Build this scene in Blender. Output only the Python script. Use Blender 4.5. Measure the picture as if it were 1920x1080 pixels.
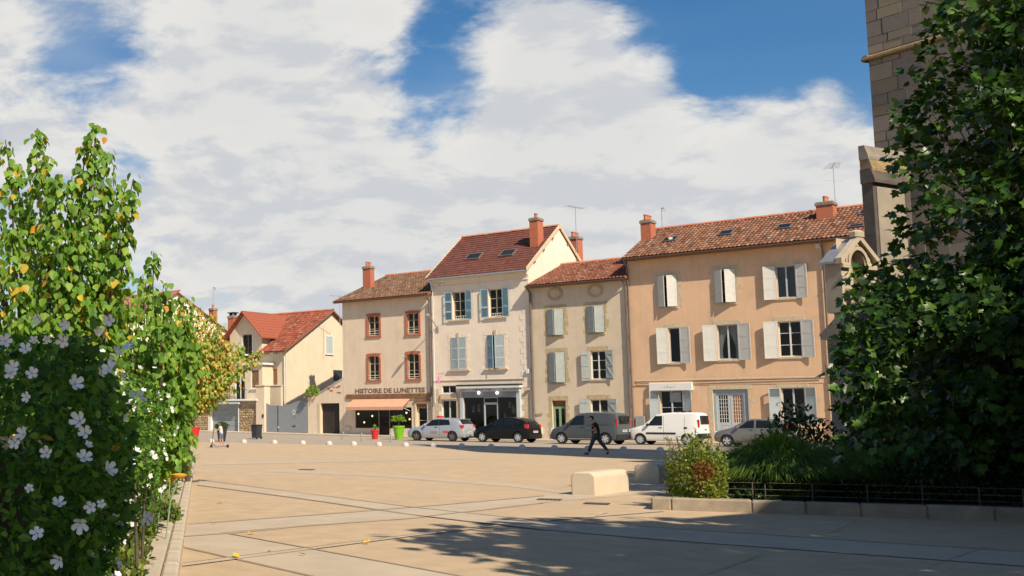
import bpy, bmesh, math, random
import numpy as np
from mathutils import Vector, Matrix
random.seed(7); RNG = np.random.default_rng(11)
for o in list(bpy.data.objects): bpy.data.objects.remove(o)
SC = bpy.context.scene; COL = SC.collection
PI = math.pi; rad = math.radians

# ------------------------------------------------------------------ camera
F, CX, CY, HOR, HC = 2110.0, 400.0, 540.0, 781.0, 1.6
PITCH = math.atan((HOR-CY)/F)
cd = bpy.data.cameras.new('camera'); cam = bpy.data.objects.new('camera', cd); COL.objects.link(cam)
cam.location = (0, 0, HC); cam.rotation_euler = (PI/2+PITCH, 0, 0)
cd.sensor_width = 36; cd.lens = F/1920*36
cd.shift_x = (960-CX)/1920; cd.shift_y = 0.0
cd.clip_start = .1; cd.clip_end = 8000
SC.camera = cam

# ------------------------------------------------------------------ light
SUN_S = Vector((.40, -.9165, 0)).normalized()      # horizontal direction towards the sun
SUN_E = rad(43)
sd = bpy.data.lights.new('sun', 'SUN'); sd.energy = 5.0; sd.angle = rad(.53); sd.color = (1, .885, .71)
sun = bpy.data.objects.new('sun', sd); COL.objects.link(sun)
SDIR = Vector((SUN_S.x*math.cos(SUN_E), SUN_S.y*math.cos(SUN_E), math.sin(SUN_E)))
sun.rotation_euler = SDIR.to_track_quat('Z', 'Y').to_euler(); sun.location = (0, -20, 60)
SC.view_settings.view_transform = 'Standard'; SC.view_settings.look = 'None'
SC.view_settings.exposure = 0.3; SC.view_settings.gamma = 1

# ------------------------------------------------------------------ pixel helpers
FW = Vector((0, math.cos(PITCH), math.sin(PITCH))); UP = Vector((0, -math.sin(PITCH), math.cos(PITCH)))
CAMP = Vector((0, 0, HC))
def ray(px, py):
    return Vector((1, 0, 0))*((px-CX)/F) + UP*(-(py-CY)/F) + FW
def onz(px, py, z=0.0):
    d = ray(px, py); t = (z-HC)/d.z
    return CAMP + d*t
def at_y(px, py, Y):
    d = ray(px, py); return CAMP + d*(Y/d.y)
def project(P):
    d = Vector(P)-CAMP; w = d.dot(FW)
    return CX+F*d.x/w, CY-F*d.dot(UP)/w, w

# ------------------------------------------------------------------ world: sky and clouds
W = bpy.data.worlds.new('World'); SC.world = W; W.use_nodes = True
nt = W.node_tree; N = nt.nodes; Lk = nt.links
for n in list(N): N.remove(n)
def nd(t, **k):
    n = N.new(t)
    for a, b in k.items(): setattr(n, a, b)
    return n
def mth(op, a, b=None, c=None, clamp=False):
    n = nd('ShaderNodeMath', operation=op, use_clamp=clamp)
    for i, v in enumerate((a, b, c)):
        if v is None: continue
        if isinstance(v, (int, float)): n.inputs[i].default_value = v
        else: Lk.new(v, n.inputs[i])
    return n.outputs[0]
def smooth(x, lo, hi):
    n = nd('ShaderNodeMapRange', interpolation_type='SMOOTHERSTEP')
    Lk.new(x, n.inputs[0]); n.inputs[1].default_value = lo; n.inputs[2].default_value = hi
    return n.outputs[0]
def mixc(f, a, b):
    n = nd('ShaderNodeMix', data_type='RGBA')
    Lk.new(f, n.inputs[0]) if not isinstance(f, (int, float)) else setattr(n.inputs[0], 'default_value', f)
    for i, v in ((6, a), (7, b)):
        if isinstance(v, tuple): n.inputs[i].default_value = (*v, 1)
        else: Lk.new(v, n.inputs[i])
    return n.outputs[2]
sky = nd('ShaderNodeTexSky', sky_type='NISHITA', sun_disc=False)
sky.sun_elevation = SUN_E; sky.sun_rotation = math.atan2(SUN_S.x, SUN_S.y)
sky.altitude = 300; sky.air_density = 1.0; sky.dust_density = .5; sky.ozone_density = 1.3
tc = nd('ShaderNodeTexCoord'); DIR = tc.outputs['Generated']
sep = nd('ShaderNodeSeparateXYZ'); Lk.new(DIR, sep.inputs[0])
zz = mth('ADD', mth('MAXIMUM', sep.outputs[2], 0.0), .42)
cmb = nd('ShaderNodeCombineXYZ')
Lk.new(mth('DIVIDE', sep.outputs[0], zz), cmb.inputs[0]); Lk.new(mth('DIVIDE', sep.outputs[1], zz), cmb.inputs[1])
Lk.new(mth('MULTIPLY', sep.outputs[2], 2.6), cmb.inputs[2])
def noise(vec, scale, detail=8, rough=.55, dist=0.0, off=(0, 0, 0)):
    m = nd('ShaderNodeMapping'); Lk.new(vec, m.inputs[0]); m.inputs['Location'].default_value = off
    n = nd('ShaderNodeTexNoise'); Lk.new(m.outputs[0], n.inputs[0])
    n.inputs['Scale'].default_value = scale; n.inputs['Detail'].default_value = detail
    n.inputs['Roughness'].default_value = rough; n.inputs['Distortion'].default_value = dist
    return n.outputs[0]
PV = cmb.outputs[0]
# cloud banks and clear gaps: directions in the sky with an angular size and weight
BLOBS = [(470, 60, 5.2, .62), (650, 60, 2.6, .40), (250, 330, 8, .56), (50, 210, 4, .55), (560, 330, 6.5, .55), (1070, 80, 2.8, .85), (1040, 190, 2.8, .78), (1250, 145, 1.6, .55), (1170, 235, 1.8, .45),
         (960, 370, 4.5, .60), (1480, 290, 3, .60), (1590, 350, 4.5, .65), (1300, 360, 4.5, .55), (700, 520, 9, .60), (0, 50, 2.2, .62), (1250, 480, 8, .52), (1550, 165, .8, .55), (730, 50, 1.2, .4),
         (840, 130, 3.2, -.46), (1430, 100, 5, -.55), (1600, 120, 3, -.3), (1330, 190, 2, -.2), (140, 70, 3.0, -.45), (780, 240, 2.0, -.34), (520, 190, 1.6, -.24), (890, 270, 1.6, -.34)]
bias = None
for px, py, s, wgt in BLOBS:
    d = ray(px, py).normalized()
    dn = nd('ShaderNodeVectorMath', operation='DOT_PRODUCT'); Lk.new(DIR, dn.inputs[0]); dn.inputs[1].default_value = d
    k = 1/(1-math.cos(rad(s)))
    g = mth('EXPONENT', mth('MULTIPLY', mth('SUBTRACT', dn.outputs['Value'], 1.0), k*.75))
    bias = mth('MULTIPLY', g, wgt) if bias is None else mth('MULTIPLY_ADD', g, wgt, bias)
def density(off, det):
    n1 = noise(PV, 5.2, det, .60, .22, (3.1+off[0], 1.7+off[1], .3+off[2]))
    return mth('ADD', mth('MULTIPLY', mth('SUBTRACT', n1, .69), 2.5), bias)
d0 = density((0, 0, 0), 7); d1 = density((-.012, .05, -.05), 5)
mask = smooth(d0, -.30, .40)
thick = smooth(d0, .25, .95)
lit = smooth(mth('SUBTRACT', d0, d1), -.30, .22)
veil = mth('MULTIPLY', smooth(noise(PV, 1.1, 3, .5, .8, (9, 4, 1)), .42, .75), .30)
hz = smooth(sep.outputs[2], .30, -.02)
white = (10.2, 10.0, 9.5); grey = (7.2, 7.5, 8.0)
ccol = mixc(mth('MULTIPLY_ADD', lit, .75, .12, clamp=True), grey, white)
ccol = mixc(mth('MULTIPLY', thick, .25), ccol, grey)
skyc = nd('ShaderNodeHueSaturation'); skyc.inputs['Saturation'].default_value = 1.38; skyc.inputs['Value'].default_value = 1.3
Lk.new(sky.outputs[0], skyc.inputs['Color'])
base = mixc(mth('MAXIMUM', veil, mth('MULTIPLY', hz, .6)), skyc.outputs[0], (8.0, 8.4, 8.8))
final = mixc(mask, base, ccol)
bg = nd('ShaderNodeBackground'); Lk.new(final, bg.inputs[0]); bg.inputs[1].default_value = .066
wo = nd('ShaderNodeOutputWorld'); Lk.new(bg.outputs[0], wo.inputs[0])

# ------------------------------------------------------------------ mesh builders
class MB:
    def __init__(s): s.v = []; s.f = []
    def add(s, vs, fs):
        b = len(s.v); s.v += [tuple(p) for p in vs]; s.f += [tuple(b+i for i in f) for f in fs]; return s
    def quad(s, a, b, c, d): return s.add((a, b, c, d), ((0, 1, 2, 3),))
    def box(s, x0, x1, y0, y1, z0, z1):
        vs = [(x, y, z) for z in (z0, z1) for y in (y0, y1) for x in (x0, x1)]
        return s.add(vs, ((0, 2, 3, 1), (4, 5, 7, 6), (0, 1, 5, 4), (2, 6, 7, 3), (0, 4, 6, 2), (1, 3, 7, 5)))
    def bbox(s, x0, x1, y0, y1, z0, z1, b=.01):            # box with bevelled upright and top edges
        P = [(x0+b, y0), (x1-b, y0), (x1, y0+b), (x1, y1-b), (x1-b, y1), (x0+b, y1), (x0, y1-b), (x0, y0+b)]
        cx, cy = (x0+x1)/2, (y0+y1)/2
        Q = [(p[0]+(b if p[0] < cx else -b), p[1]+(b if p[1] < cy else -b)) for p in P]
        vs = [(*p, z0) for p in P]+[(*p, z1-b) for p in P]+[(*q, z1) for q in Q]
        fs = [tuple(reversed(range(8))), tuple(range(16, 24))]
        for r in (0, 8):
            for i in range(8): j = (i+1) % 8; fs.append((r+i, r+j, r+8+j, r+8+i))
        return s.add(vs, fs)
    def prism(s, pts, axis, lo, hi):                       # pts 2-D outline, extruded along axis
        def P(a, b, c): return {'x': (c, a, b), 'y': (a, c, b), 'z': (a, b, c)}[axis]
        n = len(pts); vs = [P(a, b, lo) for a, b in pts]+[P(a, b, hi) for a, b in pts]
        fs = [tuple(range(n)), tuple(range(2*n-1, n-1, -1))]+[(i, n+i, n+(i+1) % n, (i+1) % n) for i in range(n)]
        return s.add(vs, fs)
    def tube(s, pts, r, n=8, cap=True):
        pts = [Vector(p) for p in pts]; m = len(pts); rs = r if hasattr(r, '__len__') else [r]*m
        ref = None; vs = []
        for i, p in enumerate(pts):
            t = (pts[min(i+1, m-1)]-pts[max(i-1, 0)]).normalized()
            if ref is None: ref = t.orthogonal().normalized()
            ref = (ref - t*ref.dot(t)); ref = ref.normalized() if ref.length > 1e-6 else t.orthogonal().normalized()
            bi = t.cross(ref)
            vs += [p+(ref*math.cos(2*PI*k/n)+bi*math.sin(2*PI*k/n))*rs[i] for k in range(n)]
        fs = [(i*n+k, i*n+(k+1) % n, (i+1)*n+(k+1) % n, (i+1)*n+k) for i in range(m-1) for k in range(n)]
        if cap: fs += [tuple(range(n-1, -1, -1)), tuple(range((m-1)*n, m*n))]
        return s.add(vs, fs)
    def lathe(s, prof, n=16, c=(0, 0, 0), axis='z'):
        vs = []; m = len(prof)
        for r, h in prof:
            for k in range(n):
                a = 2*PI*k/n; x, y = r*math.cos(a), r*math.sin(a)
                p = {'z': (x, y, h), 'y': (x, h, y), 'x': (h, x, y)}[axis]
                vs.append((p[0]+c[0], p[1]+c[1], p[2]+c[2]))
        fs = [(i*n+k, i*n+(k+1) % n, (i+1)*n+(k+1) % n, (i+1)*n+k) for i in range(m-1) for k in range(n)]
        fs += [tuple(range(n-1, -1, -1)), tuple(range((m-1)*n, m*n))]
        return s.add(vs, fs)
    def build(s, name, mat, parent=None, smooth=False, off=(0, 0, 0), fix=True):
        me = bpy.data.meshes.new(name)
        me.from_pydata([(a-off[0], b-off[1], c-off[2]) for a, b, c in s.v], [], s.f); me.update()
        if fix:
            bm = bmesh.new(); bm.from_mesh(me); bmesh.ops.recalc_face_normals(bm, faces=bm.faces); bm.to_mesh(me); bm.free()
        return link(name, me, mat, parent, smooth)
def link(name, me, mat, parent=None, smooth=False):
    o = bpy.data.objects.new(name, me); COL.objects.link(o)
    if mat is not None and not me.materials: me.materials.append(M[mat] if isinstance(mat, str) else mat)
    if smooth: set_smooth(me, smooth if smooth is not True else 40)
    if parent: o.parent = parent
    return o
def set_smooth(me, ang):
    me.polygons.foreach_set('use_smooth', [True]*len(me.polygons))
    try: me.set_sharp_from_angle(angle=rad(ang))
    except Exception: pass
def tag(o, label=None, cat=None, group=None, kind=None):
    for k, v in (('label', label), ('category', cat), ('group', group), ('kind', kind)):
        if v: o[k] = v
    return o
def empty(name, loc, rz=0.0, label=None, cat=None, group=None):
    o = bpy.data.objects.new(name, None); COL.objects.link(o); o.location = loc; o.rotation_euler = (0, 0, rz)
    o.empty_display_size = .2
    return tag(o, label, cat, group)
def np_mesh(name, verts, faces_flat, nper, mat, parent=None, cols=None, smooth=False):
    me = bpy.data.meshes.new(name); nv = len(verts); nf = len(faces_flat)//nper
    me.vertices.add(nv); me.vertices.foreach_set('co', np.asarray(verts, np.float32).ravel())
    me.loops.add(nf*nper); me.loops.foreach_set('vertex_index', np.asarray(faces_flat, np.int32))
    me.polygons.add(nf); me.polygons.foreach_set('loop_start', np.arange(nf, dtype=np.int32)*nper)
    me.update(calc_edges=True); me.validate()
    if cols is not None:
        a = me.color_attributes.new('tint', 'FLOAT_COLOR', 'POINT')
        c4 = np.ones((nv, 4), np.float32); c4[:, :3] = cols; a.data.foreach_set('color', c4.ravel())
    return link(name, me, mat, parent, smooth)
SC.cycles.max_bounces = 6; SC.cycles.diffuse_bounces = 3; SC.cycles.glossy_bounces = 3; SC.cycles.transmission_bounces = 4; SC.cycles.transparent_max_bounces = 8
SC.cycles.use_adaptive_sampling = True; SC.cycles.adaptive_threshold = .02; SC.cycles.use_denoising = True; SC.cycles.caustics_reflective = False; SC.cycles.caustics_refractive = False
# ------------------------------------------------------------------ materials
M = {}
def lerp(a, b, t): return tuple(x+(y-x)*t for x, y in zip(a, b))
def material(name, base, rough=.8, var=.12, scale=4, bump=0.0, bscale=40, metal=0.0, spec=.4, coat=0.0, stain=0.0, streak=0.0, stain_col=None, tint=False, alt=None, alt_amt=.5, alt_scale=1.5, emis=None):
    m = bpy.data.materials.new(name); m.use_nodes = True; t = m.node_tree; n = t.nodes; L = t.links
    b = n['Principled BSDF']; b.inputs['Roughness'].default_value = rough; b.inputs['Metallic'].default_value = metal
    b.inputs['Specular IOR Level'].default_value = spec; b.inputs['Coat Weight'].default_value = coat
    if emis: b.inputs['Emission Color'].default_value = (*emis[:3], 1); b.inputs['Emission Strength'].default_value = emis[3]
    tcn = n.new('ShaderNodeTexCoord'); oc = tcn.outputs['Object']
    def nz(sc, det=6, ro=.6, stretch=None, off=0):
        mp = n.new('ShaderNodeMapping'); L.new(oc, mp.inputs[0]); mp.inputs['Location'].default_value = (off, off*.7, off*.3)
        if stretch: mp.inputs['Scale'].default_value = stretch
        x = n.new('ShaderNodeTexNoise'); L.new(mp.outputs[0], x.inputs[0]); x.inputs['Scale'].default_value = sc
        x.inputs['Detail'].default_value = det; x.inputs['Roughness'].default_value = ro; return x.outputs[0]
    def rng(x, lo, hi, a=0, c=1):
        r = n.new('ShaderNodeMapRange'); L.new(x, r.inputs[0]); r.inputs[1].default_value = lo; r.inputs[2].default_value = hi
        r.inputs[3].default_value = a; r.inputs[4].default_value = c; return r.outputs[0]
    def mix(f, a, c, mode='MIX'):
        x = n.new('ShaderNodeMix'); x.data_type = 'RGBA'; x.blend_type = mode
        if isinstance(f, (int, float)): x.inputs[0].default_value = f
        else: L.new(f, x.inputs[0])
        for i, v in ((6, a), (7, c)):
            if isinstance(v, tuple): x.inputs[i].default_value = (*v, 1)
            else: L.new(v, x.inputs[i])
        return x.outputs[2]
    dark = tuple(max(0, c*(1-var)) for c in base); light = tuple(min(1, c*(1+var)) for c in base)
    if tint:
        at = n.new('ShaderNodeAttribute'); at.attribute_name = 'tint'
        f = rng(nz(scale), .3, .7, 1-var, 1+var)
        col = mix(1.0, at.outputs['Color'], mix(f, (0, 0, 0), (1, 1, 1)), 'MULTIPLY') if var else at.outputs['Color']
    else:
        col = mix(rng(nz(scale), .3, .7), dark, light) if var else None
        if alt: col = mix(rng(nz(alt_scale, 5, .65, off=5), .48, .66, 0, alt_amt), col, alt)
    if stain:
        sc = stain_col or tuple(c*.55 for c in base)
        col = mix(rng(nz(.7, 8, .65, off=3.3), .45, .75, 0, stain), col, sc)
    if streak:
        sc = stain_col or tuple(c*.5 for c in base)
        col = mix(rng(nz(2.2, 6, .6, (1.6, 1.6, .10), 9.1), .50, .74, 0, streak), col, sc)
    if col is None: b.inputs['Base Color'].default_value = (*base, 1)
    else: L.new(col, b.inputs['Base Color'])
    if bump:
        bp = n.new('ShaderNodeBump'); bp.inputs['Strength'].default_value = min(1, bump); bp.inputs['Distance'].default_value = .02
        L.new(nz(bscale, 5, .65), bp.inputs['Height']); L.new(bp.outputs[0], b.inputs['Normal'])
    M[name] = m; return m
def leaf_material(name, rough=.45, trans=.35, spec=.35):
    m = bpy.data.materials.new(name); m.use_nodes = True; t = m.node_tree; n = t.nodes; L = t.links
    b = n['Principled BSDF']; b.inputs['Roughness'].default_value = rough; b.inputs['Specular IOR Level'].default_value = spec
    at = n.new('ShaderNodeAttribute'); at.attribute_name = 'tint'; L.new(at.outputs['Color'], b.inputs['Base Color'])
    tr = n.new('ShaderNodeBsdfTranslucent'); g = n.new('ShaderNodeMix'); g.data_type = 'RGBA'; g.blend_type = 'MULTIPLY'; g.inputs[0].default_value = 1
    L.new(at.outputs['Color'], g.inputs[6]); g.inputs[7].default_value = (1.5, 1.5, .6, 1); L.new(g.outputs[2], tr.inputs[0])
    mx = n.new('ShaderNodeMixShader'); mx.inputs[0].default_value = trans
    L.new(b.outputs[0], mx.inputs[1]); L.new(tr.outputs[0], mx.inputs[2]); L.new(mx.outputs[0], n['Material Output'].inputs[0])
    M[name] = m
material('resin', (.51, .375, .235), .9, .13, 2.2, .5, 45, stain=.5, streak=0, stain_col=(.42, .31, .20), alt=(.54, .39, .255), alt_amt=.6, alt_scale=.25)
material('band', (.49, .395, .285), .9, .10, 1.2, .3, 50, stain=.35, stain_col=(.42, .35, .27))
material('joint', (.36, .28, .195), .95, .15, 5)
material('asphalt', (.37, .305, .235), .93, .08, 1.0, .3, 80, stain=.25, stain_col=(.33, .28, .22))
material('sidewalk', (.50, .42, .32), .93, .08, 1.5, .3, 60, stain=.2)
material('earth', (.22, .19, .12), .95, .2, .3)
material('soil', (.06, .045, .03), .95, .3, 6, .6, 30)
material('kerb', (.50, .42, .32), .9, .14, 3, .5, 60, stain=.4, stain_col=(.30, .25, .19))
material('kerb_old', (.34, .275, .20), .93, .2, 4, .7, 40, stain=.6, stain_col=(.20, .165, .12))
material('church_dark', (.12, .10, .085), .95, .25, 3, .7, 25, stain=.5, stain_col=(.07, .06, .05))
material('block', (.62, .52, .38), .9, .06, 2, .35, 70, stain=.3, stain_col=(.45, .37, .27))
material('bollard', (.55, .50, .44), .85, .08, 6, .2, 60)
def wall_mat(n, c, **k): return material(n, c, .92, .05, 1.3, .25, 90, stain=k.pop('stain', .45), streak=k.pop('streak', .4), **k)
wall_mat('wall_tan', (.75, .61, .45), stain_col=(.60, .47, .34))
wall_mat('wall_white', (.84, .72, .58), stain_col=(.70, .57, .44))
wall_mat('wall_beige', (.68, .56, .41), stain=.7, stain_col=(.54, .44, .31))
wall_mat('wall_pink', (.76, .495, .305), stain=.75, streak=.5, stain_col=(.60, .41, .26))
wall_mat('wall_cream', (.70, .59, .43), stain=.15, streak=.1)
wall_mat('wall_grey', (.50, .44, .36))
material('stone_trim', (.62, .49, .33), .9, .14, 5, .4, 50, stain=.4, stain_col=(.46, .36, .24))
material('ochre_stone', (.52, .40, .24), .92, .2, 4, .6, 40, stain=.5, stain_col=(.36, .28, .18))
material('church_stone', (.27, .235, .19), .95, .2, 2.5, .7, 25, stain=.6, stain_col=(.13, .115, .095), tint=False, alt=(.34, .22, .09), alt_amt=.35, alt_scale=.9)
material('church_render', (.34, .29, .225), .95, .12, 1.5, .5, 30, stain=.5, stain_col=(.22, .19, .155))
material('church_light', (.48, .40, .29), .92, .1, 2, .4, 40, stain=.3)
material('lichen', (.30, .21, .10), .95, .3, 8, .6, 30, alt=(.19, .16, .12), alt_amt=.8, alt_scale=3)
material('church_stones', (.4, .34, .27), .95, .18, 6, .7, 30, tint=True)
material('rubble', (.4, .3, .18), .95, .15, 6, .6, 30, tint=True)
material('mortar', (.46, .37, .26), .95, .12, 6, .4, 40)
material('tiles', (.4, .16, .09), .88, .18, 9, .4, 40, tint=True)
material('roof_under', (.30, .13, .08), .9, .2, 3)
material('slate', (.16, .17, .19), .5, .15, 6)
material('zinc', (.36, .36, .37), .45, .12, 4, metal=.5)
material('gutter', (.17, .13, .11), .6, .15, 5)
material('brick_red', (.46, .15, .08), .9, .18, 10, .4, 40)
material('surround_red', (.42, .135, .075), .85, .12, 6, .2, 40)
material('terracotta', (.52, .19, .10), .85, .12, 5)
material('shutter_blue', (.27, .42, .50), .6, .10, 3, stain=.15)
material('shutter_pale', (.42, .47, .47), .65, .08, 3, stain=.2)
material('shutter_grey', (.40, .43, .40), .7, .10, 3, stain=.3)
material('shutter_white', (.64, .62, .56), .65, .06, 3, stain=.15)
material('frame_white', (.74, .72, .66), .5, .04, 4)
material('frame_cream', (.66, .55, .36), .6, .06, 4)
material('frame_grey', (.50, .53, .54), .5, .05, 4)
material('door_blue', (.32, .38, .41), .6, .08, 3)
material('door_green', (.24, .36, .19), .55, .1, 3)
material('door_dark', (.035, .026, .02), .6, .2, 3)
material('wood_beam', (.24, .12, .055), .8, .3, 4, .4, 30)
material('wood_orange', (.44, .17, .05), .6, .15, 4)
material('awning', (.62, .34, .215), .85, .06, 2)
material('gate_grey', (.25, .27, .285), .55, .06, 2)
material('garage_grey', (.29, .32, .32), .6, .05, 2)
material('lettering', (.20, .12, .085), .8, .1, 6)
material('dark', (.012, .011, .010), .6, 0)
material('black_metal', (.03, .03, .032), .45, .1, 6)
material('grey_metal', (.42, .42, .41), .4, .08, 6, metal=.5)
material('white_paint', (.80, .78, .72), .5, .03, 4)
material('curtain', (.62, .60, .55), .95, .15, 12)
material('screen', (.33, .35, .36), .4, .2, 2)
material('bulb', (.9, .6, .25), .5, 0, emis=(1, .55, .2, 4))
material('spot', (.9, .9, .88), .5, 0, emis=(1, .97, .9, 1.6))
material('pink_sign', (.80, .18, .42), .5, .04, 4)
material('red_plastic', (.62, .03, .028), .4, .05, 3)
material('green_plastic', (.20, .46, .02), .4, .05, 3)
material('anthracite', (.035, .037, .04), .5, .1, 4)
material('bark', (.09, .07, .05), .95, .3, 8, .8, 20)
material('petal', (.74, .73, .69), .7, .03, 4)
material('gold_flower', (.75, .36, .03), .7, .1, 5)
material('red_flower', (.6, .08, .03), .7, .1, 5)
material('yellow_flower', (.80, .58, .03), .7, .1, 5)
material('paint_silver', (.43, .45, .48), .32, .03, 1, metal=.35, coat=.5)
material('paint_black', (.006, .006, .007), .35, 0, metal=.0, coat=.15, spec=.25)
material('paint_grey', (.075, .085, .09), .45, .03, 1, metal=.1, coat=.2)
material('paint_white', (.82, .80, .75), .38, .03, 1, coat=.3)
material('paint_champagne', (.22, .21, .195), .35, .03, 1, metal=.4, coat=.4)
material('car_glass', (.012, .016, .018), .06, 0, spec=.35)
material('tyre', (.018, .018, .018), .85, .1, 8)
material('rim', (.62, .62, .62), .35, .03, 6, metal=.5)
material('trim_black', (.025, .025, .027), .6, .05, 4)
material('tail_red', (.55, .02, .02), .25, 0, coat=.5)
material('lamp_clear', (.75, .75, .74), .15, 0, coat=.5)
material('plate', (.82, .82, .80), .5, 0)
material('skin', (.44, .24, .16), .6, .05, 6)
material('shirt_black', (.012, .012, .014), .9, .1, 9)
material('trousers', (.055, .055, .058), .9, .1, 9)
material('shoe_brown', (.06, .03, .02), .7, .1, 9)
material('shirt_white', (.62, .62, .58), .9, .05, 9)
material('shorts_blue', (.10, .15, .28), .9, .1, 9)
material('cap_navy', (.03, .03, .06), .85, .1, 9)
material('hair', (.02, .015, .01), .8, .1, 9)
material('leaf_yellow', (.70, .42, .04), .7, .1, 9)
leaf_material('leaf', .5, .38); leaf_material('leaf_gloss', .36, .2, .35); leaf_material('blade', .55, .35)
def glass():
    m = bpy.data.materials.new('window_glass'); m.use_nodes = True; t = m.node_tree; n = t.nodes; L = t.links; n.remove(n['Principled BSDF'])
    a = n.new('ShaderNodeBsdfTransparent'); a.inputs[0].default_value = (.55, .57, .56, 1)
    g = n.new('ShaderNodeBsdfGlossy'); g.inputs['Roughness'].default_value = .04; g.inputs[0].default_value = (.9, .95, 1, 1)
    fr = n.new('ShaderNodeFresnel'); fr.inputs[0].default_value = 1.36
    mx = n.new('ShaderNodeMixShader'); L.new(fr.outputs[0], mx.inputs[0]); L.new(a.outputs[0], mx.inputs[1]); L.new(g.outputs[0], mx.inputs[2])
    L.new(mx.outputs[0], n['Material Output'].inputs[0]); M['window_glass'] = m
glass()
# ------------------------------------------------------------------ street frame: x along the house fronts, y into the houses
O = onz(1003, 823, .13); O = Vector((O.x, O.y, 0))
_d = ray(-1830, HOR); _d = Vector((_d.x, _d.y, 0)).normalized()
EU = -_d; EI = Vector((-EU.y, EU.x, 0)); ROTZ = math.atan2(EU.y, EU.x)
def w(x, y, z=0.0): return O + EU*x + EI*y + Vector((0, 0, z))
def loc(P): d = Vector(P)-O; return d.dot(EU), d.dot(EI), P[2]
def fp(px, py, y=0.0):                       # pixel -> (x, z) on the plane at depth y behind the house fronts
    d = ray(px, py); t = (y-(CAMP-O).dot(EI))/d.dot(EI); P = CAMP+d*t; return (P-O).dot(EU), P.z
def fpx(px, py, x):                          # pixel -> (y, z) on the cross plane x
    d = ray(px, py); t = (x-(CAMP-O).dot(EU))/d.dot(EU); P = CAMP+d*t; return (P-O).dot(EI), P.z
def rect(x0, y0, x1, y1, y=0.0):
    xm, ym = (x0+x1)/2, (y0+y1)/2
    a, b = fp(x0, ym, y)[0], fp(x1, ym, y)[0]; return a, b, fp(xm, y1, y)[1], fp(xm, y0, y)[1]
YB = loc(onz(812, 838))[1]                   # line of the dome bollards
def elev_wall(x): return .13+.0105*max(0, min(40, -x))
def elev(P):
    x, y, _ = loc((P[0], P[1], 0)); t = max(0, min(1, (y-YB)/(-2.8-YB)))
    return elev_wall(x) if y > -2.8 else t*(elev_wall(x)-.10)
def gpos(px, py):
    z = 0.0
    for _ in range(6): P = onz(px, py, z); z = elev(P)
    return Vector((P.x, P.y, z))
# ------------------------------------------------------------------ the ground
tag(MB().quad((-3000, -3000, -.35), (3000, -3000, -.35), (3000, 3000, -.35), (-3000, 3000, -.35)).build('ground', 'earth'), kind='structure')
pl = MB(); 
pl.quad(w(-75, -120), w(70, -120), w(70, YB), w(-75, YB)); plaza = pl.build('plaza', 'resin'); tag(plaza, kind='structure')
st = MB(); xs = [-75+2.5*i for i in range(59)]; ys = [YB+(-2.8-YB)*i/5 for i in range(6)]
for i in range(len(xs)-1):
    for j in range(5):
        q = []
        for (a, b) in ((xs[i], ys[j]), (xs[i+1], ys[j]), (xs[i+1], ys[j+1]), (xs[i], ys[j+1])):
            t = (b-YB)/(-2.8-YB); q.append(w(a, b, t*(elev_wall(a)-.10)))
        st.quad(*q)
street = st.build('street', 'asphalt', smooth=True); tag(street, kind='structure')
sw = MB()
for i in range(len(xs)-1):
    a, b = xs[i], xs[i+1]
    sw.quad(w(a, -2.62, elev_wall(a)), w(b, -2.62, elev_wall(b)), w(b, 16, elev_wall(b)), w(a, 16, elev_wall(a)))
sidewalk = sw.build('sidewalk', 'sidewalk'); tag(sidewalk, kind='structure')
for i in range(70):
    a = -40+i*1.0; e = (elev_wall(a)+elev_wall(a+1))/2+.004
    MB().bbox(a+.006, a+.994, -2.8, -2.6, e-.3, e, .015).build('kerb_stone', 'kerb', sidewalk).matrix_local = Matrix.Translation(O) @ Matrix.Rotation(ROTZ, 4, 'Z')
# light bands and joints let into the square
def strip(name, mat, up, lo, z):
    m = MB(); A = [onz(*p, z) for p in up]; B = [onz(*p, z) for p in lo]
    for i in range(len(A)-1): m.quad(B[i], B[i+1], A[i+1], A[i])
    return m.build(name, mat, plaza)
strip('paving_band', 'band', [(352, 982), (570, 966), (770, 951), (1020, 929), (1240, 912)], [(346, 1005), (570, 985), (770, 971), (1020, 942), (1240, 923)], .004)
strip('paving_band', 'band', [(350, 996), (430, 1000), (870, 1080), (1150, 1131)], [(330, 1021), (345, 1025), (590, 1080), (760, 1118)], .0065)
strip('paving_band', 'band', [(372, 899), (570, 925), (770, 950), (870, 961), (1020, 976), (1245, 989), (1920, 1034), (2100, 1046)], [(370, 909), (570, 935), (770, 964), (870, 977), (1020, 993), (1245, 1012), (1920, 1061), (2100, 1074)], .009)
strip('paving_band', 'band', [(500, 880), (720, 889), (960, 907), (1075, 922)], [(500, 884.5), (720, 894), (960, 913), (1075, 928)], .0045)
strip('paving_band', 'band', [(380, 868), (700, 862), (900, 857)], [(380, 872), (700, 865), (900, 859.5)], .005)
strip('paving_band', 'band', [(343, 1055), (780, 1000.5), (1020, 973.5), (1245, 956)], [(342, 1061), (780, 1004), (1020, 976.5), (1245, 958.5)], .0115)
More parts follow.
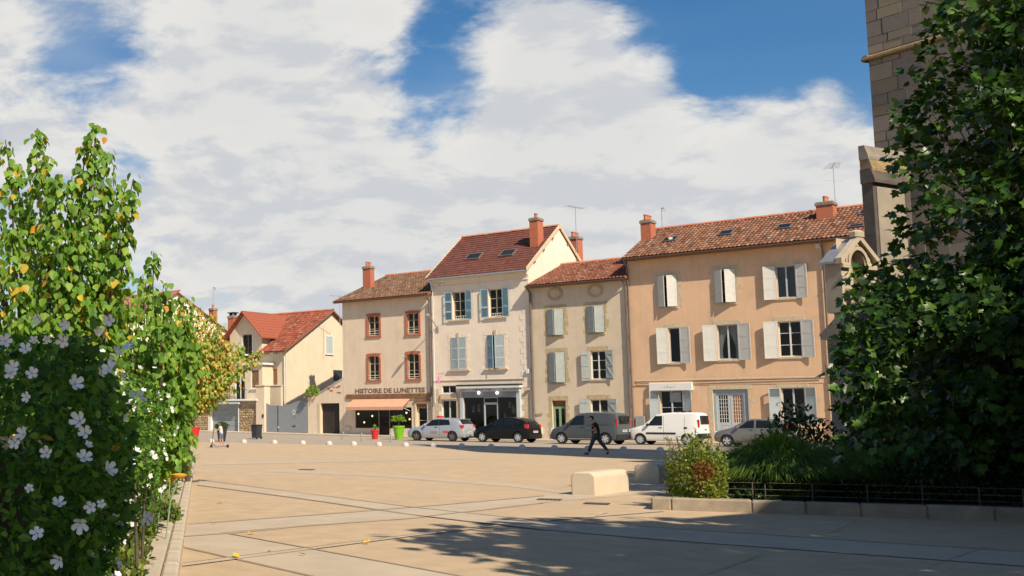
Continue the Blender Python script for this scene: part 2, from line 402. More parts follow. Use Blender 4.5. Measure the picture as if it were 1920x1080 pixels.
for up, wd in (([(352, 982), (570, 966), (770, 951), (1020, 929)], .7), ([(346, 1005), (430, 999), (570, 985), (770, 971), (1020, 942)], .8), ([(430, 1000), (870, 1080)], 1.2), ([(345, 1025), (590, 1080)], 1.2),
               ([(1300, 1084), (1423, 1041)], 1.3), ([(1545, 1004), (1606, 975)], 1.0), ([(1740, 1062), (1850, 1024)], 1.1), ([(343, 1055), (780, 1000.5), (1020, 973.5)], .5), ([(372, 899), (770, 950), (1020, 976), (1245, 989), (1920, 1034)], .6),
               ([(370, 909), (570, 935), (770, 964), (1020, 993)], .6), ([(1070, 984), (1140, 960)], .8)):
    strip('joint', 'joint', [(x, y-wd/2) for x, y in up], [(x, y+wd/2) for x, y in up], .0155)
for px, py in ((1030, 937.5), (1119, 945), (575, 881)):
    P = onz(px, py); d = empty('drain_cover', (P.x, P.y, .004), ROTZ+.3, {1030: 'small dark drain cover in the pale band left of the stone block', 1119: 'dark drain cover on the square before the sunlit stone block', 575: 'small dark drain cover far out on the open square'}[px], 'drain cover', 'drain covers in the square')
    MB().bbox(-.22, .22, -.16, .16, 0, .012, .005).build('cover_frame', 'black_metal', d)
    for k in range(5): MB().box(-.17+k*.075, -.13+k*.075, -.12, .12, .010, .018).build('slot_bar', 'gutter', d)

# ------------------------------------------------------------------ house parts
class House:
    def __init__(s, name, label, cat, xl, xr, zb=None):
        s.xl, s.xr = xl, xr; s.zb = elev_wall((xl+xr)/2)-.12 if zb is None else zb
        s.off = (xl, 0, s.zb); s.e = empty(name, w(xl, 0, s.zb), ROTZ, label, cat); s.holes = []
    def b(s, mb, name, mat, parent=None, smooth=False):
        o = mb.build(name, mat, parent or s.e, smooth, s.off); return o
    def wall(s, ztop, depth, mat, reveal=.26, gable=None, y=0.0):
        m = MB(); xs = sorted({s.xl, s.xr}|{v for h in s.holes for v in h[:2]}); zs = sorted({s.zb, ztop}|{max(s.zb, v) for h in s.holes for v in h[2:4]})
        for i in range(len(xs)-1):
            for j in range(len(zs)-1):
                cx, cz = (xs[i]+xs[i+1])/2, (zs[j]+zs[j+1])/2
                if any(h[0] < cx < h[1] and h[2] < cz < h[3] for h in s.holes): continue
                m.quad((xs[i], y, zs[j]), (xs[i+1], y, zs[j]), (xs[i+1], y, zs[j+1]), (xs[i], y, zs[j+1]))
        for a, b, c, d in [h[:4] for h in s.holes]:
            c = max(c, s.zb); r = reveal
            m.quad((a, y, c), (a, y, d), (a, y+r, d), (a, y+r, c)); m.quad((b, y, d), (b, y, c), (b, y+r, c), (b, y+r, d))
            m.quad((a, y, d), (b, y, d), (b, y+r, d), (a, y+r, d)); m.quad((b, y, c), (a, y, c), (a, y+r, c), (b, y+r, c))
        s.b(m, 'wall', mat).data.update()
        n = MB(); D = y+depth
        n.quad((s.xl, y, s.zb), (s.xl, D, s.zb), (s.xl, D, ztop), (s.xl, y, ztop)); n.quad((s.xr, D, s.zb), (s.xr, y, s.zb), (s.xr, y, ztop), (s.xr, D, ztop))
        n.quad((s.xr, D, s.zb), (s.xl, D, s.zb), (s.xl, D, ztop), (s.xr, D, ztop))
        if gable:                                   # (y ridge, z ridge)
            for x in (s.xl, s.xr): n.add([(x, y, ztop), (x, D, ztop), (x, gable[0], gable[1])], ((0, 1, 2),))
        s.b(n, 'side_wall', mat)
def tile_roof(H, x0, x1, ye, ze, yr, zr, pitch=.24, row=.42, barrel=.05, pal=((.40, .15, .085), (.46, .19, .11), (.33, .12, .07), (.44, .22, .14)), dark=.25, name='roof', jit=(.8, 1.15), pale=.95):
    """sloping roof plane from the eave (ye, ze) up to the ridge (yr, zr): boarding, then every tile as its own raised piece"""
    th = .10; L = math.hypot(yr-ye, zr-ze); sy, sz = (yr-ye)/L, (zr-ze)/L; ny, nz = -sz, sy
    m = MB()
    P = lambda x, s_, h: (x, ye+sy*s_+ny*h, ze+sz*s_+nz*h)
    m.add([P(x, s_, h) for h in (-th, 0) for s_ in (0, L) for x in (x0, x1)], ((0, 1, 3, 2), (4, 6, 7, 5), (0, 4, 5, 1), (2, 3, 7, 6), (0, 2, 6, 4), (1, 5, 7, 3)))
    o = H.b(m, name, 'roof_under')
    nc = max(1, round((x1-x0)/pitch)); nr = max(1, round(L/row)); n = 6
    V, Fs, C = [], [], []; pw, rl = (x1-x0)/nc, L/nr
    f = np.linspace(0, 1, n+1); prof = barrel*(.5-.5*np.cos(2*PI*f)) if barrel > .02 else barrel*np.array([0, 1, 1, .8, .8, 1, 0][:n+1])
    for r in range(nr):
        for c in range(nc):
            b = len(V)*1; dx = random.uniform(-.008, .008); lift = random.uniform(.0, .014)
            base = len(V)
            for (s_, h) in ((r*rl-.04, .034+lift), ((r+1)*rl, .008)):
                for k in range(n+1):
                    V.append(P(x0+(c+f[k])*pw+dx, s_, h+prof[k]))
            for k in range(n): Fs += [base+k, base+k+1, base+n+1+k+1, base+n+1+k]
            q = random.random(); col = np.array(random.choice(pal))*random.uniform(*jit)
            if q < dark: col = col*random.uniform(.55, .8)
            elif q > pale: col = col*.6+np.array((.30, .24, .17))*.5
            C += [col]*(2*(n+1))
    V = np.array(V)-np.array(H.off)
    t = np_mesh('roof_tiles', V, Fs, 4, 'tiles', o, np.array(C)); t['kind'] = 'stuff'
    # ridge tiles
    k = 0; x = x0
    rm = bpy.data.meshes.get('ridge_tile_mesh')
    if rm is None:
        q = MB(); 
        for i in range(6):
            a0, a1 = PI*i/6, PI*(i+1)/6
            for (xx0, xx1, rr0, rr1) in ((0, .5, .135, .12),):
                q.quad((xx0, -rr0*math.cos(a0), rr0*math.sin(a0)), (xx1, -rr1*math.cos(a0), rr1*math.sin(a0)), (xx1, -rr1*math.cos(a1), rr1*math.sin(a1)), (xx0, -rr0*math.cos(a1), rr0*math.sin(a1)))
        rm = bpy.data.meshes.new('ridge_tile_mesh'); rm.from_pydata(q.v, [], q.f); rm.update(); rm.materials.append(M['terracotta'])
    while x < x1-.2:
        rt = bpy.data.objects.new('ridge_tile', rm); COL.objects.link(rt); rt.parent = o
        rt.location = (x-H.off[0], yr, zr-H.off[2]+.02+random.uniform(-.01, .01)); x += .46
    return o, P, L
def back_roof(H, x0, x1, yr, zr, yb, zb):
    m = MB(); m.add([(x0, yr, zr), (x1, yr, zr), (x1, yb, zb), (x0, yb, zb), (x0, yr, zr-.1), (x1, yr, zr-.1), (x1, yb, zb-.1), (x0, yb, zb-.1)], ((0, 1, 2, 3), (7, 6, 5, 4), (0, 3, 7, 4), (1, 5, 6, 2), (2, 6, 7, 3)))
    return H.b(m, 'rear_roof', 'roof_under')
def chimney(H, parent, x, y, zb, zt, wx, wy, pots=2, mat='brick_red'):
    m = MB(); m.box(x-wx/2, x+wx/2, y-wy/2, y+wy/2, zb, zt-.22); c = H.b(m, 'chimney', mat, parent)
    m = MB(); m.bbox(x-wx/2-.06, x+wx/2+.06, y-wy/2-.06, y+wy/2+.06, zt-.22, zt-.06, .02); m.bbox(x-wx/2-.01, x+wx/2+.01, y-wy/2-.01, y+wy/2+.01, zt-.06, zt, .02); H.b(MB().box(x-wx/2-.05, x+wx/2+.05, y-wy/2-.05, y+wy/2+.05, zb+.2, zb+.3), 'chimney_flashing', 'zinc', c)
    H.b(m, 'chimney_cap', 'church_stone', c)
    for i in range(pots):
        yy = y+(i-(pots-1)/2)*.33; q = MB(); q.lathe([(.12, zt-.01), (.11, zt+.25), (.135, zt+.27), (.135, zt+.33), (.09, zt+.34)], 10, (x, yy, 0)); H.b(q, 'chimney_pot', 'terracotta', c, True)
    return c
def skylight(H, parent, P, x0, x1, s0, s1):
    m = MB(); h = .09
    def q(xa, xb, sa, sb, ha, hb):
        m.add([P(x, s_, hh) for hh in (ha, hb) for s_ in (sa, sb) for x in (xa, xb)], ((0, 1, 3, 2), (4, 6, 7, 5), (0, 4, 5, 1), (2, 3, 7, 6), (0, 2, 6, 4), (1, 5, 7, 3)))
    f = .07
    q(x0, x1, s0, s0+f, 0, .15); q(x0, x1, s1-f, s1, 0, .15); q(x0, x0+f, s0+f, s1-f, 0, .149); q(x1-f, x1, s0+f, s1-f, 0, .149)
    k = H.b(m, 'skylight', 'gutter', parent)
    g = MB().quad(P(x0+f, s0+f, .135), P(x1-f, s0+f, .135), P(x1-f, s1-f, .135), P(x0+f, s1-f, .135)); H.b(g, 'pane', 'car_glass', k)
def gutter(H, x0, x1, y, z, r=.075, mat='gutter'):
    m = MB(); pts = [(r*math.cos(a), r*math.sin(a)) for a in [PI+PI*i/6 for i in range(7)]]
    pts = pts+[(p[0]*.8, p[1]*.8) for p in reversed(pts)]
    m.prism([(y+a, z+b) for a, b in pts], 'x', x0, x1); return H.b(m, 'gutter', mat)
def downpipe(H, pts, r=.055, mat='gutter'):
    m = MB(); m.tube(pts, r, 8); o = H.b(m, 'downpipe', mat, None, True)
    p0, p1 = Vector(pts[-2]), Vector(pts[-1])
    for k in range(1, 5):
        c = p0.lerp(p1, k/5); H.b(MB().lathe([(r+.014, -.03), (r+.014, .03)], 10, c), 'pipe_bracket', mat, o)
    return o
def casement(H, r, y=0.0, rec=.20, fr='frame_white', bars=2, mull=True, fw=.055, pane=True, rail=None, open_leaf=False, curtain=None):
    a, b, c, d = r; yy = y+rec; m = MB()
    m.box(a, a+fw, yy-.05, yy+.02, c, d); m.box(b-fw, b, yy-.05, yy+.02, c, d); m.box(a+fw, b-fw, yy-.05, yy+.02, d-fw, d); m.box(a+fw, b-fw, yy-.05, yy+.02, c, c+fw)
    xm = (a+b)/2
    if mull: m.box(xm-fw*.7, xm+fw*.7, yy-.055, yy+.018, c+fw, d-fw)
    for k in range(bars):
        z = c+(d-c)*(k+1)/(bars+1)
        if mull: m.box(a+fw, xm-fw*.7, yy-.03, yy+.01, z-.016, z+.016); m.box(xm+fw*.7, b-fw, yy-.03, yy+.01, z-.016, z+.016)
        else: m.box(a+fw, b-fw, yy-.03, yy+.01, z-.016, z+.016)
    o = H.b(m, 'window', fr)
    if pane:
        for (p, q) in (((a+fw, xm-.03), (xm+.03, b-fw)) if mull else ((a+fw, b-fw),)):
            H.b(MB().quad((p, yy-.012, c+fw), (q, yy-.012, c+fw), (q, yy-.012, d-fw), (p, yy-.012, d-fw)), 'pane', 'window_glass', o)
    if curtain == 'lace':
        q = MB()
        for sgn, xe in ((1, a+fw), (-1, b-fw)):
            pts = []
            for k in range(9):
                t = k/8; z = d-fw-(d-c-2*fw)*t; wd = (b-a)*(.46-.34*math.sin(t*PI*.62)**1.5)
                pts.append((xe, z, xe+sgn*wd, t))
            for k in range(8):
                (x0, z0, x1, t0), (_, z1, x2, t1) = pts[k], pts[k+1]
                q.quad((x0, yy+.07, z0), (x1, yy+.05, z0), (x2, yy+.05, z1), (x0, yy+.07, z1))
        H.b(q, 'curtain', 'curtain', o)
    elif curtain == 'half':
        q = MB(); n = 14; zt = c+(d-c)*.58
        for k in range(n):
            x0, x1 = a+fw+(b-a-2*fw)*k/n, a+fw+(b-a-2*fw)*(k+1)/n
            q.quad((x0, yy+.05+.02*(k % 2), c+fw), (x1, yy+.05+.02*((k+1) % 2), c+fw), (x1, yy+.05+.02*((k+1) % 2), zt+.03*math.sin(k)), (x0, yy+.05+.02*(k % 2), zt))
        H.b(q, 'curtain', 'curtain', o)
    elif curtain == 'full':
        H.b(MB().quad((a+fw, yy+.06, c+fw), (b-fw, yy+.06, c+fw), (b-fw, yy+.06, d-fw), (a+fw, yy+.06, d-fw)), 'curtain', 'screen', o)
    if open_leaf:                                  # inward-opened casement seen edge-on
        q = MB(); q.box(a+fw, a+fw+.045, yy+.02, yy+.42, c+fw, d-fw); H.b(q, 'casement_leaf', fr, o)
    if rail:
        q = MB()
        for z in rail: q.tube([(a-.05, y-.03, z), (b+.05, y-.03, z)], .018, 6)
        H.b(q, 'window_rail', 'frame_white', o)
    return o
def sill(H, a, b, z, y=0.0, out=.12, h=.09, mat='stone_trim'):
    return H.b(MB().bbox(a, b, y-out, y+.05, z-h, z, .015), 'sill', mat)
def shutter(H, hinge, z0, z1, wd, side, ang, mat, style='louver', y=0.0):
    """side 'L': hinged on the left jamb; ang 0 = closed, 180 = folded back on the wall"""
    m = MB(); h = z1-z0; sg = 1 if side == 'L' else -1
    def bx(u0, u1, t0, t1, a, b): m.box(min(sg*u0, sg*u1), max(sg*u0, sg*u1), t0, t1, a, b)
    if style == 'louver':
        f = .055; secs = [(0, .36), (.36, 1.0)]
        if h > 2: secs = [(0, .30), (.30, .65), (.65, 1)]
        bx(0, f, -.02, .02, 0, h); bx(wd-f, wd, -.02, .02, 0, h)
        for a, b in secs:
            bx(f, wd-f, -.02, .02, a*h, a*h+f); bx(f, wd-f, -.02, .02, b*h-f, b*h)
            n = max(3, int((b-a)*h/.075)); z = a*h+f; st = ((b-a)*h-2*f)/n
            for k in range(n):
                x0, x1 = sg*f, sg*(wd-f)
                m.quad((x0, -.018, z+k*st), (x1, -.018, z+k*st), (x1, .016, z+(k+1)*st), (x0, .016, z+(k+1)*st))
    elif style == 'panel':
        bx(0, wd, -.014, .014, 0, h); f = .07
        for a, b in ((0, f), (h*.33-f/2, h*.33+f/2), (h*.66-f/2, h*.66+f/2), (h-f, h)): bx(f, wd-f, -.022, .022, a, b)
        bx(0, f, -.024, .024, 0, h); bx(wd-f, wd, -.024, .024, 0, h)
    elif style == 'vent':
        bx(0, wd, -.014, .014, 0, h*.72); f = .06; bx(0, f, -.024, .024, 0, h); bx(wd-f, wd, -.024, .024, 0, h); bx(f, wd-f, -.022, .022, h-f, h); bx(f, wd-f, -.022, .022, h*.72, h*.72+f)
        n = 9; z = h*.72+f; s_ = (h-f-z)/n
        for k in range(n): m.quad((sg*f, -.016, z+k*s_), (sg*(wd-f), -.016, z+k*s_), (sg*(wd-f), .012, z+(k+1)*s_), (sg*f, .012, z+(k+1)*s_))
    else:                                          # planks with Z brace
        n = 4
        for k in range(n): bx(wd*k/n+.003, wd*(k+1)/n-.003, -.013, .013, 0, h)
        for sd_ in (-1, 1):
            t0, t1 = (.013, .035) if sd_ > 0 else (-.035, -.013)
            for a, b in ((h*.08, h*.08+.09), (h*.48, h*.48+.09), (h*.86, h*.86+.09)): bx(.02, wd-.02, t0, t1, a, b)
            for (a, b) in ((h*.08+.09, h*.48), (h*.48+.09, h*.86)):
                q = [(sg*.03, b), (sg*.13, b), (sg*(wd-.03), a), (sg*(wd-.13), a)]
                m.prism(q, 'y', t0, t1)
    o = m.build('shutter', mat, H.e)
    o.location = (hinge-H.off[0], y-.045-H.off[1], z0-H.off[2]); o.rotation_euler = (0, 0, -sg*rad(ang))
    return o
def text(H, s, x0, x1, z0, z1, y, mat, name='lettering', parent=None, ext=.012):
    cu = bpy.data.curves.new('txt', 'FONT'); cu.body = s; cu.extrude = ext; cu.offset = .028; cu.resolution_u = 2
    t = bpy.data.objects.new('txt', cu); COL.objects.link(t); bpy.context.view_layer.update()
    me = bpy.data.meshes.new_from_object(t.evaluated_get(bpy.context.evaluated_depsgraph_get())); bpy.data.objects.remove(t)
    co = np.empty(len(me.vertices)*3, np.float32); me.vertices.foreach_get('co', co); co = co.reshape(-1, 3)
    mn, mx = co.min(0), co.max(0); q = np.empty_like(co)
    q[:, 0] = x0+(co[:, 0]-mn[0])/(mx[0]-mn[0])*(x1-x0)-H.off[0]; q[:, 2] = z0+(co[:, 1]-mn[1])/(mx[1]-mn[1])*(z1-z0)-H.off[2]; q[:, 1] = y-co[:, 2]-H.off[1]
    me.vertices.foreach_set('co', q.ravel()); me.materials.clear(); me.update()
    return link(name, me, mat, parent or H.e)
def scribble(H, x0, x1, z0, z1, y, mat, seed, parent=None):
    """letter marks too small to read"""
    r = random.Random(seed); m = MB(); x = x0
    while x < x1:
        ww = r.uniform(.04, .09); hh = r.uniform(.5, 1)*(z1-z0)
        m.box(x, x+.022, y-.008, y, z0, z0+hh); m.box(x+.022, min(x+ww, x1), y-.007, y, z0+hh*r.choice((0, .45, .8)), z0+hh*r.choice((.15, .6, .95))+.012)
        x += ww+r.choice((.025, .025, .03, .11))
    o = m.build('lettering', mat, parent or H.e, off=H.off); o['kind'] = 'stuff'; return o
def antenna(P, h, label, arms=7, rz=0.0, small=False):
    a = empty('antenna', P, rz, label, 'antenna')
    MB().tube([(0, 0, 0), (0, 0, h)], .022, 6).build('mast', 'grey_metal', a)
    if small: MB().tube([(0, 0, h), (.15, 0, h+.02)], .05, 6).build('receiver', 'grey_metal', a); MB().box(.05, .30, -.01, .01, h-.25, h+.02).build('reflector', 'grey_metal', a); return a
    MB().tube([(-.9, 0, h-.05), (.9, 0, h-.05)], .014, 5).build('boom', 'grey_metal', a)
    for i in range(arms):
        x = -.85+1.7*i/(arms-1); MB().tube([(x, -.28-.02*i, h-.05), (x, .28+.02*i, h-.05)], .01, 5).build('antenna_rod', 'grey_metal', a)
    return a
# ------------------------------------------------------------------ house with the optician's shop
PX1, PX2, PX3, PX4 = 644, 811, 996, 1182
X1 = fp(PX1, 760)[0]; X2 = fp(PX2, 690)[0]; X3 = fp(PX3, 690)[0]; X4 = fp(PX4, 640)[0]; X5 = fp(1690, 600)[0]
h1 = House('town_house', 'tan three-storey house with brick red window surrounds and brown lettering', 'house', X1, X2)
ze1 = fp(716, 559)[1]
wins = [(690, 592, 711, 629), (763, 587, 785, 626), (691, 667, 711, 712), (764, 663, 786, 710)]
R1 = [rect(*q) for q in wins]
sh = rect(666, 764, 772, 803); shd = rect(710, 764, 730, 818); dr = rect(781, 757, 802, 818)
dr = (dr[0], dr[1], h1.zb, dr[3]); shd = (shd[0], shd[1], h1.zb, sh[3]); shl = (sh[0], shd[0], sh[2], sh[3]); shr = (shd[1], sh[1], sh[2], sh[3])
h1.holes = R1+[shl, shd, shr, dr]
yr1, zr1 = fpx(723, 518, X1-.5); h1.wall(ze1-.05, yr1*2, 'wall_tan', gable=(yr1, zr1-.12))
def arch_surround(H, r, pad=.16, mat='surround_red', out=.05):
    a, b, c, d = r; n = 8; m = MB(); xm = (a+b)/2; rise = .12
    top = [(a+(b-a)*k/n, d-rise+rise*math.sin(PI*k/n)) for k in range(n+1)]
    m.box(a-pad, a, -out, .2, c-.02, d-rise); m.box(b, b+pad, -out, .2, c-.02, d-rise); m.box(a-pad-.03, b+pad+.03, -out-.03, .2, c-.16, c-.02)
    for k in range(n):
        (x0, z0), (x1, z1) = top[k], top[k+1]; o = .15
        X0 = a-pad+(b-a+2*pad)*k/n; X1_ = a-pad+(b-a+2*pad)*(k+1)/n; Z0 = d+.14+.05*math.sin(PI*k/n); Z1 = d+.14+.05*math.sin(PI*(k+1)/n)
        if k == 0: Z0 = d-rise+.25
        if k == n-1: Z1 = d-rise+.25
        vs = [(x0, -out, z0), (x1, -out, z1), (X1_, -out, Z1), (X0, -out, Z0), (x0, .2, z0), (x1, .2, z1), (X1_, .2, Z1), (X0, .2, Z0)]
        m.add(vs, ((0, 1, 2, 3), (7, 6, 5, 4), (0, 4, 5, 1), (2, 6, 7, 3), (0, 3, 7, 4), (1, 5, 6, 2)))
    return H.b(m, 'window_surround', mat)
for i, r in enumerate(R1):
    arch_surround(h1, r); casement(h1, r, rec=.2, fr='frame_cream', bars=2, rail=(r[2]+.14, r[2]+.32), open_leaf=True)
casement(h1, shl, rec=.14, fr='anthracite', bars=0, mull=False, fw=.07); casement(h1, shr, rec=.14, fr='anthracite', bars=0, mull=False, fw=.07); casement(h1, shd, rec=.16, fr='anthracite', bars=1, mull=False, fw=.09)
d_ = casement(h1, dr, rec=.24, fr='frame_cream', bars=1, mull=False, fw=.10)
bm = rect(650, 738.5, 808, 747); h1.b(MB().box(bm[0], bm[1]-.02, -.09, .0, bm[2], bm[3]), 'beam', 'wood_beam')
tx = rect(666, 727.5, 797, 736.5); text(h1, 'HISTOIRE DE LUNETTES', tx[0], tx[1], tx[2], tx[3], -.004, 'lettering')
aw = rect(664, 747, 770, 747); za = aw[2]; zl = fp(714, 762)[1]
m = MB(); yo = -1.0
A0, A1 = aw[0]-.05, aw[1]; zo = za-.62
m.add([(A0, 0, za), (A1, 0, za), (A1, yo, zo), (A0, yo, zo), (A0, 0, za-.02), (A1, 0, za-.02), (A1, yo, zo-.02), (A0, yo, zo-.02)], ((0, 1, 2, 3), (7, 6, 5, 4), (0, 4, 5, 1), (2, 6, 7, 3), (0, 3, 7, 4), (1, 5, 6, 2)))
awn = h1.b(m, 'awning', 'awning'); h1.b(MB().box(A0, A1, yo-.012, yo-.0, zo-.24, zo-.021), 'valance', 'awning', awn)
for x in (A0+.15, A1-.1): h1.b(MB().tube([(x, 0, zo-.3), (x, yo+.03, zo-.05)], .02, 6), 'awning_arm', 'white_paint', awn)
dl = rect(778, 749.5, 806, 752.5); h1.b(MB().bbox(dl[0], dl[1], -.12, .0, dl[2]-.02, dl[3]+.05, .02), 'door_hood', 'wood_beam')
h1.b(MB().box(dr[0]-.12, dr[0], -.05, .1, dr[2], dr[3]+.05), 'door_jamb', 'wall_cream'); h1.b(MB().box(dr[1], dr[1]+.12, -.05, .1, dr[2], dr[3]+.05), 'door_jamb', 'wall_cream')
h1.b(MB().box(dr[0], dr[1], .05, .12, dr[3]-.32, dr[3]-.01), 'transom_panel', 'wood_beam')
sb = rect(647, 800, 658, 806); h1.b(MB().bbox(sb[0], sb[1], -.12, 0, sb[2], sb[3], .02), 'meter_box', 'wall_cream')
for px, py in ((672, 776), (698, 780), (762, 774), (768, 786), (683, 792)):
    x, z = fp(px, py, .7); b_ = MB().lathe([(.02, -.07), (.06, -.03), (.06, .03), (.02, .07)], 8, (x, .7, z)); bo = h1.b(b_, 'pendant_bulb', 'bulb', None, True); h1.b(MB().tube([(x, .7, z+.06), (x, .7, sh[3]+.2)], .008, 4), 'cord', 'dark', bo)
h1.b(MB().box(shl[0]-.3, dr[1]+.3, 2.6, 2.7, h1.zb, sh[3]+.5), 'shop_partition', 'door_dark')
r1, P, L = tile_roof(h1, X1-.5, X2+.1, -.55, ze1-.03, yr1, zr1, row=.40, pal=((.229, .122, .070), (.252, .133, .078), (.215, .115, .067), (.237, .141, .085)), dark=.2); back_roof(h1, X1-.5, X2+.1, yr1, zr1, yr1*2+.4, ze1)
h1.b(MB().box(X1-.45, X2, -.5, -.42, ze1-.17, ze1-.05), 'fascia', 'gutter')
cy_, cz_ = yr1*.45, 0; cx_ = fp(691, 520, cy_)[0]; zt_ = fp(691, 499, cy_)[1]
chimney(h1, r1, cx_, cy_, ze1+.6, zt_, .72, .55, 2)
downpipe(h1, [(X2-.03, -.55, ze1-.2), (X2-.08, -.12, ze1-.5), (X2-.08, -.12, h1.zb+.1)], .075, 'gutter')
# ------------------------------------------------------------------ white house with the blue shutters
h2 = House('town_house', 'pale plaster three-storey house with sky blue shutters and dark red tiled roof', 'house', X2, X3)
ze2 = fp(900, 515)[1]
U1 = rect(848, 547, 873, 599); U2 = rect(916, 541.5, 942, 594); L1 = rect(847, 633, 874, 692.5); L2 = rect(915, 628, 945, 690)
tr_ = rect(829, 723, 855, 737); dd = rect(829, 750, 856, 818); dd = (dd[0], dd[1], h2.zb, dd[3]); so = rect(871, 745, 971, 818); so = (so[0], so[1], h2.zb, so[3])
h2.holes = [U1, U2, L1, L2, tr_, dd, so]
yr2, zr2 = fpx(1047, 424, X3); yb2 = fpx(1090, 487, X3)
h2.wall(ze2-.02, yr2*2, 'wall_white', gable=(yr2, zr2-.1))
for r, ol in ((U1, True), (U2, False)):
    casement(h2, r, rec=.24, fr='frame_cream', bars=2, open_leaf=ol, mull=True, rail=None)
    a = MB()
    for k in range(7): a.tube([(r[0]+(r[1]-r[0])*k/6, -.05, r[2]+.03), (r[0]+(r[1]-r[0])*k/6, -.05, r[2]+.22)], .012, 5)
    a.tube([(r[0]-.02, -.05, r[2]+.22), (r[1]+.02, -.05, r[2]+.22)], .018, 6); a.tube([(r[0]-.02, -.05, r[2]+.05), (r[1]+.02, -.05, r[2]+.05)], .014, 6); h2.b(a, 'window_rail', 'white_paint')
    sill(h2, r[0]-.28, r[1]+.28, r[2]-.01)
    wd = (r[1]-r[0])*.52
    shutter(h2, r[0], r[2]-.03, r[3]+.03, wd, 'L', 172, 'shutter_blue'); shutter(h2, r[1], r[2]-.03, r[3]+.03, wd, 'R', 170, 'shutter_blue')
for r, aj in ((L1, (6, 4)), (L2, (26, 14))):
    wd = (r[1]-r[0])/2; shutter(h2, r[0], r[2], r[3], wd, 'L', aj[0], 'shutter_pale' if aj[0] < 9 else 'shutter_blue'); shutter(h2, r[1], r[2], r[3], wd, 'R', aj[1], 'shutter_pale')
    casement(h2, r, rec=.24, fr='frame_cream'); sill(h2, r[0]-.3, r[1]+.3, r[2]-.02, out=.14, h=.1)
    h2.b(MB().prism([((r[0]+r[1])/2-.08, r[3]+.02), ((r[0]+r[1])/2+.08, r[3]+.02), ((r[0]+r[1])/2+.12, r[3]+.34), ((r[0]+r[1])/2-.12, r[3]+.34)], 'y', -.06, 0), 'keystone', 'stone_trim')
    for sgn, xe in ((-1, r[0]), (1, r[1])):          # toothed stone jambs
        for k in range(8):
            ln = .30 if k % 2 else .20; z0 = r[2]+(r[3]-r[2])*k/8; z1 = r[2]+(r[3]-r[2])*(k+1)/8-.012
            xa, xb = sorted((xe+sgn*.012, xe+sgn*ln)); h2.b(MB().bbox(xa, xb, -.016, .0, z0, z1, .006), 'jamb_stone', 'wall_white')
    for k in range(6):
        xa = r[0]-.28+(r[1]-r[0]+.56)*k/6
        if k in (2, 3): continue
        h2.b(MB().bbox(xa, xa+(r[1]-r[0]+.56)/6-.012, -.016, 0, r[3]+.02, r[3]+.26, .006), 'lintel_stone', 'wall_white')
zq0, zq1 = fp(985, 800)[1], fp(985, 570)[1]; nq = 24
for k in range(nq):
    z0 = h2.zb+.1+(zq1-h2.zb)*k/nq; z1 = z0+(zq1-h2.zb)/nq-.015; ln = .58 if k % 2 else .38
    h2.b(MB().bbox(X3-.16-ln, X3-.16, -.018, 0, z0, z1, .006), 'quoin_stone', 'stone_trim' if k < 9 else 'wall_white')
    if k < 9: h2.b(MB().bbox(X2+.12, X2+.12+ln, -.018, 0, z0, z1, .006), 'quoin_stone', 'stone_trim')
# cornice and gutter
for k, (zz0, zz1, out) in enumerate(((ze2-.62, ze2-.54, .05), (ze2-.30, ze2-.20, .14), (ze2-.20, ze2-.06, .28))):
    h2.b(MB().bbox(X2+.02, X3-.02, -out, -.001, zz0, zz1-.003, .015), 'cornice', 'wall_white')
h2.b(MB().box(X2-.02, X3+.02, -.46, -.29, ze2-.10, ze2+.02), 'gutter', 'grey_metal')
r2, P, L = tile_roof(h2, X2-.12, X3+.1, -.42, ze2+.03, yr2, zr2, pitch=.30, row=.34, barrel=.018, pal=((.163, .056, .041), (.185, .063, .044), (.148, .052, .037)), dark=.0, jit=(.88, 1.08), pale=2); back_roof(h2, X2-.12, X3+.1, yr2, zr2, yr2*2+.35, ze2)
def on_slope(H, px, py, ye, ze, yr, zr):         # pixel -> (x, s) on a roof plane
    L_ = math.hypot(yr-ye, zr-ze); n = EI*(-(zr-ze)/L_)+Vector((0, 0, (yr-ye)/L_)); p0 = w(0, ye, ze); d = ray(px, py); t = (p0-CAMP).dot(n)/d.dot(n); Q = CAMP+d*t
    x, y, z = loc(Q); return x, math.hypot(y-ye, z-ze)
def sky_px(H, ro, P, prm, a, b, c, d):
    xa, s0 = on_slope(H, *a, *prm); xb, _ = on_slope(H, *b, *prm); xc, s1 = on_slope(H, *c, *prm)
    skylight(H, ro, P, xa, xb, s0, s1)
prm2 = (-.42, ze2+.03, yr2, zr2)
sky_px(h2, r2, P, prm2, (871, 490), (897, 488.5), (904, 476.5), None); sky_px(h2, r2, P, prm2, (935, 483.5), (961, 481.5), (968, 469.5), None)
for x, ang in ((X3+.1, 0), (X2-.12, 0)):         # verge boards
    m = MB(); s_ = .12
    for (ya, za, yb_, zb_) in ((-.42, ze2+.06, yr2, zr2+.06), (yr2, zr2+.06, yr2*2+.35, ze2+.03)):
        m.add([(x-.03, ya, za-.2), (x+.03, ya, za-.2), (x+.03, yb_, zb_-.2), (x-.03, yb_, zb_-.2), (x-.03, ya, za+s_-.03), (x+.03, ya, za+s_-.03), (x+.03, yb_, zb_+s_-.03), (x-.03, yb_, zb_+s_-.03)], ((0, 3, 2, 1), (4, 5, 6, 7), (0, 1, 5, 4), (2, 3, 7, 6), (0, 4, 7, 3), (1, 2, 6, 5)))
    h2.b(m, 'verge_board', 'stone_trim')
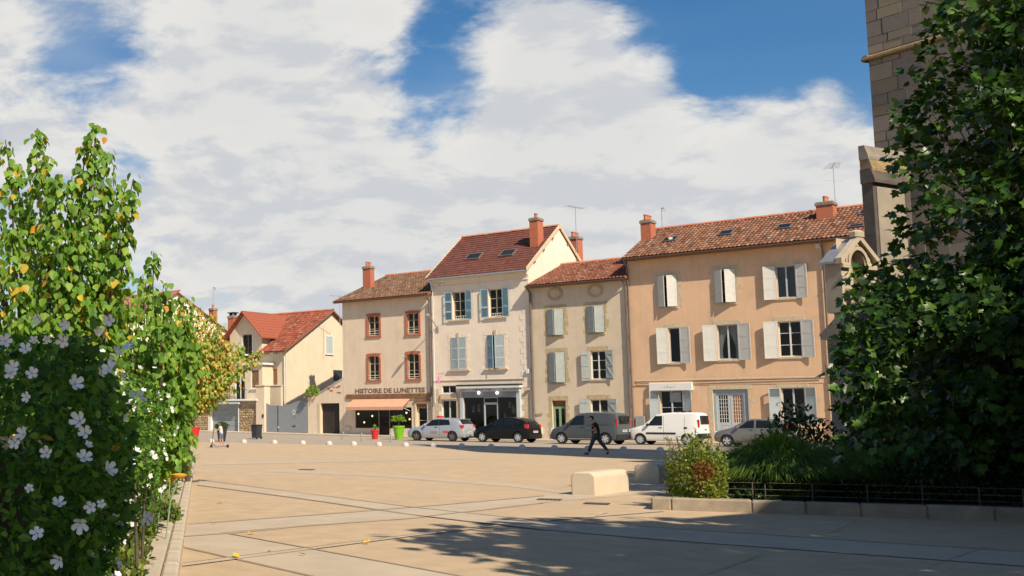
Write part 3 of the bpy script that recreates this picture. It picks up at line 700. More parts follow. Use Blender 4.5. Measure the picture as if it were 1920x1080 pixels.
for k in range(3):
    t = .25+.27*k; y = -.42+(yr2+.42)*t; z = ze2+(zr2-ze2)*t; h2.b(MB().box(X3, X3+.12, y-.06, y+.06, z-.32, z-.16), 'purlin_end', 'wood_beam')
    y = yr2+(yr2+.3)*t; z = zr2-(zr2-ze2)*t; h2.b(MB().box(X3, X3+.12, y-.06, y+.06, z-.32, z-.16), 'purlin_end', 'wood_beam')
xc = X3-.55; yc, _ = yr2*.55, 0; zc = fp(1005, 409, yc)[1]; xc = fp(1006, 440, yc)[0]
chimney(h2, r2, xc, yc, ze2+1.2, zc, .62, .8, 1)
# shop front
zt = fp(920, 720.5)[1]; zf = fp(920, 733)[1]; xa, xb = fp(862, 730)[0], fp(979, 730)[0]
shop = h2.b(MB().bbox(xa-.05, xb+.05, -.42, -.002, zt-.10, zt, .02), 'shop_cornice', 'black_metal')
h2.b(MB().box(xa-.03, xb+.03, -.40, -.02, zt-.26, zt-.102), 'awning_cassette', 'frame_white', shop)
fb = h2.b(MB().box(xa+.1, xb-.1, -.24, -.001, zf-.05, zt-.262), 'sign_board', 'frame_grey', shop)
scribble(h2, xa+.25, xa+.55, zf+.05, zf+.17, -.241, 'lettering', 3, fb); scribble(h2, xa+1.2, xa+2.6, zf+.05, zf+.19, -.241, 'lettering', 4, fb); scribble(h2, xb-1.25, xb-.2, zf+.05, zf+.22, -.241, 'lettering', 8, fb)
h2.b(MB().box(so[0]-.12, so[1]+.12, -.12, -.001, so[3]-.01, zf-.052), 'shop_fascia', 'gate_grey', shop)
for px in (921-8+(900-921), 933): pass
for px in (899.5, 934):
    x, z = fp(px, 736.5, -.15); sp = h2.b(MB().lathe([(.03, -.20), (.10, -.26), (.11, -.30)], 10, (x, 0, z), 'y'), 'spotlight', 'spot', shop, True)
h2.b(MB().bbox(so[0]-.26, so[0], -.14, .05, h2.zb, so[3]-.012, .015), 'pilaster', 'frame_grey'); h2.b(MB().bbox(so[1], so[1]+.28, -.16, .05, h2.zb, zf-.054, .015), 'pilaster', 'frame_grey')
x1_, x2_ = fp(907, 780)[0], fp(933.5, 780)[0]; base = .45
for (p, q, z0) in ((so[0], x1_, h2.zb+base), (x2_, so[1], h2.zb+base)): casement(h2, (p, q, z0, so[3]), rec=.10, fr='anthracite', bars=0, mull=False, fw=.05)
for p, q in ((so[0], x1_), (x2_, so[1])): h2.b(MB().box(p, q, .02, .12, h2.zb, h2.zb+base), 'stall_riser', 'door_blue')
zd = fp(920, 756)[1]; casement(h2, (x1_, x2_, h2.zb, zd), rec=.12, fr='frame_grey', bars=0, mull=False, fw=.09); casement(h2, (x1_, x2_, zd, so[3]), rec=.12, fr='frame_grey', bars=0, mull=False, fw=.05)
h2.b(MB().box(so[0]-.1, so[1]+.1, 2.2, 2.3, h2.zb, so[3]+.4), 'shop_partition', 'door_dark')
for k in range(6):                                # things standing in the shop window
    px = (888, 898, 956, 962, 966, 947)[k]; x, z = fp(px, (764, 762, 757, 763, 768, 779)[k], .35); hh = (.35, .42, .3, .4, .3, .16)[k]
    h2.b(MB().lathe([(.02, z-hh), (.11, z-hh*.9), (.05, z-.05), (.10, z+.06), (.02, z+.16)], 8, (x, .35, 0)), 'display_lamp', 'curtain', None, True)
casement(h2, tr_, rec=.12, fr='frame_grey', bars=0, mull=True, fw=.04)
h2.b(MB().bbox(tr_[0]-.1, tr_[1]+.1, -.14, .02, dd[3]+.06, tr_[2]-.04, .03), 'door_lintel', 'stone_trim')
o = casement(h2, dd, rec=.16, fr='frame_grey', bars=0, mull=True, fw=.07)
for k in range(9):
    z0 = h2.zb+.05+k*.36; ln = .30
    h2.b(MB().bbox(dd[1]+.03, dd[1]+.03+ln, -.03, -.0, z0, z0+.345, .01), 'pillar_stone', 'stone_trim')
h2.b(MB().bbox(X2+.1, X3-.5, -.05, 0, zt+.30, zt+.36, .01), 'string_course', 'stone_trim')
downpipe(h2, [(X2+.10, -.4, ze2-.05), (X2+.22, -.11, ze2-.7), (X2+.22, -.11, h2.zb+2.5)], .035, 'frame_white')
h2.b(MB().box(X2+.35, X2+.75, -.09, -.002, ze2-.52, ze2-.38), 'cable_box', 'frame_white'); h2.b(MB().box(X2+.85, X2+1.2, -.09, -.002, ze2-.52, ze2-.38), 'cable_box', 'frame_white')
x, z = fp(991, 696); h2.b(MB().bbox(x-.14, x+.10, -.14, 0, z-.14, z+.14, .02), 'alarm_box', 'frame_white')
x, z = fp(993, 730); h2.b(MB().prism([(x-.22, z-.1), (x+.1, z-.02), (x+.1, z+.1), (x-.1, z+.1)], 'y', -.2, 0), 'camera_housing', 'stone_trim')
# pink shop sign hanging from a bracket
x, z = fp(822, 712, -.55); ps = empty('hanging_sign', w(x, 0, z), ROTZ, 'bright pink oval shop sign hanging from a red bracket', 'sign')
MB().lathe([(.02, -.02), (.15, -.015), (.16, 0), (.15, .015), (.02, .02)], 20, (0, 0, 0), 'x').build('sign_plate', 'pink_sign', ps, True)
ps.children[0].scale = (1, 1.0, 2.0); ps.children[0].location = (0, -.55, 0)
MB().tube([(.08, 0, .46), (.08, -.55, .46), (0, -.55, .30)], .018, 6).build('bracket', 'red_plastic', ps)
# street lamp on the wall
x, z = fp(821, 617); lm = empty('wall_lamp', w(x, 0, z), ROTZ, 'grey street lamp on a curved arm between the tan and the pale house', 'lamp')
tipx, tipz = fp(802, 592, -1.5)
MB().tube([(0, 0, 0), (-.02, -.4, .35), ((tipx-x)*.5, -.9, (tipz-z)*.8), ((tipx-x)*.9, -1.3, (tipz-z)*.97)], .035, 8).build('arm', 'grey_metal', lm, True)
MB().tube([((tipx-x)*.86, -1.25, (tipz-z)*.97), ((tipx-x)*1.0, -1.5, (tipz-z)+.05), ((tipx-x)*1.1, -1.75, (tipz-z)+.03)], [.05, .13, .06], 10).build('lamp_head', 'grey_metal', lm, True)
MB().box(-.08, .08, -.06, 0, -.2, .2).build('wall_plate', 'grey_metal', lm)
# ------------------------------------------------------------------ beige house
h3 = House('town_house', 'beige three-storey house with two round attic openings and grey shutters', 'house', X3, X4)
ze3 = fp(1080, 529)[1]
T1 = rect(1027, 580, 1057, 628.5); T2 = rect(1101.5, 574, 1133, 623.7); M1 = rect(1030, 661, 1059.6, 717); M2 = rect(1108, 658, 1135.6, 711)
D3 = rect(1036, 751, 1061.5, 822); D3 = (D3[0], D3[1], h3.zb, D3[3]); G2 = rect(1108, 749, 1140, 796)
h3.holes = [T1, T2, M1, M2, D3, G2]
yr3, zr3 = fpx(1052, 497, X3); h3.wall(ze3-.05, yr3*2, 'wall_beige', gable=(yr3, zr3-.12))
def stone_frame(H, r, seed, mat='ochre_stone', lint=True, jam=True):
    rr = random.Random(seed); a, b, c, d = r
    if lint: H.b(MB().bbox(a-.22, b+.22, -.012, .1, d+.006, d+.30, .006), 'lintel_stone', mat)
    H.b(MB().bbox(a-.05, b+.05, -.06, .1, c-.12, c-.004, .012), 'sill', mat)
    if jam:
        for sg, xe in ((-1, a), (1, b)):
            z = c
            while z < d-.15:
                hh = rr.uniform(.2, .36); ln = rr.uniform(.12, .34); z1 = min(d, z+hh)
                xa_, xb_ = sorted((xe+sg*.003, xe+sg*ln)); H.b(MB().bbox(xa_, xb_, -.010, .08, z+.004, z1-.006, .005), 'jamb_stone', mat); z = z1
for i, r in enumerate((T1, T2, M1)):
    wd = (r[1]-r[0])/2+.02; shutter(h3, r[0], r[2], r[3], wd, 'L', 24, 'shutter_grey', 'panel'); shutter(h3, r[1], r[2], r[3], wd, 'R', 24, 'shutter_grey', 'panel'); casement(h3, r, fr='frame_white'); stone_frame(h3, r, i)
for i, (r, bars) in enumerate(((M2, 2), (G2, 1))):
    wd = (r[1]-r[0])*.58; shutter(h3, r[0]-.03, r[2]-.08, r[3]+.02, wd, 'L', 168, 'shutter_grey', 'z'); shutter(h3, r[1]+.02, r[2]-.08, r[3]+.02, wd, 'R', 168, 'shutter_grey', 'z')
    casement(h3, r, rec=.16, fr='frame_white', bars=bars, curtain='half' if i else None); stone_frame(h3, r, 10+i, jam=False)
stone_frame(h3, D3, 20)
dz = D3[3]-.42; o = casement(h3, (D3[0]+.03, D3[1]-.03, D3[2], dz), rec=.2, fr='door_green', bars=0, mull=True, fw=.11); h3.b(MB().box(D3[0]+.1, D3[1]-.1, .17, .21, D3[2], D3[2]+.75), 'door_panel', 'door_green', o); h3.b(MB().box(D3[0], D3[1], .16, .24, dz, dz+.06), 'transom_bar', 'door_green', o)
h3.b(MB().quad((D3[0], .22, dz+.06), (D3[1], .22, dz+.06), (D3[1], .22, D3[3]), (D3[0], .22, D3[3])), 'transom_panel', 'wood_beam', o)
for px, py in ((1040.5, 551), (1115.6, 545)):
    x, z = fp(px, py); ring = MB(); n = 20
    for k in range(n):
        a0, a1 = 2*PI*k/n, 2*PI*(k+1)/n; r0x, r0z, r1x, r1z = .36, .27, .54, .43
        pt = lambda a, rx, rz, y: (x+rx*math.cos(a), y, z+rz*math.sin(a))
        ring.quad(pt(a0, r0x, r0z, -.05), pt(a1, r0x, r0z, -.05), pt(a1, r1x, r1z, -.05), pt(a0, r1x, r1z, -.05)); ring.quad(pt(a0, r0x, r0z, .0), pt(a1, r0x, r0z, .0), pt(a1, r0x, r0z, -.05), pt(a0, r0x, r0z, -.05)); ring.quad(pt(a0, r1x, r1z, -.05), pt(a1, r1x, r1z, -.05), pt(a1, r1x, r1z, 0), pt(a0, r1x, r1z, 0))
    o = h3.b(ring, 'oculus_ring', 'ochre_stone'); 
    dm = MB(); dm.add([(x+.37*math.cos(2*PI*k/n), -.004, z+.28*math.sin(2*PI*k/n)) for k in range(n)], (tuple(range(n)),)); h3.b(dm, 'oculus_infill', 'wall_beige', o)
r3, P, L = tile_roof(h3, X3+.02, X4+.05, -.5, ze3-.02, yr3, zr3, pal=((.266, .096, .056), (.296, .111, .063), (.244, .085, .048), (.296, .130, .078)), dark=.15); back_roof(h3, X3+.02, X4+.05, yr3, zr3, yr3*2+.4, ze3)
gutter(h3, X3+.0, X4-.05, -.56, ze3-.06); h3.b(MB().box(X3+.05, X4-.05, -.48, -.02, ze3-.16, ze3-.10), 'soffit', 'wood_beam')
downpipe(h3, [(X3+.10, -.52, ze3-.1), (X3+.14, -.12, ze3-.5), (X3+.14, -.12, h3.zb+.1)], .085); downpipe(h3, [(X4-.22, -.52, ze3-.1), (X4-.14, -.12, ze3-.5), (X4-.14, -.12, h3.zb+1.2)], .055)
x, z = fp(1012, 808); h3.b(MB().bbox(x-.22, x+.24, -.16, 0, z-.22, z+.22, .02), 'meter_box', 'wall_beige')
h3.b(MB().tube([(X3+.14, -.05, fp(1010, 777)[1]), (fp(1018, 777)[0], -.05, fp(1015, 776)[1])], .025, 6), 'conduit', 'gutter')
# ------------------------------------------------------------------ pink house
h4 = House('town_house', 'long salmon pink house with white shutters and mottled orange tiled roof', 'house', X4, X5)
ze4 = fp(1400, 463)[1]
A4 = rect(1234, 517, 1269.6, 575.4); B4 = rect(1341, 506, 1379, 567.5); C4 = rect(1455, 498, 1492, 558); D4 = rect(1254, 614.5, 1275, 679.6); E4 = rect(1345, 608.6, 1384, 673.7); F4 = rect(1459.5, 602, 1502.6, 668.6)
G4 = rect(1238, 732, 1280.6, 796); H4 = rect(1466, 726.7, 1510, 797); P4 = rect(1338, 730, 1404, 826); P4 = (P4[0], P4[1], h4.zb, P4[3])
h4.holes = [A4, B4, C4, D4, E4, F4, G4, H4, P4]
yr4, zr4 = fpx(1222, 432, X4-.15); h4.wall(ze4-.05, yr4*2, 'wall_pink', gable=(yr4, zr4-.12))
for i, r in enumerate((A4, B4)):
    wd = (r[1]-r[0])/2-.01; shutter(h4, r[0], r[2], r[3], wd, 'L', 30, 'shutter_white', 'panel'); shutter(h4, r[1], r[2], r[3], wd, 'R', 30, 'shutter_white', 'panel'); casement(h4, r, fr='frame_white'); stone_frame(h4, r, 30+i, 'stone_trim')
for i, (r, cur) in enumerate(((C4, 'full'), (D4, None), (E4, 'lace'), (F4, None))):
    wd = rect(*((1433, 500, 1455, 561), (1234.7, 615, 1255, 682), (1321.7, 609, 1346, 678), (1434.7, 602, 1459.5, 673))[i]); wd = wd[1]-wd[0]
    shutter(h4, r[0]-.02, r[2]-.08, r[3]+.02, wd, 'L', 166, 'shutter_white', 'panel'); shutter(h4, r[1]+.02, r[2]-.08, r[3]+.02, wd, 'R', 168, 'shutter_white', 'panel')
    casement(h4, r, rec=.17, fr='frame_grey' if i != 3 else 'frame_white', bars=2 if i == 3 else 0, curtain=cur, mull=i != 1, fw=.06); stone_frame(h4, r, 40+i, 'stone_trim', jam=(i == 1))
    H_ = h4
for r, wl, cur in ((G4, rect(1219.6, 733, 1237, 781), 'none'), (H4, rect(1444, 728, 1465.5, 794), 'half')):
    wd = wl[1]-wl[0]; shutter(h4, r[0]-.02, r[2], r[3]+.0, wd, 'L', 165, 'shutter_pale', 'vent'); shutter(h4, r[1]+.02, r[2], r[3], wd*1.05, 'R', 165, 'shutter_pale', 'vent')
    casement(h4, r, rec=.17, fr='frame_grey', bars=1 if cur == 'none' else 0, curtain=cur, fw=.06); stone_frame(h4, r, 55, 'stone_trim', lint=(cur == 'half'), jam=(cur == 'half'))
h4.b(MB().box(G4[0]+(G4[1]-G4[0])*.42, G4[1]-.12, .1, .12, G4[2]+1.35, G4[3]-.12), 'notice_board', 'screen')
sbx = rect(1219, 718, 1299.5, 732); so4 = h4.b(MB().bbox(sbx[0], sbx[1], -.20, -.002, sbx[2], sbx[3], .015), 'sign_board', 'white_paint')
xm = (sbx[0]+sbx[1])/2; scribble(h4, xm-.35, xm+.35, sbx[2]+.16, sbx[2]+.28, -.202, 'shutter_pale', 21, so4)
# double door
stone_frame(h4, P4, 60, 'stone_trim'); fw = .16
m = MB(); a, b, c, d = P4; m.box(a, a+fw, .08, .2, c, d); m.box(b-fw-.1, b, .08, .2, c, d); m.box(a+fw, b-fw-.1, .08, .2, d-.22, d); dor = h4.b(m, 'door_frame', 'door_blue')
a, b, d = a+fw, b-fw-.1, d-.22; xm = (a+b)/2
for i, (p, q) in enumerate(((a, xm-.01), (xm+.01, b))):
    f = .13; zm = c+(d-c)*.40; m = MB(); m.box(p, p+f, .14, .2, c, d); m.box(q-f, q, .14, .2, c, d); m.box(p+f, q-f, .14, .2, d-f, d); m.box(p+f, q-f, .14, .2, zm-.1, zm+.06); m.box(p+f, q-f, .15, .19, c, zm-.1); m.box(p+f+.08, q-f-.08, .135, .16, c+.15, zm-.2)
    lf = h4.b(m, 'door_leaf', 'frame_grey', dor)
    h4.b(MB().quad((p+f, .18, zm+.06), (q-f, .18, zm+.06), (q-f, .18, d-f), (p+f, .18, d-f)), 'pane', 'car_glass' if i == 0 else 'wood_orange', lf)
    g = MB()
    for k in range(1, 4): x = p+f+(q-p-2*f)*k/4; g.box(x-.012, x+.012, .15, .165, zm+.06, d-f)
    for k in range(1, 7): z = zm+.06+(d-f-zm-.06)*k/7; g.box(p+f, q-f, .148, .163, z-.011, z+.011)
    h4.b(g, 'door_grille', 'frame_white', lf)
zs0 = fp(1380, 710)[1]; h4.b(MB().bbox(X4+.25, X5-.1, -.05, 0, zs0-.05, zs0+.04, .015), 'string_course', 'stone_trim'); h4.b(MB().bbox(X4+.25, X5-.1, -.022, 0, zs0-.34, zs0-.06, .01), 'string_band', 'wall_pink')
h4.b(MB().tube([(X4+.2, -.08, fp(1200, 719)[1]), (fp(1218, 718)[0], -.08, fp(1218, 719)[1])], .02, 6), 'cable', 'gutter'); h4.b(MB().tube([(fp(1300, 715)[0], -.08, fp(1300, 716)[1]), (fp(1540, 706)[0], -.08, fp(1540, 708.5)[1])], .02, 6), 'cable', 'gutter')
prm4 = (-.55, ze4-.02, yr4, zr4)
r4, P, L = tile_roof(h4, X4-.15, X5, *prm4, pal=((.237, .107, .059), (.274, .122, .067), (.207, .092, .052), (.266, .141, .085), (.296, .133, .074)), dark=.22); back_roof(h4, X4-.15, X5, yr4, zr4, yr4*2+.4, ze4)
for a, b, c in (((1239, 457), (1265, 455.5), (1274, 446)), ((1345, 444.5), (1371, 442), (1381, 433.5)), ((1454, 433), (1482, 430), (1492, 421.5)), ((1590, 430.5), (1620, 427.5), (1628, 422)), ((1609, 406), (1630, 404), (1636, 396))): sky_px(h4, r4, P, prm4, a, b, c, None)
gutter(h4, X4-.2, X5, -.62, ze4-.07); h4.b(MB().box(X4, X5, -.52, -.02, ze4-.18, ze4-.11), 'soffit', 'wood_beam')
yc = yr4*.62; xc = fp(1206, 440, yc)[0]; chimney(h4, r4, max(xc, X4+.3), yc, ze4+.9, fp(1206, 414, yc)[1], .66, .8, 3)
yc = yr4*.72; xc = fp(1550, 400, yc)[0]; chimney(h4, r4, xc, yc, ze4+1.2, fp(1550, 379, yc)[1], .9, .8, 2)
downpipe(h4, [(X4+.02, -.58, ze4-.1), (X4+.02, -.12, ze4-.6), (X4+.02, -.12, h4.zb+.2)], .06)
x = fp(1549, 560)[0]; downpipe(h4, [(x, -.58, ze4-.1), (x, -.12, ze4-.6), (x, -.12, h4.zb+.2)], .055)
x, z = fp(1536, 461); h4.b(MB().bbox(x-.16, x+.16, -.16, 0, z-.13, z+.13, .02), 'alarm_box', 'frame_white')
x, z = fp(1203, 797); h4.b(MB().bbox(x-.3, x+.28, -.2, 0, h4.zb+.1, z+.55, .02), 'meter_box', 'grey_metal')
# ------------------------------------------------------------------ aerials and the chimney behind
P_ = w(*fp(1080, 430, yr3+2)[:1], yr3+2, fp(1080, 470, yr3+2)[1]); antenna(P_, fp(1080, 387, yr3+2)[1]-P_.z, 'thin aerial behind the dark red roof beside the brick chimney', 5, .6)
P_ = w(fp(1242, 432, yr4)[0], yr4, zr4); antenna(P_, fp(1242, 390, yr4)[1]-zr4, 'short aerial at the chimney end of the pink house roof', small=True)
yq = yr4*.74; P_ = w(fp(1564, 400, yq)[0], yq+.4, fp(1564, 405, yq)[1]); antenna(P_, fp(1564, 306, yq)[1]-P_.z, 'tall aerial with long crossbar behind a pink house chimney', 9, 1.2)
MB().tube([(0, -.5, 0), (0, .5, .12)], .012, 5).build('side_boom', 'grey_metal', bpy.data.objects[[o.name for o in bpy.data.objects if o.name.startswith('antenna') and o.type == 'EMPTY'][-1]]).location = (0, 0, 2.1)
yk = yr2*2-1.2; hb = House('rear_house', 'house behind the dark red roof, only its brick chimney showing', 'house', fp(1062, 480, yk)[0]-6, fp(1100, 480, yk)[0]+1, 0)
hb.wall(ze3+.6, 7, 'wall_grey', y=yk-.6); rb = back_roof(hb, hb.xl-.2, hb.xr+.2, yk+3, ze3+2.0, yk-.8, ze3+.55); back_roof(hb, hb.xl-.2, hb.xr+.2, yk+3, ze3+2.0, yk+6.6, ze3+.55)
chimney(hb, rb, fp(1079, 460, yk)[0], yk, ze3+.4, fp(1079, 444, yk)[1], .72, .8, 3)
# ------------------------------------------------------------------ cream villa behind its gate
material('roof_orange', (.32, .09, .048), .88, .25, 7, .4, 40)
YV = 3.0; xvR = fp(536, 700, YV)[0]; xvL = fp(385, 700, YV)[0]; zv0 = elev_wall(-24)-.1
v = House('villa', 'cream villa with bright red roof, bay window and garage under its terrace', 'house', xvL, xvR, zv0)
zev = fp(536, 659, YV)[1]
V1 = rect(408, 695, 426, 730, YV); V4 = rect(500, 692, 520, 722, YV); V5 = rect(455, 627, 473, 679, YV)
yrv, zrv = fpx(626, 581.5, xvR+.35)
V5b = V5
v.holes = [V1, V4, (V5[0], V5[1], V5[2], zev)]
# front wall up to the eave, with the cross gable standing on it
v.wall(zev, (yrv-YV)*2, 'wall_cream', gable=(yrv, zrv-.15), y=YV)
ga, gb = fp(431, 640, YV)[0], fp(491, 640, YV)[0]; zg = fp(495, 625, YV)[1]; xa_, za_ = (ga+gb)/2, fp(456, 587, YV)[1]
m = MB(); a, b, c, d = V5[0], V5[1], zev, V5[3]
m.quad((ga, YV, c), (a, YV, c), (a, YV, d), (ga, YV, d)); m.quad((b, YV, c), (gb, YV, c), (gb, YV, d), (b, YV, d)); m.quad((ga, YV, d), (gb, YV, d), (gb, YV, max(zg, d+.01)), (ga, YV, max(zg, d+.01)))
zg = max(zg, d+.01); m.add([(ga, YV, zg), (gb, YV, zg), (xa_, YV, za_)], ((0, 1, 2),))
m.quad((gb, YV, zev-.1), (gb, YV+5, zev-.1), (gb, YV+5, zg), (gb, YV, zg)); m.quad((ga, YV+5, zev-.1), (ga, YV, zev-.1), (ga, YV, zg), (ga, YV+5, zg))
m.quad((a, YV, c), (a, YV+.25, c), (a, YV+.25, d), (a, YV, d)); m.quad((b, YV, c), (b, YV+.25, c), (b, YV+.25, d), (b, YV, d)); m.quad((a, YV, d), (b, YV, d), (b, YV+.25, d), (a, YV+.25, d))
v.b(m, 'gable_wall', 'wall_cream')
PV_ = ((.31, .085, .045), (.35, .10, .055), (.27, .075, .04)); rv, P, L = tile_roof(v, gb+.12, xvR+.35, YV-.6, zev+.02, yrv, zrv, pal=PV_, dark=.15); tile_roof(v, xvL-.4, ga-.12, YV-.6, zev+.02, yrv, zrv, pal=PV_, dark=.15); tile_roof(v, ga-.12, gb+.12, YV+1.2, zev+.02+(zrv-zev)*1.8/(yrv-YV+.6), yrv, zrv, pal=PV_, dark=.15); back_roof(v, xvL-.4, xvR+.35, yrv, zrv, yrv*2-YV+.5, zev)
ov = .45; sl = (za_-zg)/(xa_-ga)
for sg in (-1, 1):                                   # cross-gable roof planes with stepped tile courses
    n = 9; xe = xa_+sg*((gb-ga)/2+ov); zee = zg-sl*ov+.08; zt_ = za_+.10
    for k in range(n):
        t0, t1 = k/n, (k+1)/n+.02; X0, Z0 = xe+(xa_-xe)*t0, zee+(zt_-zee)*t0; Xq, Z1 = xe+(xa_-xe)*t1, zee+(zt_-zee)*t1; y0, y1 = YV-.55, YV+5.6
        mm = MB(); mm.add([(X0, y0, Z0+.05), (Xq, y0, Z1), (Xq, y1, Z1), (X0, y1, Z0+.05), (X0, y0, Z0-.06), (Xq, y0, Z1-.10), (Xq, y1, Z1-.10), (X0, y1, Z0-.06)], ((0, 1, 2, 3), (7, 6, 5, 4), (0, 4, 5, 1), (2, 6, 7, 3), (0, 3, 7, 4), (1, 5, 6, 2)))
        v.b(mm, 'tile_course', 'roof_orange', rv)
for k in range(8):
    x = xvR+.2; v.b(MB().box(xvL+1+k*(xvR-xvL-1)/8, xvL+1.1+k*(xvR-xvL-1)/8, YV-.58, YV-.02, zev-.2, zev-.08), 'rafter_end', 'frame_white')
for r in (V1, V4): casement(v, r, y=YV, rec=.14, fr='frame_white', bars=0, fw=.06, curtain='full'); sill(v, r[0]-.12, r[1]+.12, r[2]-.004, y=YV, mat='frame_white')
for r in (V1, V4): v.b(MB().box(r[0]+.02, r[1]-.02, YV+.03, YV+.06, r[2]+.02, r[3]-.01), 'roller_shutter', 'wood_beam')
casement(v, V5, y=YV, rec=.16, fr='wood_beam', bars=1, fw=.07); 
m = MB()
for k in range(9): x = V5[0]+(V5[1]-V5[0])*k/8; m.tube([(x, YV-.05, V5[2]), (x, YV-.05, V5[2]+.9)], .014, 5)
m.tube([(V5[0], YV-.05, V5[2]+.9), (V5[1], YV-.05, V5[2]+.9)], .02, 5); v.b(m, 'balcony_rail', 'black_metal')
for x0, x1 in ((V5[0]-.14, V5[0]), (V5[1], V5[1]+.14)): v.b(MB().box(x0, x1, YV-.03, YV+.02, V5[2], V5[3]+.14), 'window_surround', 'frame_white')
# gable-side window and chimney
gy0, gz0 = fpx(611, 663, xvR); gy1, gz1 = fpx(623, 632, xvR)
gw = v.b(MB().box(xvR, xvR+.03, gy0, gy1, gz0, gz1), 'roller_shutter', 'shutter_pale'); v.b(MB().box(xvR, xvR+.10, gy0-.1, gy1+.1, gz0-.1, gz0-.003), 'sill', 'frame_white'); 
for y0, y1, z0, z1 in ((gy0-.1, gy0-.002, gz0, gz1+.1), (gy1+.002, gy1+.1, gz0, gz1+.1), (gy0, gy1, gz1+.002, gz1+.1)): v.b(MB().box(xvR, xvR+.05, y0, y1, z0, z1), 'window_surround', 'frame_white')
gy0, gz0 = fpx(625, 714, xvR); gy1, gz1 = fpx(641, 694.5, xvR); v.b(MB().box(xvR, xvR+.04, gy0, gy1, gz0, gz1), 'window', 'anthracite')
cxv = fp(437, 600, YV+2.5)[0]; cc = chimney(v, rv, cxv, YV+2.5, zev+.5, fp(437, 592, YV+2.5)[1], .75, .6, 0); zc = fp(437, 592, YV+2.5)[1]
for sx in (-.25, .25): v.b(MB().box(cxv+sx-.03, cxv+sx+.03, YV+2.3, YV+2.7, zc, zc+.22), 'cowl_leg', 'black_metal', cc)
v.b(MB().bbox(cxv-.42, cxv+.42, YV+2.15, YV+2.85, zc+.22, zc+.30, .02), 'cowl', 'black_metal', cc)
downpipe(v, [(xvR-.1, YV-.55, zev-.1), (xvR-.08, YV-.08, zev-.45), (xvR-.08, YV-.08, zv0+.2)], .05, 'frame_white')
# bay with balcony door, on the terrace over the garage
zt0 = fp(440, 749, .6)[1]; bx0, bx1 = fp(432, 720, 1.6)[0], fp(492, 720, 1.6)[0]; zbt = fp(460, 685, 1.6)[1]
bd = rect(441, 693, 459, 746, 1.6); bw = rect(471, 693, 485, 728, 1.6); bd = (bd[0], bd[1], zt0, bd[3])
bay = MB(); hs = [bd, bw]; xs_ = sorted({bx0, bx1, *bd[:2], *bw[:2]}); zs_ = sorted({zt0, zbt, bd[3], *bw[2:4]})
for i in range(len(xs_)-1):
    for j in range(len(zs_)-1):
        cx, cz = (xs_[i]+xs_[i+1])/2, (zs_[j]+zs_[j+1])/2
        if not any(h[0] < cx < h[1] and h[2] < cz < h[3] for h in hs): bay.box(xs_[i], xs_[i+1], 1.6, 1.78, zs_[j], zs_[j+1])
bay.box(bx1-.18, bx1, 1.78, YV, zt0, zbt); bay.box(bx0, bx0+.18, 1.78, YV, zt0, zbt); v.b(bay, 'bay_wall', 'wall_cream')
v.b(MB().bbox(bx0-.2, bx1+.2, 1.4, YV-.005, zbt+.002, zbt+.16, .03), 'bay_roof', 'frame_white')
casement(v, bd, y=1.6, rec=.12, fr='frame_white', bars=0, fw=.06); casement(v, bw, y=1.6, rec=.12, fr='frame_white', bars=0, mull=False, fw=.06); v.b(MB().box(bw[0]+.06, bw[1]-.06, 1.66, 1.69, bw[2]+.06, bw[3]-.06), 'roller_shutter', 'wood_beam'); sill(v, bw[0]-.1, bw[1]+.1, bw[2]-.004, y=1.6, mat='frame_white')
m = MB()
for k in range(12): x = bd[0]-.35+(bd[1]-bd[0]+.7)*k/11; m.tube([(x, 1.35, zt0), (x, 1.35, zt0+.85)], .014, 5)
m.tube([(bd[0]-.38, 1.35, zt0+.85), (bd[1]+.38, 1.35, zt0+.85)], .022, 5); v.b(m, 'balcony_rail', 'black_metal')
# terrace slab, garage and rubble base
gx0, gx1 = fp(352, 780)[0], fp(482, 780)[0]; zs1 = fp(440, 752)[1]
v.b(MB().bbox(gx0, gx1+.2, -.25, YV-.003, zs1, zt0-.002, .03), 'terrace_slab', 'frame_white')
gd = rect(395.5, 758, 446.7, 808); gz = elev_wall(-27)-.05
m = MB()
for x0, x1, z0, z1 in ((gx0, gd[0]-.35, gz, zs1), (gd[1]+.05, gx1, gz, zs1)): m.box(x0, x1, .06, .4, z0, z1-.003)
m.box(gd[0]-.35, gd[1]+.05, .06, .4, gd[3]+.14, zs1-.003); v.b(m, 'base_wall', 'mortar')
v.b(MB().box(gd[0], gd[1], .25, .3, gz, gd[3]), 'garage_door', 'garage_grey'); 
for k in range(5): v.b(MB().box(gd[0]+.02, gd[1]-.02, .23, .249, gz+.06+k*(gd[3]-gz)/5, gz+(k+1)*(gd[3]-gz)/5-.02), 'garage_panel', 'garage_grey')
v.b(MB().box(gd[0]-.34, gd[0], -.02, .24, gz, gd[3]), 'garage_jamb', 'frame_white'); v.b(MB().box(gd[1], gd[1]+.05, -.02, .24, gz, gd[3]), 'garage_jamb', 'frame_white'); v.b(MB().bbox(gd[0]-.6, gd[1]+.35, -.35, .3, gd[3]+.003, gd[3]+.16, .02), 'garage_lintel', 'frame_grey')
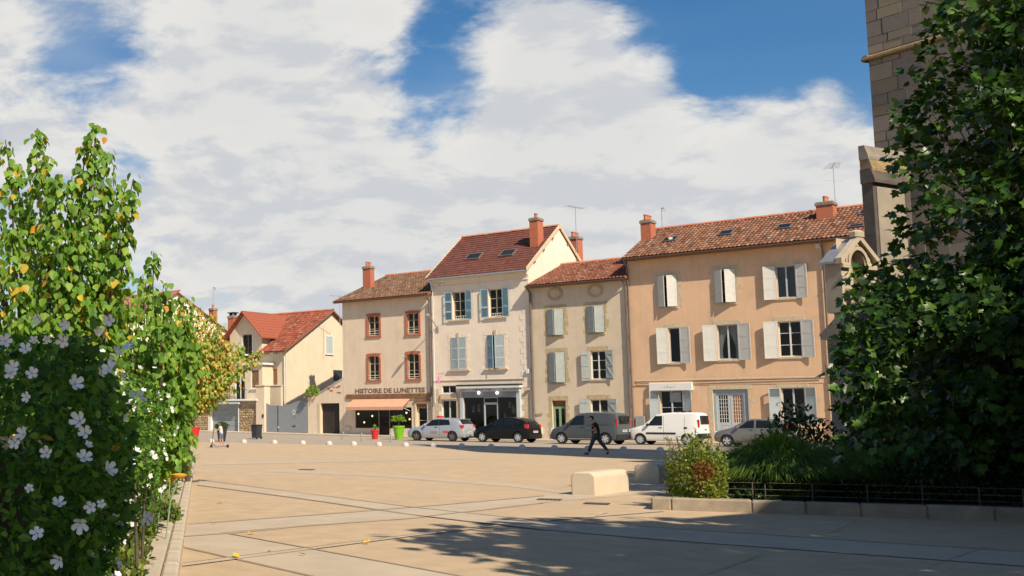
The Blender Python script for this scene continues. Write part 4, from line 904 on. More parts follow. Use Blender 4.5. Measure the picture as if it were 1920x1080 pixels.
def rubble(H, x0, x1, z0, z1, y, seed):              # single stones laid in rough courses
    r = random.Random(seed); V, Fs, C = [], [], []; z = z0
    while z < z1-.05:
        hh = min(r.uniform(.11, .22), z1-z); x = x0
        while x < x1-.04:
            l = min(r.uniform(.16, .42), x1-x); g = .012; p = r.uniform(.02, .05); b = len(V); i = r.uniform(.015, .03)
            q = [(x+g, z+g), (x+l-g, z+g+r.uniform(0, .02)), (x+l-g, z+hh-g), (x+g, z+hh-g-r.uniform(0, .02))]
            V += [(a, y, c_) for a, c_ in q]+[(a+(i if a < x+l/2 else -i), y-p, c_+(i if c_ < z+hh/2 else -i)) for a, c_ in q]
            Fs += [b+4, b+5, b+6, b+7, b, b+1, b+5, b+4, b+1, b+2, b+6, b+5, b+2, b+3, b+7, b+6, b+3, b, b+4, b+7]
            C += [np.array(r.choice(((.46, .33, .18), (.40, .27, .14), (.50, .38, .23), (.34, .23, .13), (.42, .34, .24))))*r.uniform(.8, 1.15)]*8; x += l
        z += hh
    o = np_mesh('rubble_stones', np.array(V)-np.array(H.off), Fs, 4, 'rubble', H.e, np.array(C)); o['kind'] = 'stuff'
rubble(v, gx0, gd[0]-.37, gz, zs1-.02, .058, 1); rubble(v, gd[1]+.06, gx1, gz, zs1-.02, .058, 2)
# ------------------------------------------------------------------ gate, gate pillar and low walls
zg0 = elev_wall(-21)-.02
pp = rect(482, 724, 498.5, 812); gp = House('gate_pillar', 'square plastered pillar between the rubble wall and the grey gate', 'pillar', pp[0], pp[1], zg0)
gp.b(MB().bbox(pp[0], pp[1], -.15, .55, zg0, pp[3], .02), 'shaft', 'wall_tan'); gp.b(MB().bbox(pp[0]-.06, pp[1]+.06, -.21, .61, pp[3]+.001, pp[3]+.10, .03), 'cap', 'stone_trim'); gp.b(MB().box(pp[1]-.25, pp[1]-.1, -.2, -.151, zg0+1.2, zg0+1.45), 'intercom', 'black_metal')
pw_ = rect(499, 724, 530, 749, 1.4); lw = House('garden_wall', 'low cream parapet wall above the grey metal gate', 'wall', pw_[0], pw_[1], zg0)
lw.b(MB().bbox(pw_[0], pw_[1], 1.2, 1.45, zg0, pw_[3], .02), 'parapet', 'wall_cream'); lw.b(MB().bbox(pw_[0]-.04, pw_[1]+.04, 1.15, 1.5, pw_[3]+.001, pw_[3]+.07, .02), 'coping', 'stone_trim')
g0, g1, g2 = fp(499.5, 790)[0], fp(521, 790)[0], fp(575.5, 790)[0]; gt = House('gate', 'grey sheet metal double gate with curved top beside the cream villa', 'gate', g0, g2, zg0)
zz_ = [fp(499.5, 756)[1], fp(517, 761)[1], fp(521, 760)[1], fp(530, 761)[1], fp(545, 757)[1], fp(556, 753)[1]]
gt.b(MB().prism([(g0, zg0+.05), (g1-.03, zg0+.05), (g1-.03, zz_[1]), (g0+.4, zz_[1]+.06), (g0, zz_[0])], 'y', .02, .08), 'gate_leaf', 'gate_grey')
gl = gt.b(MB().prism([(g1+.03, zg0+.05), (g2, zg0+.05), (g2, fp(575, 752)[1]), (fp(557, 770)[0], fp(557, 752.5)[1]), (fp(545, 770)[0], zz_[4]), (fp(530, 770)[0], zz_[3]), (g1+.03, zz_[2])], 'y', .02, .08), 'gate_leaf', 'gate_grey')
gt.b(MB().box(g1-.028, g1+.028, .0, .10, zg0+.05, zz_[2]-.02), 'gate_post', 'anthracite')
xx, zq = fp(551, 773); m = MB()
for k in range(16):
    a0, a1 = 2*PI*k/16, 2*PI*(k+1)/16; m.quad((xx+.10*math.cos(a0), .012, zq+.14*math.sin(a0)), (xx+.10*math.cos(a1), .012, zq+.14*math.sin(a1)), (xx+.15*math.cos(a1), .012, zq+.2*math.sin(a1)), (xx+.15*math.cos(a0), .012, zq+.2*math.sin(a0)))
gt.b(m, 'ring_emblem', 'white_paint', gl); xx, zq = fp(520.5, 801); gt.b(MB().box(xx+.05, xx+.13, -.03, .019, zq-.05, zq+.05), 'gate_lock', 'white_paint', gl)
xx, zq = fp(551, 799); gt.b(MB().box(xx-.16, xx+.16, .0, .019, zq-.04, zq+.04), 'letter_slot', 'black_metal', gl)
# ------------------------------------------------------------------ plastered shed with the brown door
s0, s1 = fp(577, 780)[0], X1-.02; zd0 = elev_wall(-17)-.1
sd_ = House('shed', 'small plastered outbuilding with sloping top and dark brown door', 'shed', s0, s1, zd0)
do = rect(601, 756, 636.5, 816); do = (do[0], do[1], zd0, do[3]); za, zb_ = fp(590, 740)[1], fp(642, 710)[1]; xk = fp(597, 735)[0]
sd_.holes = [do]; sd_.wall(min(za, zb_)-.5, 2.6, 'wall_tan', reveal=.35); zl = min(za, zb_)-.5
m = MB(); m.prism([(s0, zl), (s1, zl), (s1, zb_), (xk, za), (s0, za-.25)], 'y', -.0, .35); sd_.b(m, 'sloping_parapet', 'wall_tan')
m = MB(); m.add([(xk-.05, -.06, za), (s1, -.06, zb_), (s1, .42, zb_), (xk-.05, .42, za), (xk-.05, -.06, za+.07), (s1, -.06, zb_+.07), (s1, .42, zb_+.07), (xk-.05, .42, za+.07)], ((0, 3, 2, 1), (4, 5, 6, 7), (0, 1, 5, 4), (2, 3, 7, 6), (0, 4, 7, 3), (1, 2, 6, 5))); sd_.b(m, 'coping', 'frame_grey')
dk = sd_.b(MB().box(do[0], do[1], .28, .33, do[2], do[3]), 'door', 'door_dark')
for k in range(6): x = do[0]+(do[1]-do[0])*k/6; sd_.b(MB().box(x+.01, x+(do[1]-do[0])/6-.01, .262, .279, do[2], do[3]), 'door_plank', 'door_dark', dk)
sd_.b(MB().box(do[0]-.2, do[0]-.004, -.04, .1, zd0, do[3]+.02), 'door_jamb', 'frame_cream'); r = random.Random(4)
for k in range(9):
    x, z = fp(618+r.uniform(-8, 18), 730+r.uniform(-6, 10)); sd_.b(MB().bbox(x, x+r.uniform(.15, .4), -.012, .0, z, z+r.uniform(.06, .12), .006), 'bare_brick', 'surround_red')
# ------------------------------------------------------------------ house standing behind the trees
xq = fp(300, 700, 2)[0]; q0 = fpx(330, 547, xq); q1 = fpx(428, 622, xq)
hl = House('town_house', 'house behind the yellowing tree with a thin brick chimney on its roof', 'house', xq-12, xq, .3)
zE = q1[1]-.2; half = q1[0]-q0[0]; yF = q0[0]-half
hl.wall(zE, half*2, 'wall_white', gable=(q0[0], q0[1]-.1), y=yF)
rr_, _, _ = tile_roof(hl, xq-12, xq+.3, yF-.4, zE-.1, q0[0], q0[1], dark=.2); back_roof(hl, xq-12, xq+.3, q0[0], q0[1], q1[0]+.4, zE-.1)
yc = fpx(401, 600, xq-.5)[0]; chimney(hl, rr_, xq-.6, yc, zE, fpx(401, 578, xq-.6)[1], .6, .55, 1)
Pq = w(xq-.6, yc, fpx(401, 578, xq-.6)[1]); antenna(Pq, 2.0, 'thin mast aerial on the narrow chimney behind the yellowing tree', small=True)
Pq = w(fp(637, 575, 7)[0], 7, fp(637, 585, 7)[1]-1.2); antenna(Pq, 2.6, 'aerial between the red villa roof and the tan house', 5, .4)
# ------------------------------------------------------------------ church tower with buttresses
_c = ray(-700, HOR); _c = Vector((_c.x, _c.y, 0)).normalized(); CU = -_c; CI = Vector((-CU.y, CU.x, 0)); CROT = math.atan2(CU.y, CU.x)
T0 = at_y(1641, 290, 33.5); T0 = Vector((T0.x, T0.y, 0))
def cpl_x(px, py, x):                                # pixel -> (y, z) on the plane facing the square
    d = ray(px, py); t = (x-(CAMP-T0).dot(CU))/d.dot(CU); Q = CAMP+d*t; return (Q-T0).dot(CI), Q.z
def cpl_y(px, py, y):                                # pixel -> (x, z) on the tower's long side
    d = ray(px, py); t = (y-(CAMP-T0).dot(CI))/d.dot(CI); Q = CAMP+d*t; return (Q-T0).dot(CU), Q.z
class Ch:
    off = (0, 0, 0); e = None
ch = empty('church', T0, CROT, 'old grey stone church tower with moulding and buttresses behind the broad-leaved tree', 'church'); Ch.e = ch
TW, ZT = 9.4, 18.0
m = MB(); m.box(0, TW, 0, TW, -.2, ZT); m.build('tower', 'church_stone', ch)
m = MB(); m.add([(-.3, -.3, ZT), (TW+.3, -.3, ZT), (TW+.3, TW+.3, ZT), (-.3, TW+.3, ZT), (TW/2, TW/2, 35.0)], ((0, 1, 4), (1, 2, 4), (2, 3, 4), (3, 0, 4), (3, 2, 1, 0))); m.build('spire', 'slate', ch)
m = MB(); m.bbox(TW+.02, TW+20, .4, 13, -.2, 10.5, .05); m.build('nave', 'church_stone', ch)
m = MB(); m.prism([(0, 10.5), (13.4, 10.5), (6.7, 17)], 'x', TW+.02, TW+20.4); m.build('nave_roof', 'slate', ch)
MB().box(9.6, 19, -6, .38, -.2, 10.8).build('shadow_wing', 'church_stone', ch); MB().prism([(9.0, 10.802), (19.3, 10.802), (14.15, 15.0)], 'y', -6.3, 6).build('shadow_wing_roof', 'slate', ch)  # unseen side wing, added for the shadow it throws on the square
zm = cpl_y(1623, 112, 0)[1]; prof = [(-.13, 0), (-.16, .05), (-.15, .11), (-.05, .17), (.05, .17), (.05, 0)]
md = MB(); md.prism([(a, zm-.08+b) for a, b in prof], 'x', -.15, TW+.15); md.build('moulding', 'lichen', ch)
md = MB(); md.prism([(a, zm-.08+b) for a, b in prof], 'y', -.15, TW+.15); md.v = [(x, y, z) for (x, y, z) in md.v]; md.build('moulding', 'lichen', ch)
# quoins and ashlar that show between the leaves
var = []
for k in range(8):
    mm = MB(); mm.bbox(0, 1, 0, .06, 0, 1, .03); me = bpy.data.meshes.new('ashlar_mesh'); me.from_pydata(mm.v, [], mm.f); me.update()
    cc = np.array(random.choice(((.27, .23, .18), (.31, .26, .20), (.25, .21, .17), (.29, .24, .17), (.27, .235, .20))))*random.uniform(.85, 1.15)
    at_ = me.color_attributes.new('tint', 'FLOAT_COLOR', 'POINT'); c4 = np.ones((len(me.vertices), 4), np.float32); c4[:, :3] = cc; at_.data.foreach_set('color', c4.ravel()); me.materials.append(M['church_stones']); var.append(me)
r = random.Random(9); z = 3.0; row = 0
while z < ZT-.4:
    hh = r.uniform(.24, .50); x = 0; lim = r.choice((1.2, 1.7, 2.3, 2.8)) if z > zm else r.choice((1.6, 2.2, 3.0, 3.4))
    if abs(z+hh/2-zm) < hh/2+.1: hh = max(.1, zm-.10-z) if z < zm-.15 else hh
    if zm-.12 < z < zm+.12: z = zm+.12; continue
    while x < lim:
        l = r.uniform(.30, .95); s_ = bpy.data.objects.new('stone', r.choice(var)); COL.objects.link(s_); s_.parent = ch
        s_.location = (x+.008, -.026-r.uniform(0, .010), z+.008); s_.scale = (l-.007, 1, hh-.007); x += l
    z += hh; row += 1
m = MB(); m.box(1.0, TW, -.022, -.002, 3.0, zm-.15); m.build('render_coat', 'church_render', ch); m = MB(); m.box(1.0, TW, -.02, -.002, zm+.15, ZT-.2); m.build('render_coat', 'church_render', ch)
# upper buttress with weathered cap
xB = 1.1; yb0 = cpl_x(1640, 400, xB)[0]; yb1 = cpl_x(1698, 400, xB)[0]; zb1 = cpl_x(1668, 347, xB)[1]; zb2 = cpl_x(1650, 297, xB-.9)[1]
xk0 = cpl_y(1619, 400, yb0)[0]; bt = MB(); bt.box(xk0, xB, yb0, yb1+.3, 0, zb1); ub = bt.build('buttress', 'church_dark', ch)
MB().bbox(xB+.001, xB+.03, yb0+.14, yb1-.03, 2, zb1-.1, .01).build('buttress_panel', 'church_render', ub)
for k in range(3):
    f0, f1 = k/3, (k+1)/3; xa0, xa1 = xB+.10+(xk0+.2-xB-.10)*f0, xB+.10+(xk0+.2-xB-.10)*f1; q0, q1 = zb1+.04+(zb2-zb1-.04)*f0, zb1+.04+(zb2-zb1-.04)*f1
    MB().prism([(xk0, q0-.04), (xa0, q0-.04), (xa0, q0+.05), (xa1-.03, q1+.03), (xk0, q1+.03)], 'y', yb0-.05+.03*(k % 2), yb1+.35).build('cap_course', ('church_dark', 'lichen', 'church_stone')[k], ub)
# lower buttress with a gabled niche
xA = 2.6; a0, a1 = cpl_x(1578, 520, xA)[0], cpl_x(1640, 520, xA)[0]; zE = cpl_x(1572, 486, xA)[1]; yA, zA = cpl_x(1602, 452, xA); zL = cpl_x(1600, 586, xA)[1]; xb = cpl_y(1547, 520, a0)[0]
n0, n1, zn = cpl_x(1594, 540, xA)[0], cpl_x(1622, 540, xA)[0], cpl_x(1608, 496, xA)[1]; ym = (a0+a1)/2
lb = MB(); K = 12; arc = [(ym+(n1-n0)/2*math.cos(PI*k/K), zn+(n1-n0)/2*1.1*math.sin(PI*k/K)) for k in range(K+1)]
out = [(a1, zL), (a1, zE), (ym, zA-.02), (a0, zE), (a0, zL)]
# front face with the arched niche cut in
lb.quad((xA, n1, zL), (xA, a1, zL), (xA, a1, zn), (xA, n1, zn)); lb.quad((xA, a0, zL), (xA, n0, zL), (xA, n0, zn), (xA, a0, zn))
for k in range(K):
    p, q = arc[k], arc[k+1]
    def o_(pt):
        a = math.atan2(pt[1]-zn, pt[0]-ym); yy = a1 if math.cos(a) > 0 else a0
        t = (pt[0]-a0)/(a1-a0); 
        return (a0+(a1-a0)*max(0, min(1, (math.cos(a)*1.0+1)/2)), zE+(zA-zE)*(1-abs(math.cos(a))))
    P0, P1 = o_(p), o_(q); lb.quad((xA, *p), (xA, *q), (xA, *P1), (xA, *P0)); lb.quad((xA, *p), (xA, *q), (xA-.3, *q), (xA-.3, *p))
lb.add([(xA, a1, zn), (xA, a1, zE), (xA, n1, zn)], ((0, 1, 2),)); lb.add([(xA, a0, zn), (xA, a0, zE), (xA, n0, zn)], ((0, 1, 2),))
lb.quad((xA, n0, zL), (xA-.3, n0, zL), (xA-.3, n0, zn), (xA, n0, zn)); lb.quad((xA, n1, zL), (xA-.3, n1, zL), (xA-.3, n1, zn), (xA, n1, zn)); lb.quad((xA-.3, n0, zL), (xA-.3, n1, zL), (xA-.3, n1, zn+.7), (xA-.3, n0, zn+.7))
lb.quad((xb, a0, zL), (xA, a0, zL), (xA, a0, zE), (xb, a0, zE)); lb.quad((xb, a1, zL), (xA, a1, zL), (xA, a1, zE), (xb, a1, zE)); lb.quad((xb, a0, zL), (xb, a1, zL), (xb, a1, zE), (xb, a0, zE))
nb = lb.build('niche_buttress', 'church_light', ch, fix=True)
for sg, ya in ((-1, a0), (1, a1)):                   # stone gable copings and zinc slopes behind
    rf = MB(); ye = ya+sg*.14; ze = zE-.10
    rf.add([(xb-.05, ye, ze), (xA-.06, ye, ze), (xA-.06, ym, zA+.04), (xb-.05, ym, zA+.04), (xb-.05, ye, ze+.06), (xA-.06, ye, ze+.06), (xA-.06, ym, zA+.10), (xb-.05, ym, zA+.10)], ((0, 3, 2, 1), (4, 5, 6, 7), (0, 1, 5, 4), (2, 3, 7, 6), (0, 4, 7, 3), (1, 2, 6, 5)))
    rf.build('zinc_slope', 'zinc', nb)
    gc = MB(); gc.add([(xA-.05, ye, ze-.02), (xA+.12, ye, ze-.02), (xA+.12, ym, zA+.02), (xA-.05, ym, zA+.02), (xA-.05, ye, ze+.13), (xA+.12, ye, ze+.13), (xA+.12, ym, zA+.17), (xA-.05, ym, zA+.17)], ((0, 3, 2, 1), (4, 5, 6, 7), (0, 1, 5, 4), (2, 3, 7, 6), (0, 4, 7, 3), (1, 2, 6, 5)))
    gc.build('gable_coping', 'church_light', nb)
MB().bbox(xA-.1, xA+.14, ym-.16, ym+.2, zA+.10, zA+.28, .05).build('apex_stone', 'church_light', nb)
rg = MB(); rw = (n1-n0)/2
for k in range(K):
    t0, t1 = PI*k/K, PI*(k+1)/K
    for (r0, r1, h0) in ((rw+.03, rw+.12, .05), (rw+.14, rw+.20, .03)):
        pt = lambda a, rr, x: (x, ym+rr*math.cos(a), zn+rr*1.1*math.sin(a))
        rg.quad(pt(t0, r0, xA+h0), pt(t1, r0, xA+h0), pt(t1, r1, xA+h0), pt(t0, r1, xA+h0)); rg.quad(pt(t0, r0, xA), pt(t1, r0, xA), pt(t1, r0, xA+h0), pt(t0, r0, xA+h0)); rg.quad(pt(t0, r1, xA+h0), pt(t1, r1, xA+h0), pt(t1, r1, xA), pt(t0, r1, xA))
rg.build('arch_moulding', 'church_light', nb)
for ya, yb_ in ((a0-.02, n0-.0), (n1+.0, a1+.02)): 
    MB().bbox(xA-.02, xA+.09, ya, yb_, zn-.12, zn-.0, .02).build('impost', 'church_light', nb); MB().bbox(xA-.02, xA+.05, ya, yb_, zn-.42, zn-.30, .02).build('impost', 'church_light', nb)
zl2 = cpl_x(1610, 632, xA+.5)[1]
for k, (zz0, zz1, o1) in enumerate(((zL-.42, zL-.003, .28), (zl2, zL-.424, .52))):
    lg = MB(); lg.prism([(xA-.3, zz0), (xA+o1, zz0), (xA+o1, zz0+.09), (xA+o1-.26, zz1), (xA-.3, zz1)], 'y', a0+.06-.05*k, a1+.1); lg.build('weathering', 'church_stone', nb)
low = MB(); xs_ = cpl_y(1541, 632, a0-.05)[0]
low.box(xs_+.1, xA+.38, a0+.02, a1+.1, -.1, zl2-.003); low.build('lower_buttress', 'church_stone', nb)
low = MB(); low.prism([(xs_, zl2), (xb+.7, zl2), (xb+.7, zL+.05), (xb+.45, zL+.05), (xs_-.05, zl2+.12)], 'y', a0-.08, a1); low.build('weathering', 'church_stone', nb)
# ------------------------------------------------------------------ parish house beyond the right edge, whose shadow lies over the planting
ph = empty('parish_house', (12.9, 5.7, 0), CROT, 'tall plastered house with slate roof standing beside the planted bed', 'house')
m = MB(); m.box(0, 11, 0, 5.0, -.1, 12.4); m.build('wing_wall', 'wall_grey', ph); m = MB(); m.box(0.02, 11, 5.002, 17, -.1, 16.4); m.build('wall', 'wall_grey', ph)
MB().prism([(4.9, 16.402), (17.3, 16.402), (16.3, 17.0), (5.8, 17.0)], 'x', -.2, 11.2).build('roof', 'slate', ph); MB().prism([(-.2, 12.402), (4.99, 12.402), (4.99, 13.0)], 'x', -.2, 11.2).build('wing_roof', 'slate', ph)
for i in range(3):
    for j in range(4):
        x = -.03; y0 = 1.6+j*3.4; z0 = 1.2+i*3.7; f = MB(); f.box(-.06, -.001, y0-.1, y0+1.2, z0-.12, z0+1.9); wn = f.build('window', 'frame_white', ph); MB().box(-.08, -.061, y0+.05, y0+1.05, z0+.05, z0+1.75).build('pane', 'car_glass', wn)
# ------------------------------------------------------------------ foliage tools
HEART = (np.array([(0, .42, -.04), (0, 0, 0), (-.30, .05, .03), (-.46, .36, .08), (-.26, .74, .03), (0, 1.05, -.08), (.26, .74, .03), (.46, .36, .08), (.30, .05, .03)]), [(0, i, i+1) for i in range(1, 8)]+[(0, 8, 1)])
_l = [(0, 0), (-.30, -.02), (-.55, .22), (-.34, .34), (-.56, .62), (-.26, .62), (0, 1.0), (.26, .62), (.56, .62), (.34, .34), (.55, .22), (.30, -.02)]
LOBED = (np.array([(0, .36, -.05)]+[(x, y, .14*abs(x)) for x, y in _l]), [(0, i, i+1) for i in range(1, 12)]+[(0, 12, 1)])
OVAL = (np.array([(0, 0, 0), (-.30, .35, .07), (-.22, .75, .05), (0, 1, -.04), (.22, .75, .05), (.30, .35, .07)]), [(0, 3, 2), (0, 2, 1), (0, 5, 4), (0, 4, 3)])
def unit(a): return a/np.maximum(np.linalg.norm(a, axis=1, keepdims=True), 1e-6)
def leaves(name, tpl, pos, tip, nrm, size, cols, mat, parent, kind='stuff', parts=0, jitter=.15):
    """every leaf real geometry; the ones that show largest become parts of their own"""
    V, T = tpl; n = len(pos); tip = unit(tip); nrm = unit(nrm-tip*np.sum(nrm*tip, 1, keepdims=True)); bx = np.cross(tip, nrm)
    R = np.stack([bx, tip, nrm], 2)
    if parts:
        d = np.linalg.norm(pos-np.array(CAMP), axis=1); px = np.array([project(p)[:2] for p in pos]); ins = (px[:, 0] > 0) & (px[:, 0] < 1920) & (px[:, 1] > 0) & (px[:, 1] < 1080)
        facing = np.abs(np.sum(nrm*unit(pos-np.array(CAMP)), 1)); score = np.where(ins, size/d*(.3+facing), 0); pick = np.argsort(-score)[:parts]
        nv = 7; vm = []; reps = cols[pick][np.linspace(0, len(pick)-1, nv).astype(int)]
        for c in reps:
            me = bpy.data.meshes.new('leaf_mesh'); me.from_pydata(V.tolist(), [], T); me.update(); a = me.color_attributes.new('tint', 'FLOAT_COLOR', 'POINT')
            c4 = np.ones((len(V), 4), np.float32); c4[:, :3] = c; a.data.foreach_set('color', c4.ravel()); me.materials.append(M[mat]); vm.append(me)
        inv = parent.matrix_basis.inverted()
        for i in pick:
            k = int(np.argmin(np.sum((reps-cols[i])**2, 1))); o = bpy.data.objects.new('leaf', vm[k]); COL.objects.link(o); o.parent = parent
            mt = Matrix.Identity(4)
            for a in range(3):
                for b in range(3): mt[a][b] = R[i, a, b]*size[i]
                mt[a][3] = pos[i, a]
            o.matrix_local = inv @ mt
        keep = np.ones(n, bool); keep[pick] = False; pos, R, size, cols = pos[keep], R[keep], size[keep], cols[keep]; n = len(pos)
    P = np.einsum('nij,vj->nvi', R, V)*size[:, None, None]+pos[:, None, :]-np.array(parent.location)[None, None, :]
    Fs = (np.array(T)[None]+(np.arange(n)*len(V))[:, None, None]).ravel(); C = np.repeat(cols, len(V), 0)
    o = np_mesh(name, P.reshape(-1, 3), Fs, 3, mat, parent, C)
    if kind: o['kind'] = kind
    return o
def rnd(n, s=1.0): return RNG.normal(0, s, (n, 3))
def palette(n, cols, wts, jit=.18):
    c = np.array(cols)[RNG.choice(len(cols), n, p=np.array(wts)/sum(wts))]; return c*RNG.uniform(1-jit, 1+jit, (n, 1))
def limb(m, a, b, r0, r1, wob=.08, n=6):
    a, b = Vector(a), Vector(b); L_ = (b-a).length; pts = [a.lerp(b, i/(n-1))+Vector(RNG.normal(0, wob*L_*.25, 3)*(0 < i < n-1)) for i in range(n)]
    m.tube(pts, [r0+(r1-r0)*i/(n-1) for i in range(n)], 7); return pts
# ------------------------------------------------------------------ young trees with drooping heart-shaped leaves
def shoot_tree(name, label, base, tips, per, size, pal, wts, parts=0, spread=.26, fz=.7, group=None):
    t = empty(name, base, 0, label, 'tree', group); m = MB(); b = Vector((0, 0, 0)); pos, tip = [], []
    fork = b+Vector((0, 0, fz)); limb(m, b, fork, .07, .055, .02)
    for q in tips:
        q = Vector(q)-Vector(base); k = fork.lerp(q, .30)+Vector((q.x*.12, q.y*.12, -.1)); pts = limb(m, fork, k, .032, .024, .05)+limb(m, k, q, .024, .005, .04)
        L_ = len(pts)
        for i in range(per):
            f = RNG.uniform(.22, 1)**.85; s_ = f*(L_-1); j = min(int(s_), L_-2); p = pts[j].lerp(pts[j+1], s_-j); rr = spread*(1.15-.85*f**2)
            d = RNG.normal(0, 1, 3); d[2] *= .6; d = d/np.linalg.norm(d)*rr*RNG.uniform(.25, 1.1); pos.append(np.array(p)+d+np.array(base)); tip.append(d)
    m.build('trunk', 'bark', t, True)
    pos, tip = np.array(pos), np.array(tip); n = len(pos)
    out = unit(tip*np.array([1, 1, .3])); tp = out*.45+rnd(n, .25)+np.array([0, 0, -1.0]); nm = out*.8+rnd(n, .45)+np.array([.1, -.35, .35])
    leaves('crown', HEART, pos, tp, nm, size*RNG.uniform(.65, 1.15, n), palette(n, pal, wts), 'leaf', t, parts=parts)
    return t
G = [(.17, .31, .035), (.12, .25, .03), (.25, .37, .045), (.09, .19, .025), (.60, .42, .04), (.62, .30, .03)]
def tips_px(lst, Y, sp=.5): return [tuple(at_y(px, py, Y+random.uniform(-sp, sp))) for px, py in lst]
b1 = at_y(105, 781, 11); b1 = (b1.x, 11.2, 0.1)
shoot_tree('young_tree', 'bright green young tree with upright shoots and some yellow leaves behind the flowering bush', b1,
           tips_px([(10, 262), (30, 320), (70, 240), (88, 300), (110, 330), (135, 330), (160, 268), (182, 234), (203, 285), (222, 350), (250, 335), (238, 440), (195, 400), (60, 400), (150, 430), (20, 430), (-40, 300), (-60, 380), (215, 520), (120, 520), (40, 540), (170, 560), (-20, 520), (90, 590), (230, 590)], 11.2, .8), 430, .086, G, [5, 3, 4, 2, .9, .2], 300, .30)
b2 = at_y(285, 781, 14.5); b2 = (b2.x, 14.5, 0.1)
shoot_tree('young_tree', 'smaller bright green tree leaning over the white flowers towards the square', b2,
           tips_px([(288, 472), (268, 515), (312, 530), (345, 556), (240, 560), (352, 600), (330, 620), (300, 580), (355, 660), (320, 680), (270, 640), (345, 710), (290, 700), (250, 660), (310, 620), (230, 620), (365, 640)], 14.5, .9), 320, .095, G, [6, 4, 4, 2, .5, .1], 200, .34)
b3 = at_y(352, 781, 26); b3 = (b3.x, 26, 0.1)
Y3 = [(.66, .42, .09), (.60, .42, .10), (.42, .42, .08), (.22, .34, .05), (.17, .28, .045), (.66, .36, .08)]
shoot_tree('young_tree', 'yellowing tree in front of the cream villa and its garage', b3,
           tips_px([(372, 580), (395, 590), (350, 600), (415, 610), (432, 640), (455, 650), (488, 660), (420, 680), (395, 690), (360, 660), (380, 720), (395, 735), (410, 720), (350, 720), (440, 665), (340, 640), (365, 745), (385, 640), (410, 655), (340, 570), (330, 600), (345, 690), (370, 690), (400, 625), (335, 735), (430, 700)], 26, 1.2), 420, .085, Y3, [2, 2, 4, 4.5, 3.5, .7], 0, .42, 1.9)
# ------------------------------------------------------------------ hibiscus hedge with white flowers
HX, HY0, HY1, HZ = -.43, 4.2, 30.0, 1.92
hd = empty('flowering_hedge', (-1.5, 8, 0), 0, 'tall dark green hibiscus hedge covered in white flowers along the kerb', 'hedge')
def hedge_disp(p): return .13*np.sin(p[:, 0]*3.1+1.3*np.sin(p[:, 1]*1.7))+.12*np.sin(p[:, 1]*2.3+p[:, 2]*2.0)+.10*np.sin(p[:, 2]*4.1+p[:, 1]*3.3+p[:, 0]*2)
def hedge_pts(n_side, n_front, n_top):
    a = np.stack([np.full(n_side, HX), HY0*(HY1/HY0)**RNG.uniform(0, 1, n_side), .15+RNG.uniform(0, 1, n_side)*(HZ-.15)], 1); na = np.tile([1., 0, 0], (n_side, 1))
    b = np.stack([RNG.uniform(-3.2, HX, n_front), np.full(n_front, HY0), RNG.uniform(.1, HZ, n_front)], 1); nb_ = np.tile([0, -1., 0], (n_front, 1))
    c = np.stack([RNG.uniform(-3.2, HX, n_top), HY0*(HY1/HY0)**RNG.uniform(0, 1, n_top), np.full(n_top, HZ)], 1); nc = np.tile([0, 0, 1.], (n_top, 1))
    p = np.concatenate([a, b, c]); nn = np.concatenate([na, nb_, nc])
    # round the shoulders and let the flank lean out less low down
    sh_ = np.clip((p[:, 2]-1.55)/.5, 0, 1)**2; p[:, 0] -= np.where(nn[:, 0] > 0, .22*sh_, 0); p[:, 0] -= np.where(nn[:, 0] > 0, .42*np.clip((1.15-p[:, 2])/1.15, 0, 1), 0)
    p[:, 0] -= .021*np.maximum(0, p[:, 1]-6)
    p[:, 2] -= np.where(nn[:, 2] > 0, .25*np.clip((p[:, 0]-HX+.5)/.5, 0, 1)**2, 0)
    return p, nn
p, nn = hedge_pts(34000, 11000, 14000); n = len(p); dsp = hedge_disp(p)-.10-RNG.exponential(.09, n); p = p+nn*dsp[:, None]
tp = nn*.5+rnd(n, .7)+np.array([0, 0, -.25]); nm = nn*.9+rnd(n, .55)+np.array([0, 0, .5])
HG = [(.06, .16, .02), (.10, .23, .03), (.16, .31, .04), (.04, .10, .015), (.22, .34, .05), (.45, .26, .03)]
leaves('foliage', OVAL, p, tp, nm, RNG.uniform(.030, .060, n), palette(n, HG, [4, 4, 3, 3, 1.2, .12]), 'leaf', hd, parts=290)
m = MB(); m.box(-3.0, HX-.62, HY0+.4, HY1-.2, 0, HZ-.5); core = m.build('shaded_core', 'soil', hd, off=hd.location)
for k in range(60): m2 = None
st_ = MB()
for k in range(50):
    x, y = RNG.uniform(-2.8, HX-.2), RNG.uniform(HY0+.1, HY1); st_.tube([(x, y, 0), (x+RNG.uniform(-.2, .2), y+RNG.uniform(-.2, .2), 1.0), (x+RNG.uniform(-.3, .3), y+RNG.uniform(-.3, .3), HZ-.1)], [.018, .014, .006], 5)
st_.build('stems', 'bark', hd, off=hd.location)['kind'] = 'stuff'
